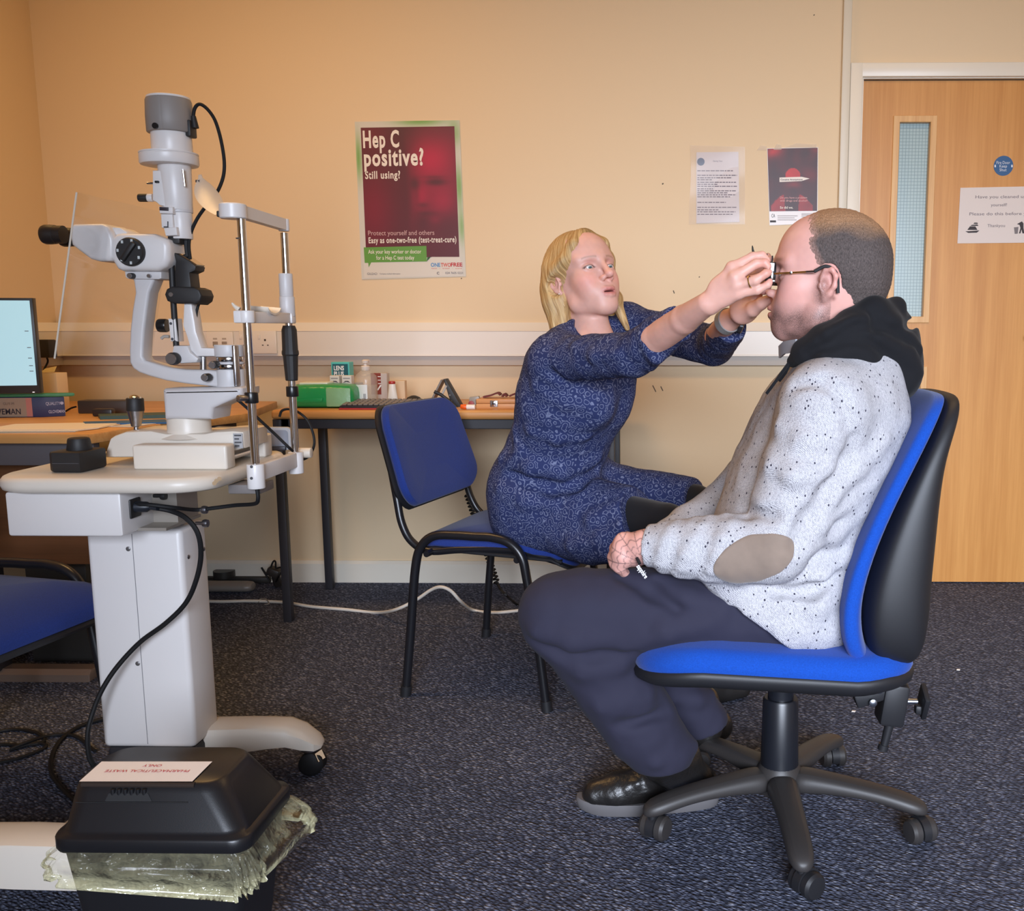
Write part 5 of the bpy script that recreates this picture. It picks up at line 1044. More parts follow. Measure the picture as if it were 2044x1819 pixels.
bm = MB(); f = [bm.verts.new(p+V((0, 0, 0.0022))) for p in lq]; bm.faces.new(f); o = obj('paper_label', bm, mat('label_paper', (236, 232, 232), 0.6), lid, smooth=False)
rdm = mat('print_red', (196, 60, 70), 0.6)
e0 = (lq[0]-lq[1]).normalized(); mid = (lq[0]+lq[1]+lq[2]+lq[3])/4; wl = (lq[0]-lq[1]).length; e1 = V((e0.y, -e0.x, 0)); e1 = e1 if e1.y < 0 else -e1
text('label_text', 'PHARMACEUTICAL WASTE', LP(296, 1541)+V((0, 0, 0.0022))-e1*0.001, e0, e1, 0.0115, rdm, lid, 0.95, 0.0, 'CENTER')
text('label_text', 'ONLY', LP(306, 1531)+V((0, 0, 0.0022))-e1*0.002, e0, e1, 0.0115, rdm, lid, 0.95, 0.0, 'CENTER')
fy = bcy+0.006-bd0*0.345
bm = MB(); sweep(bm, [V((LP(158, 1566).x, bcy+0.005-bd0*0.325, ZL-0.0035)), V((LP(386, 1566).x, bcy+0.005-bd0*0.325, ZL-0.0035))], 0.0045, 10); obj('flap_bevel', bm, mat('bevel_gloss', (52, 44, 40), 0.2), lid)  # bar added for the glossy front bevel of the flap
# recess and finger grips on the lid front
qf = P(258, 1590, bcy-bd0*0.39); 
def lidface(px, py):
    p0, p1 = V((bcx, bcy-bd0*0.44, ZR+0.014)), V((bcx, bcy+0.004-bd0*0.36, ZL-0.014)); n = V((0, -(p1.z-p0.z), (p1.y-p0.y))).normalized(); n = n if n.y < 0 else -n
    d = ray(px, py); c0 = V((0, 0, H)); t = (p0-c0).dot(n)/d.dot(n); return c0+d*t+n*0.0012, n
pts = [lidface(*p)[0] for p in ((218, 1584), (296, 1584), (304, 1600), (210, 1600))]
bm = MB(); bm.faces.new([bm.verts.new(p) for p in pts]); obj('finger_recess', bm, mat('recess_black', (14, 14, 16), 0.6), lid, smooth=False)
for k in range(6):
    p, n = lidface(226+k*12.5, 1580); bm = MB(); sweep(bm, [p+V((0, 0, 0.004))-n*0.001, p-V((0, 0, 0.005))-n*0.001], 0.0034, 8); obj('grip_rib', bm, lidm, lid)
for a_, b_ in (((152, 1602), (376, 1602)),):
    bm = MB(); sweep(bm, [lidface(*a_)[0], lidface(*b_)[0]], 0.0009, 6); obj('moulded_line', bm, mat('recess_black', (14, 14, 16), 0.6), lid)
# crumpled translucent liner draped outside below the rim
per = rrect(bw0*0.95, bd0*0.95, 0.03, 40); L_ = len(per); m_ = 40; bm = MB(); rows_ = []; tv = []
def hsh(a, b): return math.sin(a*12.9898+b*78.233)
for j in range(m_):
    t = j/(m_-1); row = []
    for k in range(L_):
        x, y = per[k]; an = 2*PI*k/L_; r_ = math.hypot(x, y); nx_, ny_ = x/r_, y/r_; u = x/bw0; front = y < -bd0*0.3
        if front: drop = 0.024+0.058*min(1, max(0, (u+0.50)/0.26))-0.022*max(0, (u-0.26)/0.22)
        elif x > 0: drop = 0.060+0.016*(y/bd0)
        else: drop = 0.03
        drop += 0.004*math.sin(an*11)+0.003*math.sin(an*29+1)
        flare = (0.020 if front else (0.040 if x > 0 else 0.012))*math.sin(min(1, t*1.15)*PI*0.62)
        fold = 0.0050*math.sin(an*15+t*5+2*math.sin(an*6))*t+0.0030*math.sin(an*34-t*11+math.sin(an*9)*2)*t**0.7+0.0028*math.sin(t*16+3*math.sin(an*7))*math.sin(an*5+1)*t
        out_ = 0.006+flare+fold
        row.append(bm.verts.new((bcx+x*0.99+nx_*out_, bcy+y*0.99+ny_*out_, ZR-0.014-drop*t))); tv.append(t)
    rows_.append(row)
for a_, b_ in zip(rows_, rows_[1:]):
    for k in range(L_): bm.faces.new((a_[k], a_[(k+1) % L_], b_[(k+1) % L_], b_[k]))
pl = bpy.data.materials.new('liner_film'); pl.use_nodes = True; nt = pl.node_tree; b = nt.nodes['Principled BSDF']
b.inputs['Base Color'].default_value = L((222, 216, 172)); b.inputs['Roughness'].default_value = 0.10; b.inputs['Specular IOR Level'].default_value = 1.0; b.inputs['Coat Weight'].default_value = 1.0; b.inputs['Coat Roughness'].default_value = 0.08
at = nt.nodes.new('ShaderNodeAttribute'); at.attribute_name = 'layers'
vv = coords(nt, (1, 1, 1.6)); n3 = noise(nt, vv, 16, 4, 0.6)
al = mth(nt, 'ADD', mth(nt, 'MULTIPLY', at.outputs['Fac'], 0.62), mth(nt, 'SUBTRACT', mth(nt, 'MULTIPLY', n3, 0.45), 0.10)); nt.links.new(al, b.inputs['Alpha'])
vr = nt.nodes.new('ShaderNodeTexVoronoi'); vr.inputs['Scale'].default_value = 26; nt.links.new(vv, vr.inputs['Vector'])
bumpn(nt, b, mth(nt, 'ADD', mth(nt, 'MULTIPLY', vr.outputs['Distance'], 0.7), n3), 1.0, 0.022)
o = obj('bin_liner', bm, pl, wb_, ang=180); attr_mesh(o.data, 'layers', np.repeat((np.array(tv, np.float32)**3.0)[:, None], 3, 1))

# ---- paper flecks on the carpet
for px, py, lab in ((1704, 1421, 'tiny white paper fleck on the carpet behind the swivel chair column'), (1913, 1338, 'tiny white paper fleck on the carpet right of the swivel chair back')):
    q = PZ(px, py, 0.001); bm = MB(); prism(bm, [(-0.006, -0.002), (0.003, -0.004), (0.006, 0.002), (-0.002, 0.005)], q, (1, 0, 0), (0, 1, 0), (0.0, 0.0, 0.0025)); tag(obj('paper_fleck', bm, pw, smooth=False), lab, 'paper')
# ================================================================== THINGS ON THE WALL AND DOOR
PY = WALL-0.003
def wq(px, py, d=0.0): return P(px, py, PY-d)
def flat(name, pts, d, m_, parent, kind='px'):
    bm = MB(); bm.faces.new([bm.verts.new(wq(x, y, d)) for x, y in pts]); return obj(name, bm, m_, parent, smooth=False)
def slab(name, pts, d0, d1, m_, parent):
    bm = MB(); a = [bm.verts.new(wq(x, y, d1)) for x, y in pts]; c = [bm.verts.new(P(x, y, WALL-d0)) for x, y in pts]; n = len(a)
    bm.faces.new(a); bm.faces.new(list(reversed(c)))
    for k in range(n): bm.faces.new((a[(k+1) % n], a[k], c[k], c[(k+1) % n]))
    return obj(name, bm, m_, parent, smooth=False)
def ptext(s, px0, px1, base, cap, m_, parent, tilt=0.0, bold=0.0, d=0.0016, name='poster_text', sp=1.0):
    """text fitted between px0 and px1 on the baseline (picture rows), capital height cap"""
    o = wq(px0, base, d); e = wq(px1, base-tilt*(px1-px0), d); h = (wq(px0, base-cap, d)-o).length; size = h/0.70
    t = text(name, s, o, e-o, (0, 0, 1), size, m_, parent, 1.0, bold, lift=0, spacing=sp)
    xs = [q.co.x for q in t.data.vertices]; w0 = max(xs)-min(xs); x0 = min(xs); k = (e-o).length/w0; org = ORG[parent.name]
    for q in t.data.vertices: q.co.x = (q.co.x-x0)*k+o.x-org.x
    return t
def picture_mat(name, rough=0.45):
    m = mat(name, (200, 200, 200), rough); nt, b = nodes(m); at = nt.nodes.new('ShaderNodeAttribute'); at.attribute_name = 'print'
    nt.links.new(at.outputs['Color'], b.inputs['Base Color']); return m
def picture(name, q, d, fn, nx, ny, m_, parent):
    """printed picture: grid between the corners q (TL, TR, BR, BL) coloured by fn(u, v) in 0..255"""
    tl, tr_, br_, bl = [np.array(c, float) for c in q]; bm = MB(); vs = []; cols = []
    for j in range(ny+1):
        for i in range(nx+1):
            u, v = i/nx, j/ny; p = (tl*(1-u)+tr_*u)*(1-v)+(bl*(1-u)+br_*u)*v; vs.append(bm.verts.new(wq(p[0], p[1], d))); cols.append(fn(u, v))
    for j in range(ny):
        for i in range(nx): a = j*(nx+1)+i; bm.faces.new((vs[a], vs[a+nx+1], vs[a+nx+2], vs[a+1]))
    o = obj(name, bm, m_, parent, smooth=False); c = np.array(cols, np.float32)/255; c = np.where(c <= 0.04045, c/12.92, ((c+0.055)/1.055)**2.4); attr_mesh(o.data, 'print', c); return o
def blob(u, v, cu_, cv, ru, rv, ang=0.0, p=2.0):
    du, dv = u-cu_, v-cv; c, s = math.cos(ang), math.sin(ang); a, b = (du*c+dv*s)/ru, (-du*s+dv*c)/rv; return math.exp(-(abs(a)**p+abs(b)**p))
# ---- big poster
po = thing('poster', wq(820, 556), 'large red Hep C poster with white lettering on the cream wall', 'poster')
pap = mat('poster_paper', (214, 208, 196), 0.4)
def border(u, v):
    g = 0.85*blob(u, v, 0.62, 0.0, 0.22, 0.03)+0.8*blob(u, v, 0.02, 0.23, 0.03, 0.13)+0.75*blob(u, v, 0.97, 0.42, 0.03, 0.12)+0.6*blob(u, v, 0.98, 0.68, 0.03, 0.10)+0.5*blob(u, v, 0.95, 0.08, 0.06, 0.08)
    g = min(1, g); return (206-110*g, 202-48*g, 190-130*g)
Q4 = [(708, 243), (917, 240), (930, 552), (722, 558)]
pb = slab('poster_sheet', Q4, 0.0004, 0.0, pap, po)
picture('border_print', Q4, 0.0003, border, 50, 70, picture_mat('border_ink'), po)
def face(u, v):
    bg = 0.55*blob(u, v, 0.1, 0.62, 0.22, 0.3)+0.35*blob(u, v, 0.12, 0.05, 0.2, 0.12)
    f = blob(u, v, 0.78, 0.36, 0.30, 0.42, 0.08, 3.2)
    lit = f*(0.55+0.45*blob(u, v, 0.72, 0.24, 0.22, 0.14)+0.40*blob(u, v, 0.60, 0.55, 0.07, 0.11, 0.15)+0.30*blob(u, v, 0.85, 0.60, 0.12, 0.10)+0.45*blob(u, v, 0.75, 0.72, 0.07, 0.025))
    drk = 1.15*blob(u, v, 0.78, 0.425, 0.11, 0.026)+1.1*blob(u, v, 0.545, 0.435, 0.055, 0.045)+0.5*blob(u, v, 0.75, 0.385, 0.13, 0.012)+0.6*blob(u, v, 0.63, 0.60, 0.06, 0.02)+0.5*blob(u, v, 0.68, 0.665, 0.10, 0.016)+0.9*blob(u, v, 0.62, 0.74, 0.09, 0.09)+0.8*blob(u, v, 0.9, 0.78, 0.16, 0.12)+0.35*blob(u, v, 0.57, 0.53, 0.03, 0.06)
    edge = 1.0 if u > 0.46+0.06*math.sin(v*3) else max(0, 1-(0.46+0.06*math.sin(v*3)-u)*16)
    lit = max(0, lit*edge*(1-min(1, drk))); k = min(1.2, lit); r = 88+92*k+58*bg; g = 30-2*k-10*bg; b = 38+24*k+10*bg
    tp = 0.25*blob(u, v, 0.6, 0.0, 0.5, 0.12); return (r-40*tp, g+12*tp, b)
PQ = [(720, 255), (907, 252), (917, 513), (731, 515)]
picture('face_print', PQ, 0.0007, face, 90, 120, picture_mat('poster_ink'), po)
flat('footer_white', [(731, 524), (853, 524), (862, 513), (918, 513), (924, 550), (727, 555), (726, 524)], 0.0009, pap, po)
gm2 = mat('poster_green', (96, 150, 58), 0.45)
bub = flat('green_bubble', [(726, 494), (851, 491), (852, 522), (741, 524), (736, 534), (735, 525), (728, 525)], 0.0012, gm2, po)
flat('bubble_fold', [(852, 522), (853, 514), (860, 513)], 0.00125, mat('poster_green_dark', (40, 84, 34), 0.5), po)
pw_ = mat('poster_white_ink', (232, 222, 210), 0.5)
ptext('Hep C', 725, 797, 294.5, 33, pw_, po, 0.012, 0.030, sp=1.13); ptext('positive?', 727, 846, 331, 33, pw_, po, 0.012, 0.030, sp=1.13)
ptext('Still using?', 729, 799, 357, 15, pw_, po, 0.012, 0.024, sp=1.12)
ptext('Protect yourself and others', 735, 867, 470, 9.5, mat('poster_pink_ink', (206, 168, 164), 0.5), po, 0.008, 0.0)
ptext('Easy as one-two-free (test-treat-cure)', 736, 911, 485.5, 11.5, pw_, po, 0.008, 0.022, sp=1.12)
ptext('Ask your key worker or doctor', 735, 841, 506.5, 8, pw_, po, 0.004, 0.006); ptext('for a Hep C test today', 751, 827, 518.5, 8, pw_, po, 0.004, 0.006)
ptext('ONE', 860, 879, 532.5, 7.5, mat('ink_blue', (86, 140, 190), 0.5), po, 0, 0.03); ptext('TWO', 880, 900, 532.5, 7.5, mat('ink_orange', (206, 96, 80), 0.5), po, 0, 0.03); ptext('FREE', 900, 923, 532, 7.5, mat('ink_red', (186, 42, 44), 0.5), po, 0, 0.03)
ptext('test  -  treat  -  cure', 861, 922, 537, 2.6, mat('ink_orange', (206, 96, 80), 0.5), po)
ik = mat('ink_dark', (72, 62, 74), 0.6); ptext('C', 872, 877, 548, 5, ik, po, 0, 0.02); ptext('024 7605 0221', 889, 924, 547, 4.2, ik, po)
ptext('GILEAD', 733, 753, 549, 4.6, mat('ink_grey', (110, 104, 104), 0.6), po); ptext('Company medical information', 758, 799, 548, 3, mat('ink_grey', (110, 104, 104), 0.6), po)
# ---- plastic wallet notice
wa = thing('notice_wallet', wq(1431, 450), 'white typed notice with a round blue logo in a clear plastic wallet on the wall', 'notice')
film = mat('wallet_film', (216, 210, 210), 0.22, spec=0.5, alpha=0.16)
slab('paper_notice', [(1390, 304), (1474, 303), (1476, 443), (1390, 446)], 0.0008, 0.0, mat('notice_paper', (214, 206, 206), 0.6), wa)
bm = MB(); g = []
for j in range(17):
    for i in range(9):
        u, v = i/8, j/16; x = 1377+110*u+2*math.sin(v*5)*(1-u); y = 290+158*v+3*u*(1-v); g.append(bm.verts.new(wq(x, y, 0.004+0.004*math.sin(v*7+u*2)+0.003*math.sin(u*5+1))))
for j in range(16):
    for i in range(8): a = j*9+i; bm.faces.new((g[a], g[a+9], g[a+10], g[a+1]))
obj('wallet_film', bm, film, wa, ang=180)
ink = mat('typed_ink', (120, 112, 120), 0.7)
bm = MB(); c_ = wq(1399, 323, 0.0006); r_ = 0.0145; n = 24; bm.faces.new([bm.verts.new(c_+V((r_*math.cos(-2*PI*k/n), 0, r_*math.sin(-2*PI*k/n)))) for k in range(n)]); obj('round_logo', bm, mat('logo_blue', (62, 84, 114), 0.5), wa, smooth=False)
ptext('Opening Times', 1423, 1442, 323, 3.2, ink, wa, d=0.0006)
rl = random.Random(5)
lines = [(341, 1392, 1463), (350, 1392, 1471), (355, 1392, 1461), (359, 1392, 1421), (364, 1392, 1470), (368, 1392, 1432), (372, 1392, 1471), (377, 1392, 1423), (381, 1392, 1470), (385, 1392, 1452), (389, 1392, 1469), (393, 1392, 1458), (404, 1392, 1449), (414, 1392, 1470), (419, 1392, 1434), (423, 1392, 1468), (428, 1392, 1463)]
for y, x0, x1 in lines:
    bm = MB(); x = x0
    while x < x1:
        w_ = rl.uniform(3, 9); a = wq(x, y-0.9, 0.0006); c2 = wq(min(x+w_, x1), y+0.9, 0.0006); bm.faces.new([bm.verts.new(q) for q in (a, V((a.x, a.y, c2.z)), c2, V((c2.x, c2.y, a.z)))]); x += w_+1.4
    obj('typed_line', bm, ink, wa, smooth=False)
# ---- small red poster
rp = thing('poster', wq(1582, 448), 'small dark red poster of a hooded figure with a white pen shape across the eyes', 'poster')
slab('poster_sheet', [(1531, 296), (1633, 294), (1632, 425), (1630, 446), (1536, 450)], 0.0004, 0.0, mat('poster_white', (220, 214, 210), 0.35), rp)
def hood(u, v):
    n = 0.5+0.5*math.sin(u*9+math.sin(v*7)*2)*math.sin(v*8+math.sin(u*6)*2)
    r, g, b = 62+16*n, 34, 38
    k = 0.9*blob(u, v, 0.12, 0.05, 0.22, 0.10)*(0.6+0.4*n)+0.35*blob(u, v, 0.95, 0.03, 0.12, 0.05)+0.22*blob(u, v, 0.85, 0.42, 0.2, 0.12)+0.2*blob(u, v, 0.8, 0.12, 0.3, 0.1)*n
    k = max(k, 1.0 if (u-0.50)**2/0.155**2+(v-0.44)**2/0.125**2 < 1 and v < 0.47 else 0)
    k = max(k, 0.55*blob(u, v, 0.50, 0.58, 0.14, 0.05))
    sh = 1 if v > 0.74 and abs(u-0.47) < 0.44*min(1, (v-0.70)/0.22)**0.5 and abs(u-0.47) > 0.16-0.1*(v-0.74) else 0
    k = max(k, 0.72*sh*(0.8+0.2*n)); k *= 1-0.6*blob(u, v, 0.50, 0.75, 0.10, 0.16)
    return (r+112*k, g+6*k, b+2*k)
picture('figure_print', [(1532, 297), (1632, 295), (1631, 421), (1536, 422)], 0.0006, hood, 70, 90, picture_mat('poster_ink'), rp)
flat('pen_band', [(1556, 354.5), (1600, 353), (1616, 356.5), (1600, 361.5), (1556, 363.5)], 0.0009, pw_, rp)
ptext('Cocaine Anonymous', 1558, 1602, 360.3, 3.4, mat('ink_black', (50, 44, 46), 0.6), rp, 0.01, 0.01)
pk = mat('ink_pale_red', (222, 168, 164), 0.5)
ptext('Do you have a problem', 1557, 1611, 396.5, 4, pk, rp); ptext('with drugs and alcohol?', 1557, 1612, 402.5, 4, pk, rp); ptext('So did we.', 1557, 1583, 416.5, 4.6, pw_, rp, 0, 0.015)
ptext('CA', 1540, 1547, 434, 7, mat('ink_black', (50, 44, 46), 0.6), rp)
flat('footer_bar', [(1537, 440), (1549, 440), (1549, 444), (1537, 444)], 0.0006, mat('ink_black', (50, 44, 46), 0.6), rp)
for y, x0, x1 in ((427, 1600, 1628), (429.5, 1600, 1622), (431, 1552, 1592), (435, 1552, 1586), (439, 1552, 1590), (433, 1600, 1626)): flat('small_print', [(x0, y-0.7), (x1, y-0.7), (x1, y+0.7), (x0, y+0.7)], 0.0006, mat('ink_pale_grey', (170, 164, 164), 0.6), rp)
tape = mat('sticky_tape', (232, 218, 196), 0.15, spec=0.9, alpha=0.45)
for k, (x0, y0, x1, y1) in enumerate(((1511, 290, 1530, 300), (1544, 287, 1560, 299), (1563, 286, 1630, 295))): flat('tape_strip', [(x0, y1), (x0+(x1-x0)*0.4, y0), (x1, y0+2), (x1, y1)], 0.0012, tape, rp)
# ---- on the door
DYF = Y0-0.001
def dq(px, py, d=0.0): return P(px, py, DYF-d)
ds = thing('door_sign', dq(2003, 331), 'small round blue fire door sign with white lettering on the door', 'sign')
bm = MB(); lathe(bm, dq(2003, 331)+V((0, 0.001, 0)), (0, -1, 0), [(0.0375, 0), (0.0375, 0.0012), (0, 0.0012)], 36); obj('sign_disc', bm, mat('sign_blue', (34, 82, 128), 0.4), ds)
sw = mat('sign_white', (210, 214, 220), 0.5)
PY_keep = PY
PY = DYF-0.0004
ptext('Fire Door', 1989, 2016, 327.5, 6, sw, ds, d=0.001, name='sign_text'); ptext('Keep', 1995, 2010, 334.5, 6, sw, ds, d=0.001, name='sign_text'); ptext('Shut', 1995, 2009, 342, 6, sw, ds, d=0.001, name='sign_text')
for x in (1986.5, 2020): flat('sign_hole', [(x-1.5, 329), (x+1.5, 329), (x+1.5, 334), (x-1.5, 334)], 0.001, sw, ds)
no = thing('door_notice', wq(2000, 486), 'white cleaning up notice with clip art taped to the door', 'notice')
bm = MB(); qs = [(1917, 375), (2112, 371), (2106, 484), (1911, 486)]
a = [bm.verts.new(wq(x, y, 0.0008)) for x, y in qs]; c = [bm.verts.new(P(x, y, Y0-0.0002)) for x, y in qs]; bm.faces.new(a); bm.faces.new(list(reversed(c)))
for k in range(4): bm.faces.new((a[(k+1) % 4], a[k], c[k], c[(k+1) % 4]))
obj('paper_sheet', bm, mat('notice_white', (214, 202, 194), 0.6), no, smooth=False)
ni = mat('notice_ink', (118, 106, 110), 0.7); nb = mat('clip_art_black', (56, 50, 52), 0.7)
ptext('Have you cleaned up after', 1947, 2076, 396, 6, ni, no, 0.01, d=0.0014, name='notice_text'); ptext('yourself?', 1978, 2010, 412, 6, ni, no, 0.01, d=0.0014, name='notice_text'); ptext('Please do this before you leave', 1935, 2090, 430, 6, ni, no, 0.01, d=0.0014, name='notice_text'); ptext('Thankyou', 1971, 2006, 453.5, 6, ni, no, 0.01, d=0.0014, name='notice_text')
for pts in ([(1927, 462), (1955, 460), (1950, 464.5), (1933, 465)], [(1931, 459), (1936, 452), (1947, 452), (1951, 459)], [(1937, 451), (1940, 449), (1951, 448), (1953, 451)], [(1943, 447), (1945, 444.5), (1951, 444.5), (1952, 447)]): flat('crockery_print', pts, 0.0014, nb, no)
for pts in ([(2024, 454), (2033, 453), (2031.5, 466.5), (2025.5, 467)], [(2036, 444), (2040, 442), (2043, 446), (2043, 455), (2045, 466), (2041, 466), (2039, 458), (2037, 466), (2034, 466), (2037, 455), (2035, 449), (2030, 447.5)], ): flat('litter_figure', pts, 0.0014, nb if pts[0][0] > 2030 else mat('clip_art_grey', (120, 112, 112), 0.7), no)
PY = PY_keep
# ================================================================== SMOOTH BODY SURFACES
class Sdf:
    """smoothly blended tapered limbs and ellipsoids, meshed as one continuous surface"""
    def __init__(s): s.p = []
    def _add(s, fn, c, r, k, sub=False, inter=False): s.p.append((fn, np.array(c, np.float32), float(r), float(k), sub)); return s
    def cone(s, a, b, ra, rb, k=0.02, sub=False):
        a, b = np.array(a, np.float32), np.array(b, np.float32); ba = b-a; l2 = float(ba@ba)+1e-12
        def fn(q):
            pa = q-a; h = np.clip((pa@ba)/l2, 0, 1); d = pa-h[:, None]*ba
            return np.sqrt((d*d).sum(1))-(ra+(rb-ra)*h)
        return s._add(fn, (a+b)/2, math.sqrt(l2)/2+max(ra, rb), k, sub)
    def chain(s, pts, k=0.02, kj=None, sub=False):
        for i in range(len(pts)-1): s.cone(pts[i][0], pts[i+1][0], pts[i][1], pts[i+1][1], (k if i == 0 else (kj if kj is not None else min(k, 0.006))), sub)
        return s
    def ell(s, c, r, R=None, k=0.02, sub=False):
        c = np.array(c, np.float32); r = np.array(r, np.float32); Rm = np.array(R, np.float32) if R is not None else np.eye(3, dtype=np.float32)
        def fn(q):
            l = (q-c)@Rm; k0 = np.sqrt(((l/r)**2).sum(1)); k1 = np.sqrt(((l/(r*r))**2).sum(1))+1e-9
            return np.where(k0 < 1e-3, -r.min(), k0*(k0-1)/k1)
        return s._add(fn, c, r.max(), k, sub)
    def box(s, c, h, R, rad, k=0.01, sub=False):
        c = np.array(c, np.float32); h = np.array(h, np.float32)-rad; Rm = np.array(R, np.float32)
        def fn(q):
            l = np.abs((q-c)@Rm)-h; return np.sqrt((np.maximum(l, 0)**2).sum(1))+np.minimum(l.max(1), 0)-rad
        return s._add(fn, c, float(np.linalg.norm(h))+rad, k, sub)
    def ev(s, q, blk=None):
        """q: (N,3) points, or (B,M,3) blocks (culled block by block)"""
        if q.ndim == 2: q = q[:, None, :]
        B, M = q.shape[:2]; D = np.full((B, M), 0.5, np.float32)
        cen = (q.min(1)+q.max(1))/2; br = np.sqrt(((q.max(1)-q.min(1))**2).sum(1))/2
        for fn, c, r, k, sub in s.p:
            m = np.nonzero(np.sqrt(((cen-c)**2).sum(1)) < r+br+k+0.045)[0]
            if len(m) == 0: continue
            f = fn(q[m].reshape(-1, 3)).reshape(len(m), M).astype(np.float32); d = D[m]
            if sub: h = np.maximum(k-np.abs(d+f), 0)/max(k, 1e-6); D[m] = np.maximum(d, -f)+h*h*k*0.25
            else: h = np.maximum(k-np.abs(d-f), 0)/max(k, 1e-6); D[m] = np.minimum(d, f)-h*h*k*0.25
        return D
    def mesh(s, h, post=None):
        n = 8; bs = n*h
        pos = [(c, r, k) for fn, c, r, k, sub in s.p if not sub]
        lo = np.min([c-r for c, r, k in pos], 0)-0.02; hi = np.max([c+r for c, r, k in pos], 0)+0.02
        nb = np.ceil((hi-lo)/bs).astype(int); ii = np.stack(np.meshgrid(*[np.arange(q) for q in nb], indexing='ij'), -1).reshape(-1, 3)
        f = (lambda q: s.ev(q)) if post is None else (lambda q: post(q, s.ev(q)))
        cc = (lo+(ii+0.5)*bs).astype(np.float32)
        d = f(cc[:, None, :])[:, 0]
        ii = ii[np.abs(d) < bs*1.15+0.006]
        o = np.stack(np.meshgrid(*[np.arange(n+1)]*3, indexing='ij'), -1).reshape(-1, 3)
        nn = n+1; g0 = ii*n
        Dl = []
        for a in range(0, len(ii), 1500): Dl.append(f((lo+(g0[a:a+1500, None, :]+o[None])*h).astype(np.float32)))
        D = np.concatenate(Dl).reshape(-1, nn, nn, nn)
        big = nb*n+4; key = lambda c: (c[..., 0].astype(np.int64)*big[1]+c[..., 1])*big[2]+c[..., 2]
        neg = D < 0
        cn = sum(neg[:, i:n+i, j:n+j, k:n+k].astype(np.int8) for i in (0, 1) for j in (0, 1) for k in (0, 1))
        bi, ci, cj, ck = np.nonzero((cn > 0) & (cn < 8))
        acc = np.zeros((len(bi), 3)); cnt = np.zeros(len(bi))
        for ax in range(3):
            for u in (0, 1):
                for v in (0, 1):
                    off = [0, 0, 0]; a1, a2 = [q for q in range(3) if q != ax]; off[a1] = u; off[a2] = v; e = list(off); e[ax] = 1
                    d0 = D[bi, ci+off[0], cj+off[1], ck+off[2]]; d1 = D[bi, ci+e[0], cj+e[1], ck+e[2]]; m = (d0 < 0) != (d1 < 0)
                    t = np.where(m, d0/np.where(m, d0-d1, 1), 0); p = np.zeros((len(bi), 3)); p[:, a1] = u; p[:, a2] = v; p[:, ax] = t
                    acc += p*m[:, None]; cnt += m
        cell = g0[bi]+np.stack([ci, cj, ck], -1); vp = lo+(cell+acc/cnt[:, None])*h
        ck_ = key(cell); od = np.argsort(ck_); sk = ck_[od]; vp = vp[od]
        quads = []
        for ax in range(3):
            a1, a2 = [(1, 2), (2, 0), (0, 1)][ax]
            sl0 = [slice(0, n)]*3; sl1 = list(sl0); sl1[ax] = slice(1, n+1)
            A = neg[(slice(None),)+tuple(sl0)]; Bq = neg[(slice(None),)+tuple(sl1)]
            b_, i_, j_, k_ = np.nonzero(A != Bq); g = g0[b_]+np.stack([i_, j_, k_], -1); flip = A[b_, i_, j_, k_]
            idx = []
            for du, dv in ((-1, -1), (0, -1), (0, 0), (-1, 0)):
                c = g.copy(); c[:, a1] += du; c[:, a2] += dv; q = key(c); w_ = np.searchsorted(sk, q); w_ = np.clip(w_, 0, len(sk)-1); idx.append(np.where(sk[w_] == q, w_, -1))
            qd = np.stack(idx, -1); ok = (qd >= 0).all(1); qd = qd[ok]; fl = flip[ok]
            qd = np.where(fl[:, None], qd, qd[:, ::-1]); quads.append(qd)
        return vp.astype(np.float32), np.concatenate(quads).astype(np.int32)
def vnormals(v, q):
    n = np.cross(v[q[:, 2]]-v[q[:, 0]], v[q[:, 3]]-v[q[:, 1]]); out = np.zeros_like(v)
    for k in range(4): np.add.at(out, q[:, k], n)
    return out/(np.linalg.norm(out, axis=1, keepdims=True)+1e-12)
def relax(v, q, it=2, lam=0.5):
    for _ in range(it):
        acc = np.zeros_like(v); cnt = np.zeros(len(v), np.float32)
        for a, b in ((0, 1), (1, 2), (2, 3), (3, 0)):
            np.add.at(acc, q[:, a], v[q[:, b]]); np.add.at(acc, q[:, b], v[q[:, a]]); np.add.at(cnt, q[:, a], 1); np.add.at(cnt, q[:, b], 1)
        v = v+lam*(acc/cnt[:, None]-v)
    return v
def sdf_obj(name, S, h, m, parent, color=None, disp=None, post=None, it=2, keep=None, label=None):
    v, q = S.mesh(h, post); v = relax(v, q, it)
    if keep is not None:
        kv = keep(v); q = q[kv[q].all(1)]; used = np.unique(q); mp = np.full(len(v), -1, np.int32); mp[used] = np.arange(len(used)); v = v[used]; q = mp[q]
    if disp is not None: v = v+vnormals(v, q)*disp(v)[:, None].astype(np.float32)
    org = np.array(ORG[parent.name], np.float32); me = bpy.data.meshes.new(name)
    me.vertices.add(len(v)); me.vertices.foreach_set('co', (v-org).ravel()); me.loops.add(q.size); me.loops.foreach_set('vertex_index', q.ravel())
    me.polygons.add(len(q)); me.polygons.foreach_set('loop_start', np.arange(0, q.size, 4, dtype=np.int32)); me.polygons.foreach_set('loop_total', np.full(len(q), 4, np.int32))
    me.update(); me.validate()
    for mm in (m if isinstance(m, (list, tuple)) else [m]): me.materials.append(mm)
    me.shade_smooth()
    if color is not None: attr_mesh(me, 'tint', color(v, vnormals(v, q)).astype(np.float32))
    o = bpy.data.objects.new(name, me); COL.objects.link(o); o.parent = parent; ORG[o.name] = ORG[parent.name]
    if label: o['label'] = label
    return o
def A3(p): return np.array((p[0], p[1], p[2]), np.float32)
def gau(v, c, r): 
    d = (v-np.array(c, np.float32))/np.array(r, np.float32); return np.exp(-(d*d).sum(1))
def linrgb(c): return np.array([lin(q) for q in c], np.float32)
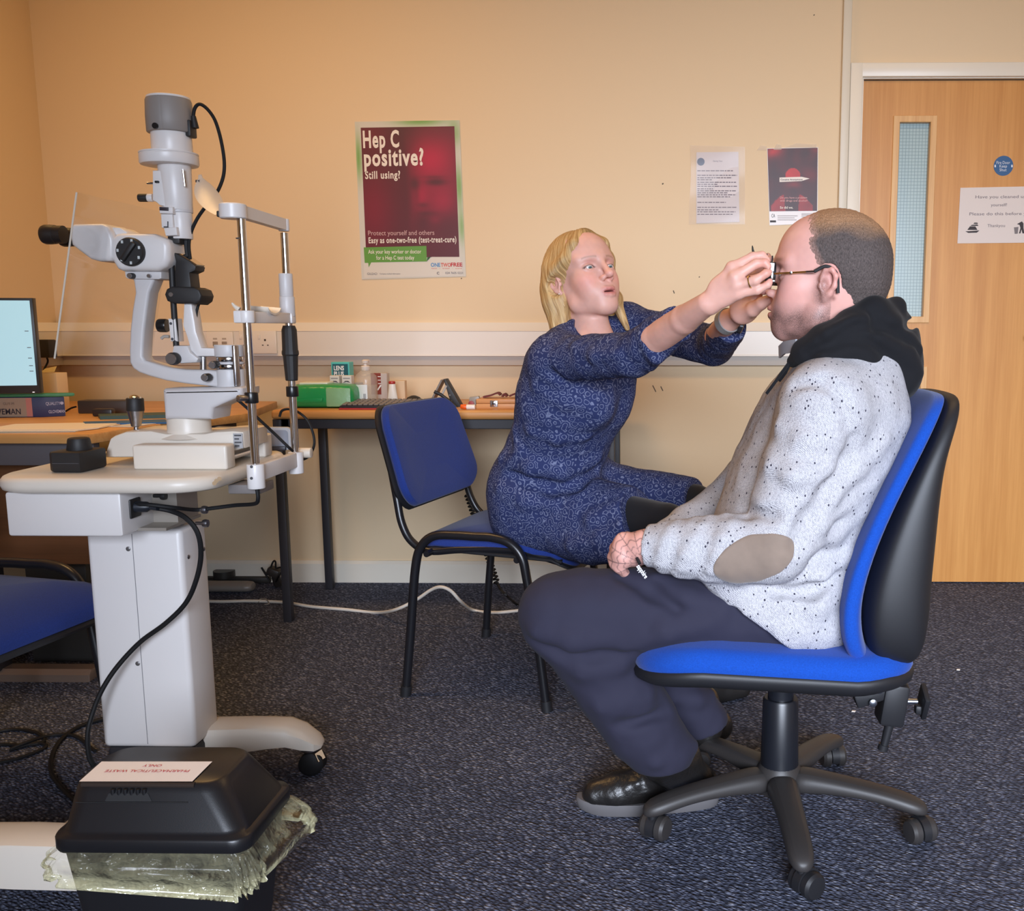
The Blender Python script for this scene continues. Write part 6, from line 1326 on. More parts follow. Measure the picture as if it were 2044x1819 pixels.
def tint_mat(name, rough, spec=0.45, sss=0.0, bump=None, sheen=0):
    m = mat(name, (200, 150, 130), rough, spec=spec, sss=sss, bump=bump, sheen=sheen); nt, b = nodes(m); at = nt.nodes.new('ShaderNodeAttribute'); at.attribute_name = 'tint'
    nt.links.new(at.outputs['Color'], b.inputs['Base Color']); return m
def vnoise(v, f, seed=0):
    """cheap smooth pseudo noise -1..1"""
    x, y, z = v[:, 0]*f, v[:, 1]*f, v[:, 2]*f; s = seed*1.7
    return (np.sin(x*1.0+1.3*np.sin(y*1.1+s)+s)+np.sin(y*1.2+1.4*np.sin(z*0.9-s)+2.1*s)+np.sin(z*1.1+1.2*np.sin(x*1.3+s)-s))/3

# head in its own frame: x forward, y to its left, z up; origin between the ears at eye level
class Head:
    def __init__(s, origin, yaw, pitch, roll, scale):
        R = Matrix.Rotation(yaw, 3, 'Z') @ Matrix.Rotation(-pitch, 3, 'Y') @ Matrix.Rotation(roll, 3, 'X')
        s.R = np.array(R, np.float32); s.o = A3(origin); s.s = scale
    def w(s, p): return s.o+s.R@(np.array(p, np.float32)*s.s)
    def loc(s, v): return ((v-s.o)@s.R)/s.s
    def ell(s, S, c, r, k=0.02, sub=False, R=None): S.ell(s.w(c), np.array(r)*s.s, s.R if R is None else s.R@np.array(R, np.float32), k*s.s, sub)
    def cone(s, S, a, b, ra, rb, k=0.02, sub=False): S.cone(s.w(a), s.w(b), ra*s.s, rb*s.s, k*s.s, sub)
def rotm(ax, deg): return np.array(Matrix.Rotation(math.radians(deg), 3, ax), np.float32)
def build_head(S, h, male=False, mouth_open=0.0, ear=(0, 0)):
    E, C_ = h.ell, h.cone; ck = 1.0 if male else 0.93
    E(S, (-0.012, 0, 0.036), (0.096, 0.075, 0.084), 0.02)
    E(S, (-0.045, 0, 0.015), (0.064, 0.068, 0.070), 0.03)
    E(S, (0.040, 0, 0.030), (0.052, 0.060, 0.062), 0.03)               # forehead
    E(S, (0.030, 0, -0.035), (0.058, 0.058*ck, 0.080), 0.03)              # mid face
    jw = 0.052 if male else 0.0415
    for sg in (-1, 1):
        C_(S, (-0.004, sg*(jw+0.004), -0.040), (0.010, sg*jw, -0.080), 0.018, 0.016, 0.03)
        C_(S, (0.010, sg*jw, -0.080), (0.070, sg*0.014, -0.108), 0.016, 0.014, 0.03)
        E(S, (0.052, sg*0.043*ck, -0.030), (0.026, 0.022, 0.024), 0.025)  # cheek
        E(S, (0.060, sg*0.032*ck, -0.060), (0.024, 0.022, 0.030), 0.025)
        C_(S, (0.088, sg*0.010, 0.021), (0.066, sg*0.050, 0.020), 0.0095 if male else 0.0075, 0.008, 0.016)   # brow
    E(S, (0.074, 0, -0.100), (0.020, 0.026, 0.019), 0.02)              # chin
    E(S, (0.076, 0, -0.068), (0.024, 0.032, 0.026), 0.02)              # muzzle
    for sg in (-1, 1): E(S, (0.094, sg*0.032, -0.003), (0.017, 0.018, 0.012), 0.014, True)   # sockets
    # nose
    C_(S, (0.090, 0, 0.012), (0.1135, 0, -0.030), 0.0075, 0.0088, 0.012)
    E(S, (0.1165, 0, -0.0350), (0.0108, 0.0098, 0.0090), 0.009)
    for sg in (-1, 1):
        E(S, (0.100, sg*0.0125, -0.0400), (0.0105, 0.0070, 0.0080), 0.006)
        E(S, (0.1045, sg*0.0068, -0.0480), (0.0060, 0.0036, 0.0040), 0.003, True)
    # lids around the eyeballs
    for sg in (-1, 1):
        E(S, (0.0735, sg*0.032, -0.004), (0.0148, 0.0165, 0.0138), 0.004)
        E(S, (0.0880, sg*0.0325, -0.0048), (0.0120, 0.0125, 0.0036), 0.002, True)
    # lips
    mo = mouth_open
    up = [(0.086, -0.023, -0.0725), (0.0985, -0.010, -0.0675+0.2*mo), (0.1010, 0, -0.0685+0.2*mo), (0.0985, 0.010, -0.0675+0.2*mo), (0.086, 0.023, -0.0725)]
    lo = [(0.086, -0.022, -0.0735), (0.0960, -0.010, -0.0800-mo), (0.0980, 0, -0.0815-mo), (0.0960, 0.010, -0.0800-mo), (0.086, 0.022, -0.0735)]
    ru = [0.003, 0.0050, 0.0050, 0.0050, 0.003]; rl = [0.003, 0.0056, 0.0062, 0.0056, 0.003]
    for i in range(4): C_(S, up[i], up[i+1], ru[i], ru[i+1], 0.005); C_(S, lo[i], lo[i+1], rl[i], rl[i+1], 0.005)
    E(S, (0.099, 0, -0.0742-0.4*mo), (0.012, 0.0175, 0.0012+0.45*mo), 0.0025, True)
    # ears
    ex, ez = ear
    for sg in (-1, 1):
        tilt = rotm('Z', sg*(-22))
        pts = [(-0.004, sg*0.072, 0.004), (-0.012, sg*0.080, 0.019), (-0.023, sg*0.084, 0.021), (-0.031, sg*0.086, 0.010), (-0.030, sg*0.085, -0.008), (-0.022, sg*0.080, -0.022), (-0.013, sg*0.075, -0.032)]
        pts = [(q[0]+ex, q[1], q[2]+ez) for q in pts]
        for i in range(6): C_(S, pts[i], pts[i+1], 0.0042 if i < 5 else 0.0048, 0.0042 if i < 4 else 0.0058, 0.006)
        E(S, (-0.017+ex, sg*0.075, -0.004+ez), (0.016, 0.0055, 0.026), 0.006, False, rotm('Z', sg*24))
        E(S, (-0.0125+ex, sg*0.083, -0.006+ez), (0.0075, 0.0065, 0.010), 0.004, True)
        E(S, (-0.016+ex, sg*0.085, 0.008+ez), (0.006, 0.004, 0.007), 0.003, True)
        E(S, (-0.003+ex, sg*0.0755, -0.009+ez), (0.004, 0.004, 0.006), 0.003)     # tragus
def build_eyes(h, person, gaze, iris=(88, 108, 112)):
    m = tint_mat('eye_surface', 0.08, 0.6)
    for sg in (-1, 1):
        c = h.w((0.0738, sg*0.032, -0.0045)); g = V(gaze).normalized(); r = 0.0128*h.s
        bm = MB(); n = 24; prof = [(r*math.sin(PI*k/n), -r*math.cos(PI*k/n)) for k in range(n+1)]; lathe(bm, V(c), g, prof, 28)
        o = obj('eye', bm, m, person)
        v = np.array([tuple(q.co) for q in o.data.vertices], np.float32)+np.array(ORG[person.name], np.float32)-c
        a = np.degrees(np.arccos(np.clip((v@np.array(g, np.float32))/np.linalg.norm(v, axis=1), -1, 1)))
        col = np.where((a < 11)[:, None], linrgb((14, 14, 16)), np.where((a < 26)[:, None], linrgb(iris), np.where((a < 30)[:, None], linrgb((48, 56, 60)), linrgb((226, 216, 210)))))
        attr_mesh(o.data, 'tint', col)
def finger(S, pts, rr, k=0.0035, kroot=0.008):
    n = len(pts)
    for i in range(n-1): S.cone(pts[i], pts[i+1], rr[i], rr[i+1], kroot if i == 0 else k)

def surf(S, px, py, y0, y1, post=None):
    """first point of the surface met looking from the photographer's place through (px, py), between depths y0 and y1"""
    d = ray(px, py); ys = np.linspace(y0, y1, 260); q = np.array([[d.x/d.y*y, y, H+d.z/d.y*y] for y in ys], np.float32)
    D = S.ev(q)[:, 0]; k = np.nonzero(D < 0)[0]
    return None if len(k) == 0 else V(q[k[0]].tolist())
def folds(S, lst, y0, y1):
    """lst: (picture points, radius, sink, sub, blend): soft cloth ridges or creases laid on the surface"""
    todo = []
    for pts, r, sink, sub, k in lst:
        hit = [surf(S, a, b, y0, y1) for a, b in pts]; hit = [h+V((0, sink, 0)) for h in hit if h is not None]
        for i in range(len(hit)-1):
            if (hit[i]-hit[i+1]).length < 0.12: todo.append((hit[i], hit[i+1], r*(1 if 0 < i else 0.6), r*(1 if i < len(hit)-2 else 0.6), k, sub))
    for a, b, ra, rb, k, sub in todo: S.cone(a, b, ra, rb, k, sub)
# ================================================================== THE WOMAN
wo = thing('person', P(1060, 1060, 2.72), 'fair haired woman in a navy patterned dress leaning forward and adjusting the trial frame', 'person')
WH = Head(P(1163, 551, 2.50), math.radians(-52), math.radians(17), math.radians(4), 0.98)
def skinpt(px, py, Y): return P(px, py, Y)
S = Sdf()
build_head(S, WH, False, 0.0022, (0.004, -0.010))
nk0, nk1 = V(WH.w((-0.022, 0, -0.070))), P(1176, 690, 2.50)
S.cone(nk0, nk1, 0.048, 0.052, 0.014)
S.cone(WH.w((-0.005, 0, -0.085)), P(1192, 676, 2.465), 0.040, 0.042, 0.014)
S.ell(P(1175, 705, 2.50), (0.085, 0.085, 0.05), None, 0.04)
# thin core under the dress so that the body is one piece
S.cone(P(1172, 700, 2.50), P(1110, 860, 2.60), 0.05, 0.06, 0.03); S.cone(P(1110, 860, 2.60), P(1080, 1000, 2.70), 0.06, 0.07, 0.03)
SN, SF = P(1108, 718, 2.39), P(1250, 648, 2.63)
EN, WN = P(1264, 708, 2.16), P(1412, 606, 1.875)
EF, WF = P(1425, 690, 2.36), P(1450, 643, 2.09)
S.cone(P(1172, 700, 2.50), SN, 0.045, 0.04, 0.03); S.cone(P(1172, 700, 2.50), SF, 0.045, 0.04, 0.03)
S.chain([(SN, 0.036), (EN, 0.033), (EN+(WN-EN)*0.35, 0.036), (EN+(WN-EN)*0.72, 0.029), (WN, 0.0225)], 0.02)
S.chain([(SF, 0.036), (EF, 0.030), (EF+(WF-EF)*0.4, 0.032), (WF, 0.0225)], 0.02)
# near hand (back of the hand towards the picture, fingers pinching the frame)
def HP(px, py, Y): return P(px, py, Y)
kn = [HP(1461, 534, 1.855), HP(1467, 553, 1.842), HP(1470, 570, 1.840), HP(1472, 587, 1.846)]
for i, k_ in enumerate(kn):
    base = WN+(HP(1420, 594+i*6, 1.872)-WN)
    S.cone(base, k_, 0.0125, 0.0112, 0.012)
S.ell(HP(1446, 578, 1.862), (0.032, 0.014, 0.028), None, 0.012)
fr = [0.0105, 0.0092, 0.0082, 0.0072]
finger(S, [kn[0], HP(1502, 513, 1.862), HP(1521, 510, 1.862), HP(1531, 520, 1.856)], [0.0100, 0.0090, 0.0080, 0.0068])
finger(S, [kn[1], HP(1509, 527, 1.842), HP(1527, 525, 1.838), HP(1533, 532, 1.836)], [0.0102, 0.0092, 0.0082, 0.0069])
finger(S, [kn[2], HP(1508, 560, 1.826), HP(1529, 546, 1.824), HP(1535, 544, 1.826)], [0.0098, 0.0088, 0.0078, 0.0066])
finger(S, [kn[3], HP(1512, 580, 1.832), HP(1533, 568, 1.828), HP(1537, 562, 1.828)], [0.0090, 0.0080, 0.0069, 0.0059])
finger(S, [HP(1424, 604, 1.90), HP(1458, 588, 1.895), HP(1500, 562, 1.885), HP(1535, 547, 1.872)], [0.016, 0.0135, 0.0110, 0.0085], 0.004, 0.014)
# far hand, thumb below, fingers behind the near hand
S.cone(WF, HP(1482, 622, 2.035), 0.021, 0.022, 0.02)
S.ell(HP(1487, 612, 2.02), (0.032, 0.018, 0.034), None, 0.016)
kf = [HP(1508, 590, 1.995), HP(1505, 576, 2.010), HP(1500, 562, 2.020), HP(1494, 550, 2.028)]
for k_ in kf: S.cone(HP(1480, 618, 2.035), k_, 0.015, 0.0125, 0.014)
finger(S, [kf[0], HP(1524, 570, 1.985), HP(1535, 553, 1.980), HP(1540, 543, 1.978)], [0.011, 0.0098, 0.0086, 0.0072])
finger(S, [kf[1], HP(1522, 556, 2.000), HP(1534, 540, 1.992), HP(1541, 531, 1.988)], [0.011, 0.0098, 0.0086, 0.0072])
finger(S, [kf[2], HP(1517, 540, 2.012), HP(1530, 524, 2.000), HP(1538, 517, 1.992)], [0.0106, 0.0094, 0.0082, 0.007])
finger(S, [kf[3], HP(1510, 530, 2.022), HP(1524, 516, 2.010), HP(1533, 511, 2.002)], [0.0096, 0.0084, 0.0074, 0.0064])
finger(S, [HP(1478, 628, 2.02), HP(1503, 618, 1.985), HP(1520, 606, 1.965), HP(1535, 598, 1.955)], [0.0165, 0.0150, 0.0125, 0.0105], 0.004, 0.014)
# legs (hidden under dress, tights and behind the man), one continuous body
HN, HF = P(1075, 1010, 2.62), P(1105, 985, 2.82)
KN, KF = P(1330, 1052, 2.36), P(1385, 1010, 2.60)
AN, AF = P(1300, 1330, 2.40), P(1432, 1330, 2.55)
def wskin(v, n):
    l = WH.loc(v); c = np.tile(linrgb((212, 162, 146)), (len(v), 1))
    def mixin(col, k): 
        k = np.clip(k, 0, 1)[:, None]; return c*(1-k)+linrgb(col)*k
    face = (l[:, 0] > 0.02)
    for sg in (-1, 1):
        c = mixin((214, 132, 122), 0.55*gau(l, (0.066, sg*0.042, -0.040), (0.03, 0.024, 0.022)))
        c = mixin((196, 126, 116), 0.5*gau(l, (0.09, sg*0.032, 0.008), (0.03, 0.016, 0.006)))
        c = mixin((70, 54, 50), 0.9*np.exp(-((np.sqrt(((l[:, 1]-sg*0.0325)/0.0140)**2+((l[:, 2]+0.0052)/0.0052)**2)-1)/0.24)**2)*(l[:, 0] > 0.074)*(l[:, 2] > -0.0070))
        by = np.abs(l[:, 1]-sg*0.033); c = mixin((150, 112, 90), 0.65*np.exp(-((l[:, 2]-(0.0205-12*(by-0.004)**2*(by > 0.004)))/0.0024)**2)*(by < 0.018)*(l[:, 0] > 0.06))
    c = mixin((216, 140, 128), 0.5*gau(l, (0.113, 0, -0.038), (0.016, 0.014, 0.014)))
    lip = np.exp(-(((l[:, 1])/0.0225)**4))*np.exp(-((l[:, 2]+0.0750)/0.0115)**4)*(l[:, 0] > 0.083)
    c = mixin((186, 104, 100), 0.8*lip)
    c = mixin((96, 40, 40), np.exp(-(((l[:, 1])/0.017)**4))*np.exp(-((l[:, 2]+0.0755)/0.0030)**2)*(l[:, 0] > 0.078)*(l[:, 0] < 0.0965))
    for sg in (-1, 1): c = mixin((210, 130, 118), 0.35*gau(l, (-0.02, sg*0.08, 0), (0.02, 0.01, 0.03)))
    c = c*(1+0.05*vnoise(v, 90)[:, None]+0.03*vnoise(v, 300, 2)[:, None])
    c = np.where((((v-A3(HP(1536, 545, 1.84)))**2).sum(1) < 0.03**2)[:, None], c*np.array([1.0, 0.9, 0.88], np.float32), c)
    return np.concatenate([np.clip(c, 0, 1), np.zeros((len(v), 1))], 1)
skin = tint_mat('skin', 0.48, 0.4, 0.12, (900, 0.12, 0.0006)); nt, b = nodes(skin); at = [q for q in nt.nodes if q.type == 'ATTRIBUTE'][0]
bn = noise(nt, coords(nt, (1, 1, 0.6)), 1100, 2, 0.6); bs_ = mth(nt, 'MULTIPLY', at.outputs['Alpha'], ramp(nt, bn, [(0.30, (60, 60, 60)), (0.56, (255, 255, 255))])); nt.links.new(mixc(nt, bs_, at.outputs['Color'], (70, 54, 50)), b.inputs['Base Color'])
wb = sdf_obj('body', S, 0.0019, skin, wo, wskin)
gz = V(HP(1540, 540, 1.9))-V(WH.w((0.07, 0, 0))); build_eyes(WH, wo, gz)
# ---------------- hair
HS = Sdf(); E = lambda c, r, k=0.02, sub=False, R=None: WH.ell(HS, c, r, k, sub, R); C_ = lambda a, b, ra, rb, k=0.02, sub=False: WH.cone(HS, a, b, ra, rb, k, sub)
E((-0.016, 0, 0.036), (0.101, 0.081, 0.088)); E((-0.05, 0, 0.0), (0.070, 0.078, 0.086), 0.03)
for sg in (-1, 1):
    C_((-0.030, sg*0.070, 0.03), (-0.042, sg*0.074, -0.05), 0.022, 0.024, 0.03); C_((-0.042, sg*0.074, -0.05), (-0.044, sg*0.080, -0.140), 0.026, 0.022, 0.03)
    C_((-0.062, sg*0.050, -0.02), (-0.066, sg*0.056, -0.140), 0.040, 0.028, 0.03)
C_((-0.015, 0.070, 0.0), (0.010, 0.078, -0.07), 0.018, 0.018, 0.02); C_((0.010, 0.078, -0.07), (0.026, 0.084, -0.158), 0.018, 0.007, 0.02)
C_((-0.070, 0, -0.02), (-0.074, 0, -0.130), 0.045, 0.036, 0.03)
C_((-0.035, -0.068, -0.06), (-0.012, -0.062, -0.135), 0.018, 0.016, 0.02)
# swept fringe over the temples
for sg in (-1, 1):
    C_((0.048, sg*0.010, 0.098), (0.060, sg*0.048, 0.066), 0.010, 0.009, 0.02); C_((0.060, sg*0.048, 0.066), (0.034, sg*0.070, 0.032), 0.009, 0.009, 0.02)
C_((0.040, -0.071, 0.032), (0.000, -0.080, 0.016), 0.011, 0.012, 0.02); C_((0.000, -0.080, 0.016), (-0.030, -0.080, -0.010), 0.013, 0.016, 0.02)
C_((0.040, 0.071, 0.032), (0.010, 0.080, -0.03), 0.011, 0.014, 0.02)
# keep face, ears and neck clear
E((0.084, 0, -0.012), (0.066, 0.062, 0.094), 0.010, True); E((0.046, 0, -0.095), (0.060, 0.056, 0.09), 0.010, True)
E((0.000, -0.090, -0.024), (0.028, 0.020, 0.026), 0.006, True)
E((0.020, -0.035, -0.120), (0.045, 0.050, 0.080), 0.01, True)
def hcut(v): return np.ones(len(v), bool)
def hair_disp(v):
    l = WH.loc(v); ph = np.arctan2(np.abs(l[:, 1])+0.035, l[:, 0]+0.01)*np.sign(l[:, 1]+1e-6)
    return (0.0005*np.sin(ph*38+3*np.sin(l[:, 2]*30))+0.0005*np.sin(ph*83+5*np.sin(ph*3)+2*np.sin(l[:, 2]*35+1)))
def hair_col(v, n):
    l = WH.loc(v); top = np.clip((l[:, 2]-0.02)/0.06, 0, 1); ph = np.arctan2(np.abs(l[:, 1])+0.035, l[:, 0]+0.01)*np.sign(l[:, 1]+1e-6)
    s_ = 0.5+0.25*np.sin(ph*46+3*np.sin(l[:, 2]*30))+0.15*np.sin(ph*131+1.5*np.sin(l[:, 2]*25))+0.10*np.sin(ph*77)
    root = np.clip(1-np.abs(l[:, 1]-0.01)/0.03, 0, 1)*top
    c = linrgb((182, 138, 82))+(linrgb((232, 198, 142))-linrgb((182, 138, 82)))*np.clip(s_, 0, 1)[:, None]
    return np.concatenate([c*(1-0.35*root[:, None]), (ph[:, None]+PI)/(2*PI)], 1)
bh = tint_mat('blonde_hair', 0.42, 0.5); nt, b = nodes(bh); at = [q for q in nt.nodes if q.type == 'ATTRIBUTE'][0]
sx = nt.nodes.new('ShaderNodeSeparateXYZ'); nt.links.new(coords(nt), sx.inputs[0]); cx3 = nt.nodes.new('ShaderNodeCombineXYZ'); nt.links.new(mth(nt, 'MULTIPLY', at.outputs['Alpha'], 420), cx3.inputs[0]); nt.links.new(mth(nt, 'MULTIPLY', sx.outputs[2], 9), cx3.inputs[1]); nt.links.new(mth(nt, 'MULTIPLY', sx.outputs[0], 6), cx3.inputs[2])
sn = noise(nt, cx3.outputs[0], 1.0, 4, 0.65); sv = ramp(nt, sn, [(0.3, (186, 176, 164)), (0.66, (255, 255, 255))]); mm = nt.nodes.new('ShaderNodeMix'); mm.data_type = 'RGBA'; mm.blend_type = 'MULTIPLY'; mm.inputs[0].default_value = 1.0
nt.links.new(at.outputs['Color'], mm.inputs[6]); nt.links.new(sv, mm.inputs[7]); nt.links.new(mm.outputs[2], b.inputs['Base Color']); bumpn(nt, b, sn, 0.7, 0.004)
hair = sdf_obj('hair', HS, 0.0026, bh, wo, hair_col, hair_disp)
# ---------------- dress
DS = Sdf(); lat = (V((0.70, 0.71, 0))); fwd = V((0.71, -0.70, 0))
def tor(px, py, Y, hw, r, sag=0.0):
    c = P(px, py, Y); return c-lat*hw, c+lat*hw, r
prof = [tor(1172, 690, 2.50, 0.050, 0.062), tor(1160, 740, 2.50, 0.062, 0.090), tor(1146, 800, 2.53, 0.058, 0.098), tor(1126, 860, 2.57, 0.046, 0.088), tor(1108, 910, 2.61, 0.050, 0.090), tor(1098, 965, 2.66, 0.070, 0.106), tor(1098, 1015, 2.70, 0.076, 0.110)]
for a, b in zip(prof, prof[1:]):
    for i in (0, 1): DS.cone(a[i], b[i], a[2], b[2], 0.05)
    DS.cone((a[0]+a[1])/2, (b[0]+b[1])/2, a[2], b[2], 0.05)
for px, py, Y in ((1186, 806, 2.43), (1214, 792, 2.54)): DS.ell(P(px, py, Y), (0.052, 0.052, 0.058), None, 0.045)
DS.cone(P(1176, 694, 2.50), SN, 0.045, 0.052, 0.05); DS.cone(P(1178, 692, 2.50), SF, 0.045, 0.050, 0.05)
cn = P(1356, 644, 2.005)
DS.chain([(SN, 0.056), (SN+(EN-SN)*0.5, 0.054), (EN, 0.052), (EN+(cn-EN)*0.55, 0.046), (cn, 0.0375)], 0.04)
cf = P(1462, 654, 2.13)
DS.chain([(SF, 0.054), (SF+(EF-SF)*0.5, 0.052), (EF, 0.050), (EF+(cf-EF)*0.6, 0.040), (cf, 0.034)], 0.04)
# skirt over hips and thighs
DS.chain([(HN, 0.112), (HN+(KN-HN)*0.45, 0.098), (HN+(KN-HN)*0.80, 0.088)], 0.06)
DS.chain([(HF, 0.108), (HF+(KF-HF)*0.5, 0.098), (HF+(KF-HF)*0.93, 0.083)], 0.06)
DS.cone(P(1120, 1030, 2.68), P(1235, 1062, 2.45), 0.105, 0.075, 0.06)
DS.cone(P(1090, 1050, 2.58), P(1175, 1088, 2.44), 0.055, 0.040, 0.05); DS.cone(P(1150, 1075, 2.50), P(1215, 1100, 2.37), 0.045, 0.028, 0.04)
# folds
folds(DS, [([(1012, 935), (1050, 958), (1100, 975), (1150, 968), (1192, 940)], 0.012, -0.004, True, 0.03), ([(1005, 915), (1060, 930), (1120, 938), (1190, 912)], 0.016, 0.006, False, 0.03),
    ([(1000, 975), (1050, 1000), (1110, 1008)], 0.012, 0.006, False, 0.03), ([(1075, 775), (1130, 800), (1180, 812)], 0.012, 0.006, False, 0.03), ([(1100, 745), (1150, 768), (1210, 762), (1250, 752)], 0.010, -0.004, True, 0.025),
    ([(1060, 860), (1110, 875), (1170, 870)], 0.010, 0.005, False, 0.025), ([(1150, 690), (1190, 712), (1240, 706)], 0.010, 0.005, False, 0.02), ([(1110, 1060), (1180, 1040), (1250, 1010)], 0.012, 0.006, False, 0.03),
    ([(1140, 1090), (1200, 1075), (1250, 1050)], 0.010, 0.005, False, 0.03), ([(1290, 690), (1310, 715), (1300, 735)], 0.008, 0.004, False, 0.02), ([(1030, 860), (1040, 900), (1010, 940)], 0.010, 0.005, False, 0.025)], 1.7, 3.1)
nd = (cn-EN).normalized(); nf = (cf-EF).normalized()
kd = (KN-HN).normalized()
hemn = A3(P(1262, 1050, 2.37)); hemd = A3((V((0.80, -0.40, 0.34))).normalized()); hemf = A3(P(1368, 985, 2.55)); hemd2 = A3((V((0.85, -0.45, 0.15))).normalized())
def dpost(q, D):
    # sleeves end cleanly at the cuffs, skirt at the hem; neckline scooped
    x = q.reshape(-1, 3); d = D.reshape(-1)
    s1 = (x-A3(cn))@A3(nd); m1 = (((x-A3(cn))**2).sum(1) < 0.11**2); d = np.where(m1, np.maximum(d, s1), d)
    s2 = (x-A3(cf))@A3(nf); m2 = (((x-A3(cf))**2).sum(1) < 0.10**2); d = np.where(m2, np.maximum(d, s2), d)
    m3 = (x[:, 1] < 2.53) & (x[:, 0] > -0.2) & (x[:, 2] < 0.70); d = np.where(m3, np.maximum(d, (x-hemn)@hemd), d)
    m4 = (x[:, 1] >= 2.53) & (x[:, 0] > 0) & (x[:, 2] < 0.70); d = np.where(m4, np.maximum(d, (x-hemf)@hemd2), d)
    lp = WH.loc(x); nc = np.sqrt(((x-A3(P(1194, 652, 2.45)))/np.array([0.062, 0.072, 0.056], np.float32))**2 @ np.ones(3, np.float32))-1
    d = np.maximum(d, -nc*0.055)
    return d.reshape(D.shape)
dm = mat('navy_pattern_jersey', (44, 54, 100), 0.85, spec=0.15); nt, b = nodes(dm)
vv = coords(nt, (1, 1, 1)); nz = nt.nodes.new('ShaderNodeTexNoise'); nz.inputs['Scale'].default_value = 60; nz.inputs['Detail'].default_value = 2; nt.links.new(vv, nz.inputs['Vector'])
sc_ = nt.nodes.new('ShaderNodeVectorMath'); sc_.operation = 'SCALE'; sc_.inputs['Scale'].default_value = 0.010; nt.links.new(nz.outputs['Color'], sc_.inputs[0])
ad = nt.nodes.new('ShaderNodeVectorMath'); ad.operation = 'ADD'; nt.links.new(vv, ad.inputs[0]); nt.links.new(sc_.outputs[0], ad.inputs[1])
vr = nt.nodes.new('ShaderNodeTexVoronoi'); vr.inputs['Scale'].default_value = 52; vr.inputs['Randomness'].default_value = 0.75; nt.links.new(ad.outputs[0], vr.inputs['Vector'])
rings = mth(nt, 'SINE', mth(nt, 'MULTIPLY', vr.outputs['Distance'], 21.0))
msk = ramp(nt, rings, [(0.0, (0, 0, 0)), (0.60, (40, 40, 40)), (0.95, (240, 240, 240))])
nt.links.new(mixc(nt, msk, (42, 50, 88), (114, 120, 148)), b.inputs['Base Color'])
dress = sdf_obj('dress', DS, 0.0042, dm, wo, None, lambda v: 0.0016*vnoise(v, 55, 1)+0.0008*vnoise(v, 140, 3), dpost, 2)
# ---------------- tights and shoes
LS = Sdf()
LS.chain([(HN+(KN-HN)*0.35, 0.075), (KN, 0.060), (KN+(AN-KN)*0.4, 0.052), (AN, 0.034)], 0.02); LS.chain([(HF+(KF-HF)*0.35, 0.075), (KF, 0.060), (KF+(AF-KF)*0.4, 0.052), (AF, 0.034)], 0.02)
LS.cone(HN+(KN-HN)*0.35, HF+(KF-HF)*0.35, 0.07, 0.07, 0.02)
sdf_obj('tights', LS, 0.006, mat('black_tights', (26, 25, 28), 0.75, spec=0.25, sheen=0.1), wo)
for a_, t_, nm in ((AN, PZ(1330, 1400, 0), 0), (AF, PZ(1478, 1393, 0), 1)):
    FS = Sdf(); a_ = V(a_); t_ = V(t_); he = V((a_.x-0.02, a_.y+0.01, 0.035)); to = V((t_.x+0.0, t_.y, 0.030))
    FS.chain([(a_, 0.036), (he, 0.036)], 0.02); FS.chain([(he, 0.038), (he+(to-he)*0.5, 0.038), (to, 0.030)], 0.03)
    FS.box(V(((he.x+to.x)/2, (he.y+to.y)/2, -0.03)), (0.3, 0.3, 0.03), np.eye(3), 0.0, 0.0, True)
    sdf_obj('shoe', FS, 0.005, mat('black_shoe_suede', (28, 25, 24), 0.7), wo)
# ---------------- ring, ear stud, watch
gold = mat('gold', (226, 196, 120), 0.2, 1.0)
fa, fb = V(kn[2]), V(HP(1508, 560, 1.826)); c_ = fa+(fb-fa)*0.72; d_ = (fb-fa).normalized(); R_ = frame_from(d_)
bm = MB(); sweep(bm, [c_+R_ @ V((0.0114*math.cos(2*PI*k/28), 0.0114*math.sin(2*PI*k/28), 0)) for k in range(28)], 0.0012, 8, closed=True); obj('ring', bm, gold, wo)
bm = MB(); q = V(WH.w((-0.004, -0.0835, -0.044))); lathe(bm, q-V((0, 0.0, 0)), V((0.3, -0.95, 0)), [(0.0022, -0.002), (0.0024, 0), (0.0012, 0.002), (0, 0.0024)], 12); obj('ear_stud', bm, chrome, wo)
d_ = (V(HP(1482, 622, 2.035))-V(WF)).normalized(); R_ = frame_from(d_); c_ = V(WF)+d_*0.004
bm = MB(); sweep(bm, [c_+R_ @ V((0.0262*math.cos(2*PI*k/36), 0.0262*math.sin(2*PI*k/36), 0)) for k in range(36)], 1, sec=[(-0.0016, -0.009), (0.0016, -0.009), (0.0016, 0.009), (-0.0016, 0.009)], up=d_, closed=True)
wt_ = obj('watch_strap', bm, mat('watch_grey', (132, 130, 128), 0.4), wo)
q = c_+(P(1490, 655, 2.09)-c_).normalized()*0.028; bm = MB(); lathe(bm, q, (q-c_), [(0.016, -0.003), (0.017, 0.0), (0.017, 0.006), (0.014, 0.008), (0, 0.008)], 28); obj('watch_case', bm, mat('watch_dark', (40, 40, 44), 0.25), wt_)
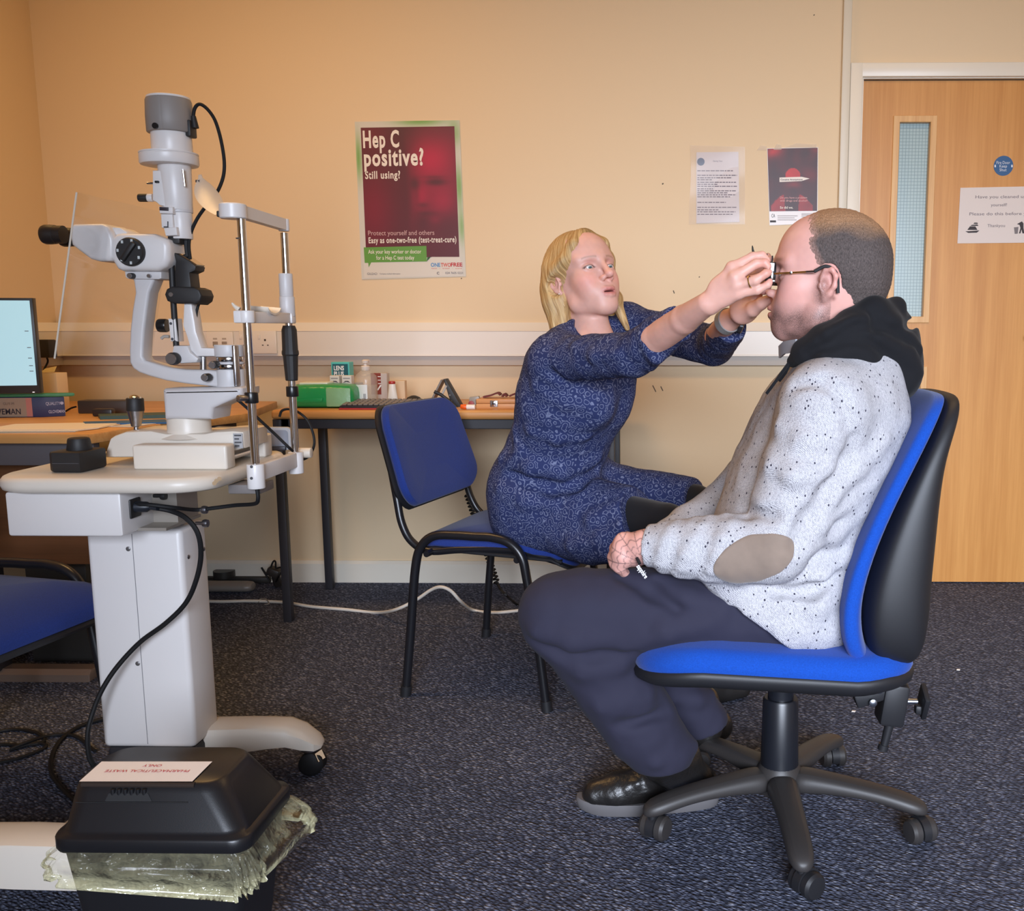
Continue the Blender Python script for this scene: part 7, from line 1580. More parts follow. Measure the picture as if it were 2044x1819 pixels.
# ================================================================== THE MAN
ma = thing('person', P(1600, 1290, 1.93), 'seated man in profile wearing a pale flecked sweater, black hood and navy trousers', 'person')
MH = Head(P(1651, 549, 1.885), math.radians(167), math.radians(4), math.radians(-2), 1.035); EX, EZ = 0.010, -0.012
S = Sdf(); build_head(S, MH, True, 0.0, (EX, EZ))
S.cone(MH.w((-0.030, 0, -0.055)), P(1705, 700, 1.91), 0.060, 0.066, 0.03); S.cone(MH.w((0.010, 0, -0.085)), P(1660, 715, 1.90), 0.045, 0.050, 0.03)
S.ell(MH.w((0.030, 0, -0.092)), (0.045, 0.045, 0.028), None, 0.03)
S.cone(P(1700, 700, 1.91), P(1660, 900, 1.93), 0.06, 0.10, 0.03); S.cone(P(1660, 900, 1.93), P(1610, 1170, 1.93), 0.10, 0.10, 0.03)
mSN, mEN, mWN = P(1648, 812, 1.745), P(1532, 1098, 1.715), P(1292, 1090, 1.78)
mSF, mEF, mWF = P(1655, 800, 2.12), P(1450, 1015, 2.16), P(1330, 1078, 2.00)
S.cone(P(1690, 760, 1.91), mSN, 0.05, 0.045, 0.03); S.cone(P(1690, 760, 1.91), mSF, 0.05, 0.045, 0.03)
S.chain([(mSN, 0.045), (mEN, 0.036), (mWN, 0.0285)], 0.02); S.chain([(mSF, 0.045), (mEF, 0.036), (mWF, 0.0285)], 0.02)
# near hand resting on the lap, fingers curled down between the thighs
S.ell(P(1262, 1098, 1.80), (0.036, 0.026, 0.030), None, 0.02); S.cone(mWN, P(1262, 1098, 1.80), 0.028, 0.026, 0.02)
for i, (a, b, c) in enumerate((((1242, 1076, 1.80), (1228, 1094, 1.825), (1232, 1118, 1.845)), ((1238, 1092, 1.79), (1224, 1112, 1.81), (1234, 1134, 1.835)), ((1238, 1106, 1.785), (1228, 1126, 1.80), (1240, 1144, 1.825)), ((1244, 1116, 1.78), (1238, 1134, 1.79), (1250, 1148, 1.81)))):
    finger(S, [P(*a), P(*b), P(*c)], [0.0125, 0.0110, 0.0095], 0.004, 0.012)
finger(S, [P(1270, 1078, 1.83), P(1252, 1074, 1.86), P(1236, 1084, 1.885)], [0.014, 0.012, 0.010], 0.004, 0.012)
S.ell(P(1308, 1092, 1.96), (0.036, 0.026, 0.030), None, 0.02); S.cone(mWF, P(1308, 1092, 1.96), 0.028, 0.026, 0.02)
for i in range(4): finger(S, [P(1290, 1084+i*9, 1.93-i*0.004), P(1272, 1094+i*9, 1.915-i*0.004), P(1268, 1110+i*8, 1.90)], [0.0122, 0.0108, 0.0095], 0.004, 0.012)
finger(S, [P(1312, 1078, 1.93), P(1296, 1074, 1.905), P(1284, 1080, 1.89)], [0.014, 0.012, 0.010], 0.004, 0.012)
mHN, mKN, mAN = P(1540, 1218, 1.83), P(1118, 1222, 1.815), P(1318, 1500, 1.89)
mHF, mKF, mAF = P(1585, 1205, 2.04), P(1190, 1215, 2.06), P(1402, 1440, 2.12)
for h_, k_, a_ in ((mHN, mKN, mAN), (mHF, mKF, mAF)):
    S.chain([(h_, 0.06), (k_, 0.045), (a_, 0.035)], 0.02); S.cone(P(1610, 1170, 1.93), h_, 0.08, 0.06, 0.03)
def mskin(v, n):
    l = MH.loc(v); c = np.tile(linrgb((210, 158, 146)), (len(v), 1))
    def mixin(col, k): 
        k = np.clip(k, 0, 1)[:, None]; return c*(1-k)+linrgb(col)*k
    for sg in (-1, 1):
        c = mixin((206, 128, 118), 0.45*gau(l, (0.06, sg*0.045, -0.035), (0.03, 0.025, 0.022)))
        c = mixin((208, 122, 112), 0.45*gau(l, (-0.02, sg*0.082, 0.0), (0.022, 0.012, 0.032)))
    c = mixin((206, 120, 108), 0.5*gau(l, (0.113, 0, -0.038), (0.016, 0.014, 0.014)))
    # stubble: jaw, chin, upper lip
    wv = vnoise(v, 700, 4)*0.5+vnoise(v, 1100, 9)*0.5+0.25*vnoise(v, 130, 3)
    jl = np.clip(((-0.052+0.35*np.clip(0.03-l[:, 0], 0, 0.05))-l[:, 2])/0.03, 0, 1)*np.clip((l[:, 2]+0.135)/0.02, 0, 1)*(l[:, 0] > -0.016)
    chin = gau(l, (0.085, 0, -0.105), (0.030, 0.035, 0.022)); mou = gau(l, (0.100, 0, -0.060), (0.02, 0.03, 0.008))
    side = gau(l, (-0.002+EX*0.5, 0.07, -0.035), (0.013, 0.03, 0.034)); wv = 0.25*vnoise(v, 130, 3)
    beard = np.clip(np.maximum(np.maximum(jl*(0.72+wv), np.clip(chin*1.2, 0, 1)*0.95), np.maximum(mou*0.6, side*0.75)), 0, 1)
    c = mixin((176, 134, 126), 0.6*beard)
    lip = np.exp(-(((l[:, 1])/0.022)**4))*np.exp(-((l[:, 2]+0.0745)/0.0095)**4)*(l[:, 0] > 0.088); c = mixin((188, 112, 106), 0.7*lip)
    c = mixin((90, 46, 44), np.exp(-(((l[:, 1])/0.02)**4))*np.exp(-((l[:, 2]+0.0742)/0.0016)**2)*(l[:, 0] > 0.08))
    c = mixin((120, 88, 72), 0.7*np.exp(-((l[:, 2]-0.0225)/0.004)**2)*np.exp(-((np.abs(l[:, 1])-0.034)/0.016)**4)*(l[:, 0] > 0.05))
    # web tattoo on the near hand
    th = v-A3(P(1254, 1100, 1.77)); d2_ = (th**2).sum(1); hm = np.clip(1-(np.sqrt(d2_)-0.058)/0.01, 0, 1)
    ctr = A3(P(1285, 1125, 1.77)); dv = v-ctr; rr_ = np.sqrt(dv[:, 0]**2+dv[:, 2]**2); an = np.arctan2(dv[:, 2], -dv[:, 0])
    web = np.maximum(np.exp(-((np.sin(an*7.5))/0.13)**2*(rr_/0.04)**1), np.exp(-(np.sin(rr_*PI/0.0125+0.5*np.cos(an*15))/0.22)**2))
    c = mixin((74, 58, 62), 0.8*hm*web)
    c = mixin((110, 60, 50), 0.7*gau(v, P(1666, 596, 1.80), (0.004, 0.03, 0.004)))
    c = c*(1+0.05*vnoise(v, 90)[:, None]+0.03*vnoise(v, 300, 2)[:, None]); beard = beard*(1-np.clip(lip, 0, 1)); return np.concatenate([np.clip(c, 0, 1), beard[:, None]], 1)
sdf_obj('body', S, 0.0022, skin, ma, mskin)
build_eyes(MH, ma, V((-1, 0.15, 0)), (96, 104, 100))
# ---------------- close cropped hair: a thin cap over the scalp that thins to the crown
HS = Sdf()
for c, r, k in (((-0.012, 0, 0.036), (0.0985, 0.0775, 0.0862), 0.02), ((-0.045, 0, 0.015), (0.0668, 0.0708, 0.0728), 0.03), ((0.040, 0, 0.030), (0.0530, 0.0612, 0.0632), 0.03)): MH.ell(HS, c, r, k)
MH.cone(HS, (-0.060, 0, -0.02), (-0.050, 0, -0.075), 0.050, 0.050, 0.03)
def hpost(q, D):
    x = q.reshape(-1, 3); l = MH.loc(x); d = D.reshape(-1)*1.0
    line = np.interp(l[:, 2], [-0.09, -0.045, -0.03, -0.012, 0.012, 0.030, 0.055, 0.070, 0.088, 0.115], [-0.045, -0.030, -0.018, 0.006, 0.014, 0.026, 0.040, 0.034, 0.044, 0.040])
    line = line+0.004*vnoise(x, 190, 5)
    ear = np.sqrt(((l[:, 0]+0.016-EX)/0.025)**2+((l[:, 2]+0.004-EZ)/0.036)**2)-1
    d = d+0.0028*np.clip(1-(line-l[:, 0])/0.018, 0, 1); d = np.maximum(d, l[:, 0]-line); d = np.maximum(d, np.where(np.abs(l[:, 1]) < 0.05, -1, -ear*0.025))
    nape = -0.072+0.004*vnoise(x, 150, 8)+0.25*np.clip(l[:, 0]+0.06, 0, 0.1); d = np.maximum(d, nape-l[:, 2])
    return d.reshape(D.shape)
def mhc(v, n):
    l = MH.loc(v); top = np.clip((l[:, 2]-0.066+0.01*vnoise(v, 60, 2))/0.034, 0, 1)
    c = linrgb((104, 92, 88))*(1-top[:, None])+linrgb((190, 146, 110))*top[:, None]
    line = np.interp(l[:, 2], [-0.09, -0.045, -0.03, -0.012, 0.012, 0.030, 0.055, 0.070, 0.088, 0.115], [-0.045, -0.030, -0.018, 0.006, 0.014, 0.026, 0.040, 0.034, 0.044, 0.040])
    fade = np.maximum(np.clip(1-(line-l[:, 0])/0.020, 0, 1)**0.8, np.clip((-0.050-l[:, 2])/0.022, 0, 1))
    return c*(1-0.8*fade[:, None])+linrgb((220, 172, 156))*0.8*fade[:, None]
ch = mat('cropped_hair', (110, 96, 90), 0.7, spec=0.3); nt, b = nodes(ch); at = nt.nodes.new('ShaderNodeAttribute'); at.attribute_name = 'tint'
hn1 = noise(nt, coords(nt, (1, 1, 0.45)), 520, 3, 0.7)
hv = ramp(nt, hn1, [(0.30, (120, 120, 120)), (0.70, (255, 255, 255))]); mm = nt.nodes.new('ShaderNodeMix'); mm.data_type = 'RGBA'; mm.blend_type = 'MULTIPLY'; mm.inputs[0].default_value = 0.85
nt.links.new(at.outputs['Color'], mm.inputs[6]); nt.links.new(hv, mm.inputs[7]); nt.links.new(mm.outputs[2], b.inputs['Base Color']); bumpn(nt, b, hn1, 0.8, 0.0025)
sdf_obj('hair', HS, 0.0022, ch, ma, mhc, lambda v: 0.0007*vnoise(v, 620, 2), hpost)
# ---------------- sweater
SW = Sdf()
def tz(px, py, hw, r, Y=1.93): c = P(px, py, Y); return V((c.x, c.y-hw, c.z)), V((c.x, c.y+hw, c.z)), r
prof = [tz(1690, 752, 0.070, 0.080), tz(1674, 805, 0.080, 0.112), tz(1642, 880, 0.072, 0.128), tz(1602, 980, 0.064, 0.132), tz(1568, 1080, 0.060, 0.130), tz(1572, 1150, 0.070, 0.126), tz(1592, 1190, 0.078, 0.110)]
for a, b in zip(prof, prof[1:]):
    for i in (0, 1): SW.cone(a[i], b[i], a[2], b[2], 0.05)
    SW.cone((a[0]+a[1])/2, (b[0]+b[1])/2, a[2], b[2], 0.05)
md = mSN+(mEN-mSN)*0.45+V((0.006, 0, 0))
SW.cone(P(1690, 760, 1.85), mSN, 0.08, 0.080, 0.05); SW.cone(P(1690, 760, 2.0), mSF, 0.08, 0.080, 0.05)
SW.cone(mSN, md, 0.076, 0.076, 0.03); SW.cone(md, mEN+V((0.012, 0, 0.006)), 0.076, 0.067, 0.012)
fa = lambda t: mEN+(mWN-mEN)*t
SW.chain([(mEN, 0.060), (fa(0.25), 0.064), (fa(0.55), 0.058), (fa(0.8), 0.049), (fa(0.93), 0.040), (fa(1.02), 0.040)], 0.015)
SW.chain([(mSF, 0.080), (mEF, 0.062), (mEF+(mWF-mEF)*0.6, 0.052), (mWF, 0.042)], 0.04)
# ribbed cuff and bunched folds on the near sleeve
rnd = random.Random(4)
for t, r, dz in ((0.30, 0.060, 0.006), (0.42, 0.060, -0.004), (0.54, 0.056, 0.006), (0.66, 0.053, -0.003), (0.78, 0.047, 0.004)):
    c = fa(t); tilt = V((0.25, 0, 1)).normalized(); ax_ = (mWN-mEN).normalized(); R_ = frame_from(ax_+V((0, 0.2*(1 if dz > 0 else -1), 0.35)))
    pts = [c+R_ @ V((r*math.cos(q), r*math.sin(q), 0))*0.93 for q in np.linspace(0, 2*PI, 13)]
    for a, b in zip(pts, pts[1:]): SW.cone(a, b, 0.009, 0.009, 0.012)
# ribbed hem roll
hp = [P(1452, 1160, 1.775), P(1505, 1205, 1.765), P(1565, 1240, 1.765), P(1640, 1240, 1.78)]
for a, b in zip(hp, hp[1:]): SW.cone(a, b, 0.038, 0.042, 0.04)
folds(SW, [([(1704, 880), (1690, 930), (1655, 985), (1615, 1040), (1588, 1085)], 0.011, -0.002, True, 0.030), ([(1445, 985), (1490, 992), (1540, 1008)], 0.011, 0.006, False, 0.03), ([(1440, 1012), (1490, 1022), (1545, 1030)], 0.010, -0.003, True, 0.025),
    ([(1760, 880), (1710, 935), (1668, 990)], 0.012, 0.006, False, 0.03), ([(1740, 960), (1690, 1000), (1640, 1050)], 0.012, 0.006, False, 0.03), ([(1715, 1020), (1660, 1065), (1610, 1100)], 0.011, 0.005, False, 0.03),
    ([(1690, 1110), (1640, 1150), (1570, 1165)], 0.012, 0.005, False, 0.03), ([(1685, 1175), (1630, 1205), (1560, 1200)], 0.014, 0.006, False, 0.035), ([(1670, 1150), (1620, 1180), (1550, 1182)], 0.008, -0.003, True, 0.025),
    ([(1560, 850), (1610, 880), (1660, 880)], 0.010, 0.006, False, 0.03), ([(1540, 930), (1590, 950), (1650, 930)], 0.010, 0.006, False, 0.03), ([(1585, 770), (1640, 760), (1680, 790), (1695, 850)], 0.006, -0.003, True, 0.02)], 1.4, 2.2)
wd_ = (mWN-mEN).normalized(); wf_ = (mWF-mEF).normalized(); we = A3(fa(1.0)); wfe = A3(mWF)
# hem plane across the lap
h0, h1 = A3(P(1446, 1178, 1.80)), A3(P(1582, 1283, 1.80)); hd = (h1-h0); hn = np.array([hd[2], 0, -hd[0]], np.float32); hn /= np.linalg.norm(hn); hn = hn if hn[2] < 0 else -hn
def swpost(q, D):
    x = q.reshape(-1, 3); d = D.reshape(-1)
    m = ((x-we)**2).sum(1) < 0.10**2; d = np.where(m, np.maximum(d, (x-we)@A3(wd_)), d)
    m = ((x-wfe)**2).sum(1) < 0.09**2; d = np.where(m, np.maximum(d, (x-wfe)@A3(wf_)), d)
    m = (x[:, 2] < 0.52) & (x[:, 0] > 0.10); d = np.where(m, np.maximum(d, (x-h0)@hn), d)
    d = np.maximum(d, A3(P(1600, 1279, 1.8))[2]-x[:, 2])
    nkc = np.sqrt((((x-A3(MH.w((-0.02, 0, -0.14))))/np.array([0.085, 0.085, 0.06], np.float32))**2).sum(1))-1; d = np.maximum(d, -nkc*0.06)
    return d.reshape(D.shape)
sm = mat('flecked_knit', (190, 190, 194), 0.9, spec=0.12); nt, b = nodes(sm)
vv = coords(nt, (1, 1, 1)); 
fl = nt.nodes.new('ShaderNodeTexVoronoi'); fl.inputs['Scale'].default_value = 1; fl.inputs['Randomness'].default_value = 1.0; nt.links.new(coords(nt, (150, 150, 110), (0, 0.5, 0)), fl.inputs['Vector'])
sp = nt.nodes.new('ShaderNodeSeparateColor'); nt.links.new(fl.outputs['Color'], sp.inputs[0])
dot_ = mth(nt, 'MULTIPLY', mth(nt, 'LESS_THAN', fl.outputs['Distance'], 0.27), mth(nt, 'GREATER_THAN', sp.outputs[0], 0.80))
kn_ = nt.nodes.new('ShaderNodeTexWave'); kn_.inputs['Scale'].default_value = 190; kn_.inputs['Distortion'].default_value = 5.0; kn_.inputs['Detail'].default_value = 2; kn_.inputs['Detail Scale'].default_value = 2.0; kn_.bands_direction = 'DIAGONAL'; nt.links.new(vv, kn_.inputs['Vector'])
kz = noise(nt, coords(nt, (1, 1, 0.35)), 420, 2)
kmix = mth(nt, 'ADD', mth(nt, 'MULTIPLY', kn_.outputs['Fac'], 0.32), mth(nt, 'MULTIPLY', kz, 0.68))
basec = ramp(nt, kmix, [(0.25, (140, 138, 144)), (0.62, (194, 192, 195))])
nt.links.new(mixc(nt, dot_, basec, (62, 60, 72)), b.inputs['Base Color']); bumpn(nt, b, kmix, 0.7, 0.002)
sdf_obj('sweater', SW, 0.0042, sm, ma, None, lambda v: 0.0018*vnoise(v, 45, 1)+0.0012*vnoise(v, 95, 3), swpost, 2)
# elbow patch: an oval of the sleeve surface lifted slightly
pc_, pr_ = A3(P(1506, 1120, 1.655)), (0.078, 0.06, 0.040)
Rp = np.array(Matrix.Rotation(math.radians(24), 3, 'Y'), np.float32)
def ppost(q, D):
    x = q.reshape(-1, 3); d = swpost(q, D).reshape(-1)-0.0032; l = (x-pc_)@Rp.T; e = (np.sqrt(((l[:, [0, 2]]/np.array([0.077, 0.043], np.float32))**2).sum(1))-1)*0.04
    d = np.maximum(d, e); d = np.maximum(d, x[:, 1]-1.735); return d.reshape(D.shape)
sdf_obj('elbow_patch', SW, 0.003, mat('suede_taupe', (128, 112, 100), 0.85, spec=0.2, var=(40, 0.08), sheen=0.3), ma, None, lambda v: 0.0018*vnoise(v, 45, 1)+0.0012*vnoise(v, 95, 3), ppost, 2, label='taupe suede elbow patch')
# ---------------- hood
HD = Sdf()
ringp = [((1583, 722, 1.835), 0.013), ((1608, 704, 1.800), 0.026), ((1650, 684, 1.780), 0.034), ((1705, 664, 1.785), 0.042), ((1752, 662, 1.83), 0.050), ((1772, 668, 1.91), 0.054), ((1752, 658, 1.99), 0.050), ((1705, 664, 2.035), 0.042), ((1650, 684, 2.03), 0.034), ((1608, 704, 2.00), 0.026), ((1583, 722, 1.95), 0.013)]
HD.chain([(P(*p), r) for p, r in ringp], 0.03)
HD.ell(P(1762, 705, 1.91), (0.072, 0.105, 0.080), rotm('Y', -25), 0.03); HD.ell(P(1793, 752, 1.91), (0.040, 0.085, 0.048), None, 0.03)
HD.cone(P(1700, 640, 1.80), P(1742, 620, 1.81), 0.022, 0.024, 0.02); HD.cone(P(1742, 620, 1.81), P(1788, 612, 1.86), 0.024, 0.015, 0.02); HD.cone(P(1788, 612, 1.86), P(1790, 614, 1.97), 0.015, 0.015, 0.02)
HD.cone(P(1640, 704, 1.765), P(1720, 722, 1.785), 0.014, 0.030, 0.03); HD.cone(P(1700, 690, 1.765), P(1790, 770, 1.84), 0.020, 0.022, 0.03)
HD.cone(P(1596, 706, 1.795), P(1690, 652, 1.752), 0.006, 0.010, 0.012); HD.cone(P(1640, 706, 1.755), P(1800, 690, 1.80), 0.006, 0.009, 0.012); HD.cone(P(1770, 640, 1.80), P(1822, 700, 1.84), 0.016, 0.016, 0.012)
HD.cone(P(1660, 712, 1.752), P(1760, 745, 1.79), 0.007, 0.010, 0.012)
HD.cone(MH.w((-0.03, 0, -0.03)), P(1690, 715, 1.905), 0.057, 0.062, 0.012, True); HD.cone(MH.w((0.01, 0, -0.085)), P(1625, 745, 1.895), 0.052, 0.045, 0.012, True)
HD.cone(P(1812, 650, 1.79), P(1822, 648, 1.98), 0.010, 0.010, 0.010, True)
folds(HD, [([(1612, 706), (1660, 682), (1720, 674), (1772, 700)], 0.006, -0.002, True, 0.02), ([(1640, 672), (1700, 650), (1760, 650), (1810, 690)], 0.006, -0.002, True, 0.018), ([(1600, 700), (1650, 668), (1705, 636)], 0.006, 0.003, False, 0.014),
    ([(1740, 625), (1752, 650), (1790, 662), (1830, 700)], 0.007, -0.002, True, 0.016), ([(1760, 680), (1810, 710), (1835, 745)], 0.010, 0.005, False, 0.02)], 1.5, 2.1)
hoodm = mat('black_sweatshirt', (23, 23, 26), 0.88, spec=0.2, sheen=0.04, bump=(900, 0.25, 0.0008))
sdf_obj('hood', HD, 0.004, hoodm, ma, None, lambda v: 0.0022*vnoise(v, 38, 2)+0.001*vnoise(v, 80, 5), None, 2)
bm = MB(); 
for a in ([(1575, 724, 1.83), (1562, 742, 1.80), (1545, 766, 1.785), (1530, 786, 1.79)],): tube(bm, [P(*q) for q in a], 0.0030, 8)
obj('hood_cord', bm, hoodm, ma)
bm = MB(); tube(bm, [P(1577, 726, 1.845), P(1568, 744, 1.815), P(1556, 760, 1.80)], 0.0030, 8); obj('hood_cord', bm, hoodm, ma)
bm = MB(); sweep(bm, [P(1556, 703, 1.88), P(1566, 694, 1.84), P(1590, 690, 1.80)], 1, sec=[(-0.002, -0.012), (0.002, -0.012), (0.002, 0.012), (-0.002, 0.012)], up=(0, 0, 1)); obj('shirt_collar', bm, mat('collar_grey', (150, 150, 156), 0.8), ma)
# ---------------- trousers
TR = Sdf()
TR.chain([(mHN, 0.088), (mHN+(mKN-mHN)*0.5, 0.089), (mHN+(mKN-mHN)*0.88, 0.084), (mKN, 0.072)], 0.05)
mSh = mKN+(mAN-mKN)*0.5
TR.chain([(mKN+V((0.006, 0, -0.01)), 0.074), (mSh+V((0.006, 0, 0)), 0.083), (mKN+(mAN-mKN)*0.8, 0.078), (mAN+V((0.0, 0, 0.004)), 0.070)], 0.05)
TR.chain([(mHF, 0.095), (mKF, 0.074)], 0.05); TR.chain([(mKF, 0.074), (mKF+(mAF-mKF)*0.5, 0.074), (mAF, 0.060)], 0.05)
TR.cone(P(1600, 1190, 1.87), P(1600, 1190, 1.99), 0.11, 0.11, 0.05)
folds(TR, [([(1068, 1285), (1120, 1305), (1190, 1312), (1262, 1300)], 0.010, -0.002, True, 0.028), ([(1075, 1262), (1140, 1280), (1220, 1278)], 0.012, 0.006, False, 0.03), ([(1090, 1335), (1160, 1345), (1240, 1330)], 0.012, 0.006, False, 0.03),
    ([(1120, 1400), (1200, 1412), (1290, 1390)], 0.013, 0.007, False, 0.03), ([(1150, 1440), (1240, 1448), (1330, 1420)], 0.011, -0.002, True, 0.028), ([(1180, 1470), (1270, 1474), (1360, 1442)], 0.014, 0.007, False, 0.03),
    ([(1205, 1500), (1290, 1502), (1378, 1472)], 0.010, -0.002, True, 0.025), ([(1232, 1520), (1310, 1522), (1384, 1490)], 0.014, 0.007, False, 0.025), ([(1310, 1160), (1370, 1195), (1440, 1215)], 0.011, 0.006, False, 0.03),
    ([(1240, 1150), (1300, 1180), (1350, 1215)], 0.008, -0.002, True, 0.025), ([(1250, 1290), (1330, 1262), (1430, 1240)], 0.010, 0.006, False, 0.03), ([(1345, 1395), (1390, 1398), (1418, 1388)], 0.010, 0.005, False, 0.025)], 1.4, 2.3)
def plane_cut(a, d): 
    a, d = A3(a), A3(d); return lambda x: (x-a)@d
cA = plane_cut(mAN+V((0.004, 0, -0.028)), V((0.05, 0, -1)).normalized()); cB = plane_cut(mAF+V((0, 0, -0.02)), V((0.35, 0, -1)).normalized())
def trpost(q, D):
    x = q.reshape(-1, 3); d = D.reshape(-1); near = x[:, 1] < 1.99
    low = x[:, 2] < 0.25; d = np.where(low & near, np.maximum(d, cA(x)), d); d = np.where(low & ~near, np.maximum(d, cB(x)), d); return d.reshape(D.shape)
trm = mat('navy_trousers', (44, 43, 58), 0.85, spec=0.2, sheen=0.02, bump=(1200, 0.15, 0.0005))
sdf_obj('trousers', TR, 0.0042, trm, ma, None, lambda v: 0.0014*vnoise(v, 50, 1)+0.0008*vnoise(v, 110, 3), trpost, 2)
# ---------------- shoes
lea = mat('black_leather', (28, 26, 25), 0.36, spec=0.5, bump=(70, 0.5, 0.004)); sole_m = mat('sole_grey', (92, 89, 90), 0.6)
def shoe(heel, toe, ankle, nm):
    heel, toe = V(heel), V(toe); f = (toe-heel).normalized(); Ln = (toe-heel).length; s_ = V((-f.y, f.x, 0)); up = V((0, 0, 1))
    at = lambda x, y, z: heel+f*(x*Ln)+s_*y+up*z
    F_ = Sdf()
    F_.chain([(at(0.13, 0, 0.050), 0.037), (at(0.30, 0, 0.055), 0.037), (at(0.52, 0, 0.052), 0.040), (at(0.72, 0.0, 0.040), 0.041), (at(0.86, 0.0, 0.036), 0.033)], 0.03)
    F_.cone(at(0.22, 0, 0.06), V(ankle)-V((0, 0, 0.02)), 0.040, 0.045, 0.03); F_.cone(at(0.45, 0, 0.075), at(0.26, 0, 0.115), 0.030, 0.038, 0.03)
    F_.cone(at(0.68, -0.028, 0.062), at(0.66, 0.028, 0.062), 0.010, 0.010, 0.012); F_.cone(at(0.60, -0.032, 0.068), at(0.59, 0.030, 0.070), 0.010, 0.010, 0.010)
    def sp_(q, D): x = q.reshape(-1, 3); return np.maximum(D.reshape(-1), 0.024-x[:, 2]).reshape(D.shape)
    o = sdf_obj('shoe', F_, 0.0035, lea, ma, None, lambda v: 0.0008*vnoise(v, 120, 2), sp_)
    rings = []
    for k in range(40):
        a = 2*PI*k/40; cx_, sy_ = math.cos(a), math.sin(a); x = 0.5+0.5*cx_; wdt = 0.040*(1 if x > 0.55 else 0.86+0.0*x)
        rings.append((0.01+0.99*x, wdt*math.copysign(abs(sy_)**0.75, sy_)*(1.03-0.12*max(0, 0.5-x))))
    bm = MB(); lo = []
    for z, k in ((0.0, 0.97), (0.004, 1.0), (0.020, 1.02), (0.026, 1.0)): lo.append([at(0.5+(x-0.5)*k, y*k, z+0.010*max(0, (x-0.8)/0.2)**2) for x, y in rings])
    loft(bm, lo); obj('sole', bm, sole_m, o, ang=50)
    for j in range(3):
        bm = MB(); tube(bm, [at(0.60-j*0.07, -0.024, 0.086+j*0.012), at(0.585-j*0.07, 0, 0.098+j*0.012), at(0.57-j*0.07, 0.022, 0.086+j*0.012)], 0.0028, 7, 4); obj('lace', bm, rubber, o)
shoe(PZ(1436, 1605, 0), PZ(1152, 1618, 0), mAN, 0)
hf = PZ(1462, 1500, 0); shoe(V((hf.x, hf.y+0.03, 0)), V((hf.x-0.27, hf.y+0.06, 0)), mAF, 1)
# brand script on the trouser thigh and its zip pull
bm = MB(); sweep(bm, spline([P(1271, 1114, 1.752), P(1274, 1120, 1.748), P(1277, 1126, 1.744)], 3), 0.0032, 8); zp = obj('zip_pull', bm, mat('zip_black', (30, 30, 34), 0.4), ma)
ux = (P(1296, 1164, 1.722)-P(1272, 1130, 1.728)).normalized(); uy = V((ux.z*-1, 0, ux.x)); uy = V((-ux.z, 0, ux.x))
text('script_logo', 'sapphire', P(1270, 1131, 1.7255), ux, uy, 0.0125, mat('logo_white', (232, 232, 236), 0.6), ma, 0.66, 0.02)

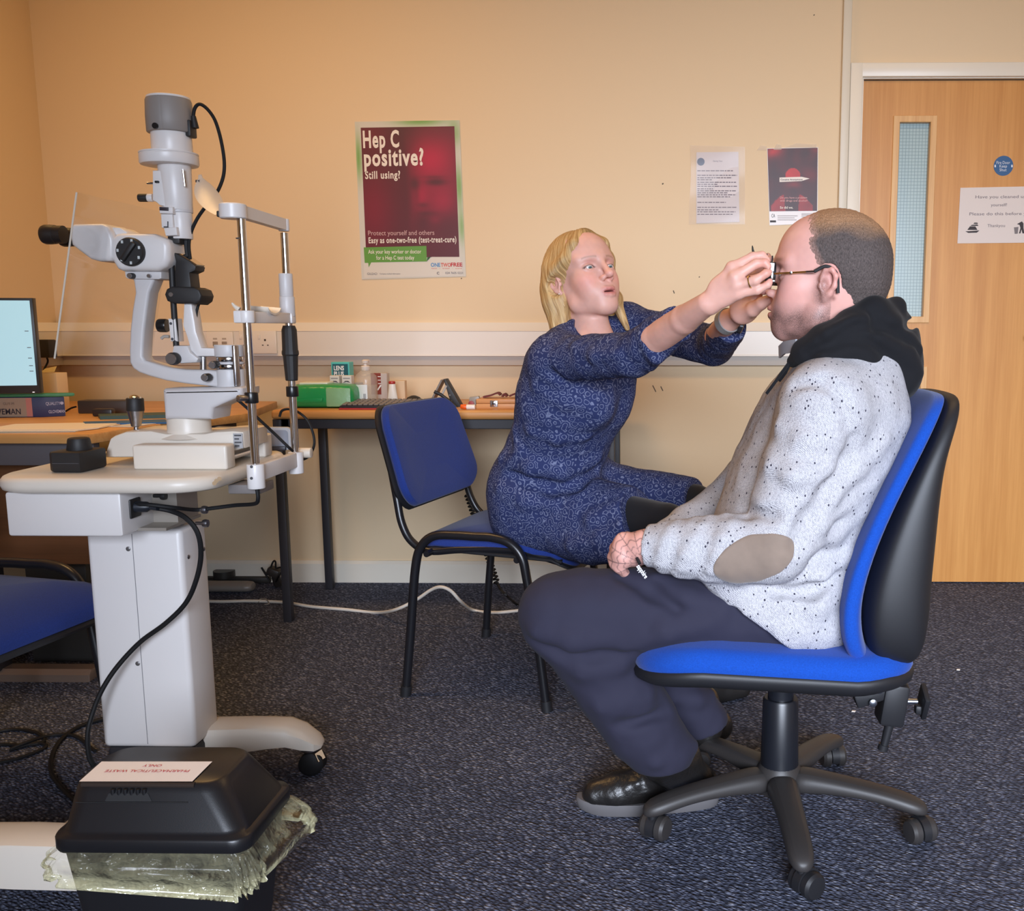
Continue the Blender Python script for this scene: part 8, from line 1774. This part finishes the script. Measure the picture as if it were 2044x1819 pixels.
# ================================================================== TRIAL FRAME
fl_, fr_ = MH.w((0.122, 0.033, -0.004)), MH.w((0.122, -0.033, -0.004))
tfm = thing('trial_frame', MH.w((0.12, 0, 0)), 'black and chrome optician trial frame with gold side arm, on the man\'s face', 'spectacles')
fw = V(MH.R @ np.array((1, 0, 0), np.float32)); lt = V(MH.R @ np.array((0, 1, 0), np.float32)); upv = V(MH.R @ np.array((0, 0, 1), np.float32))
Y_near = None
for sg in (1, -1):
    c = V(MH.w((0.101, sg*0.033, -0.004)))
    bm = MB(); R_ = frame_from(fw)
    n = 36
    for x0, x1, r0, r1 in ((-0.007, 0.008, 0.0225, 0.0185),):
        rings = []
        for x, r in ((x0, r1), (x0, r0), (x1, r0), (x1, r1), (x0, r1)): rings.append([c+R_ @ V((r*math.cos(2*PI*k/n), r*math.sin(2*PI*k/n), x)) for k in range(n)])
        loft(bm, rings, cap=False)
    rim = obj('lens_rim', bm, blk_m, tfm, ang=40)
    bm = MB(); lathe(bm, c, fw, [(0.0186, -0.001), (0.0186, 0.001), (0, 0.0015)], 28); obj('trial_lens', bm, mat('lens_glass', (210, 220, 222), 0.05, spec=0.8, alpha=0.22), rim)
    bm = MB(); sweep(bm, [c+upv*0.022, c+upv*0.034+lt*(sg*0.002)], 0.0014, 8); obj('lens_tab', bm, blk_m, rim)
    o_ = c+lt*(sg*0.026)-fw*0.003
    bm = MB(); box(bm, o_-fw*0.002-upv*0.004, (0.005, 0.006, 0.022), None, 0.001); box(bm, o_-fw*0.004-upv*0.014, (0.010, 0.006, 0.005), None, 0.001); sd_ = obj('side_bracket', bm, chrome, tfm)
    bm = MB(); cyl(bm, o_+upv*0.004, o_+upv*0.020, 0.0052, n=18, bev=0.001); obj('adjuster_barrel', bm, mat('barrel_white', (226, 230, 236), 0.3), sd_)
    e0 = o_-fw*0.006; e1 = V(MH.w((0.008+EX, sg*0.083, 0.016+EZ))); e2 = V(MH.w((-0.012+EX, sg*0.0835, 0.026+EZ))); e3 = V(MH.w((-0.031+EX, sg*0.0810, 0.014+EZ))); e4 = V(MH.w((-0.037+EX, sg*0.0795, -0.020+EZ)))
    bm = MB(); sweep(bm, [e0, e0+(e1-e0)*0.5, e1], 0.0018, 10); am = obj('side_arm', bm, gold, tfm)
    bm = MB(); q = e0+(e1-e0)*0.42; lathe(bm, q, lt*sg, [(0.0026, -0.002), (0.0026, 0.003), (0, 0.0034)], 12); obj('arm_screw', bm, chrome, am)
    bm = MB(); sweep(bm, [e0+(e1-e0)*0.80, e1], 0.0026, 10); obj('arm_slider', bm, chrome, am)
    bm = MB(); tube(bm, [e1, e2, e3, e4], 0.0034, 10); obj('ear_tip', bm, blk_m, am)
bm = MB(); a, b2 = V(MH.w((0.116, 0.013, 0.008))), V(MH.w((0.116, -0.013, 0.008))); sweep(bm, [a, b2], 0.003, 10); cyl(bm, (a+b2)/2, (a+b2)/2+upv*0.026, 0.0016, n=8); box(bm, (a+b2)/2+upv*0.008, (0.006, 0.008, 0.012), None, 0.001); obj('bridge', bm, blk_m, tfm)
bm = MB(); q = (a+b2)/2; sweep(bm, spline([q+fw*0.012+upv*0.012, q+fw*0.026+upv*0.026, q+fw*0.030+upv*0.040], 4), [0.003, 0.003, 0.003, 0.003, 0.0026, 0.0024, 0.002, 0.0016, 0.0008], 8); sweep(bm, [q, q+fw*0.014+upv*0.014], 0.002, 8); obj('scale_lever', bm, mat('lever_dark', (60, 62, 58), 0.3, 0.6), tfm)
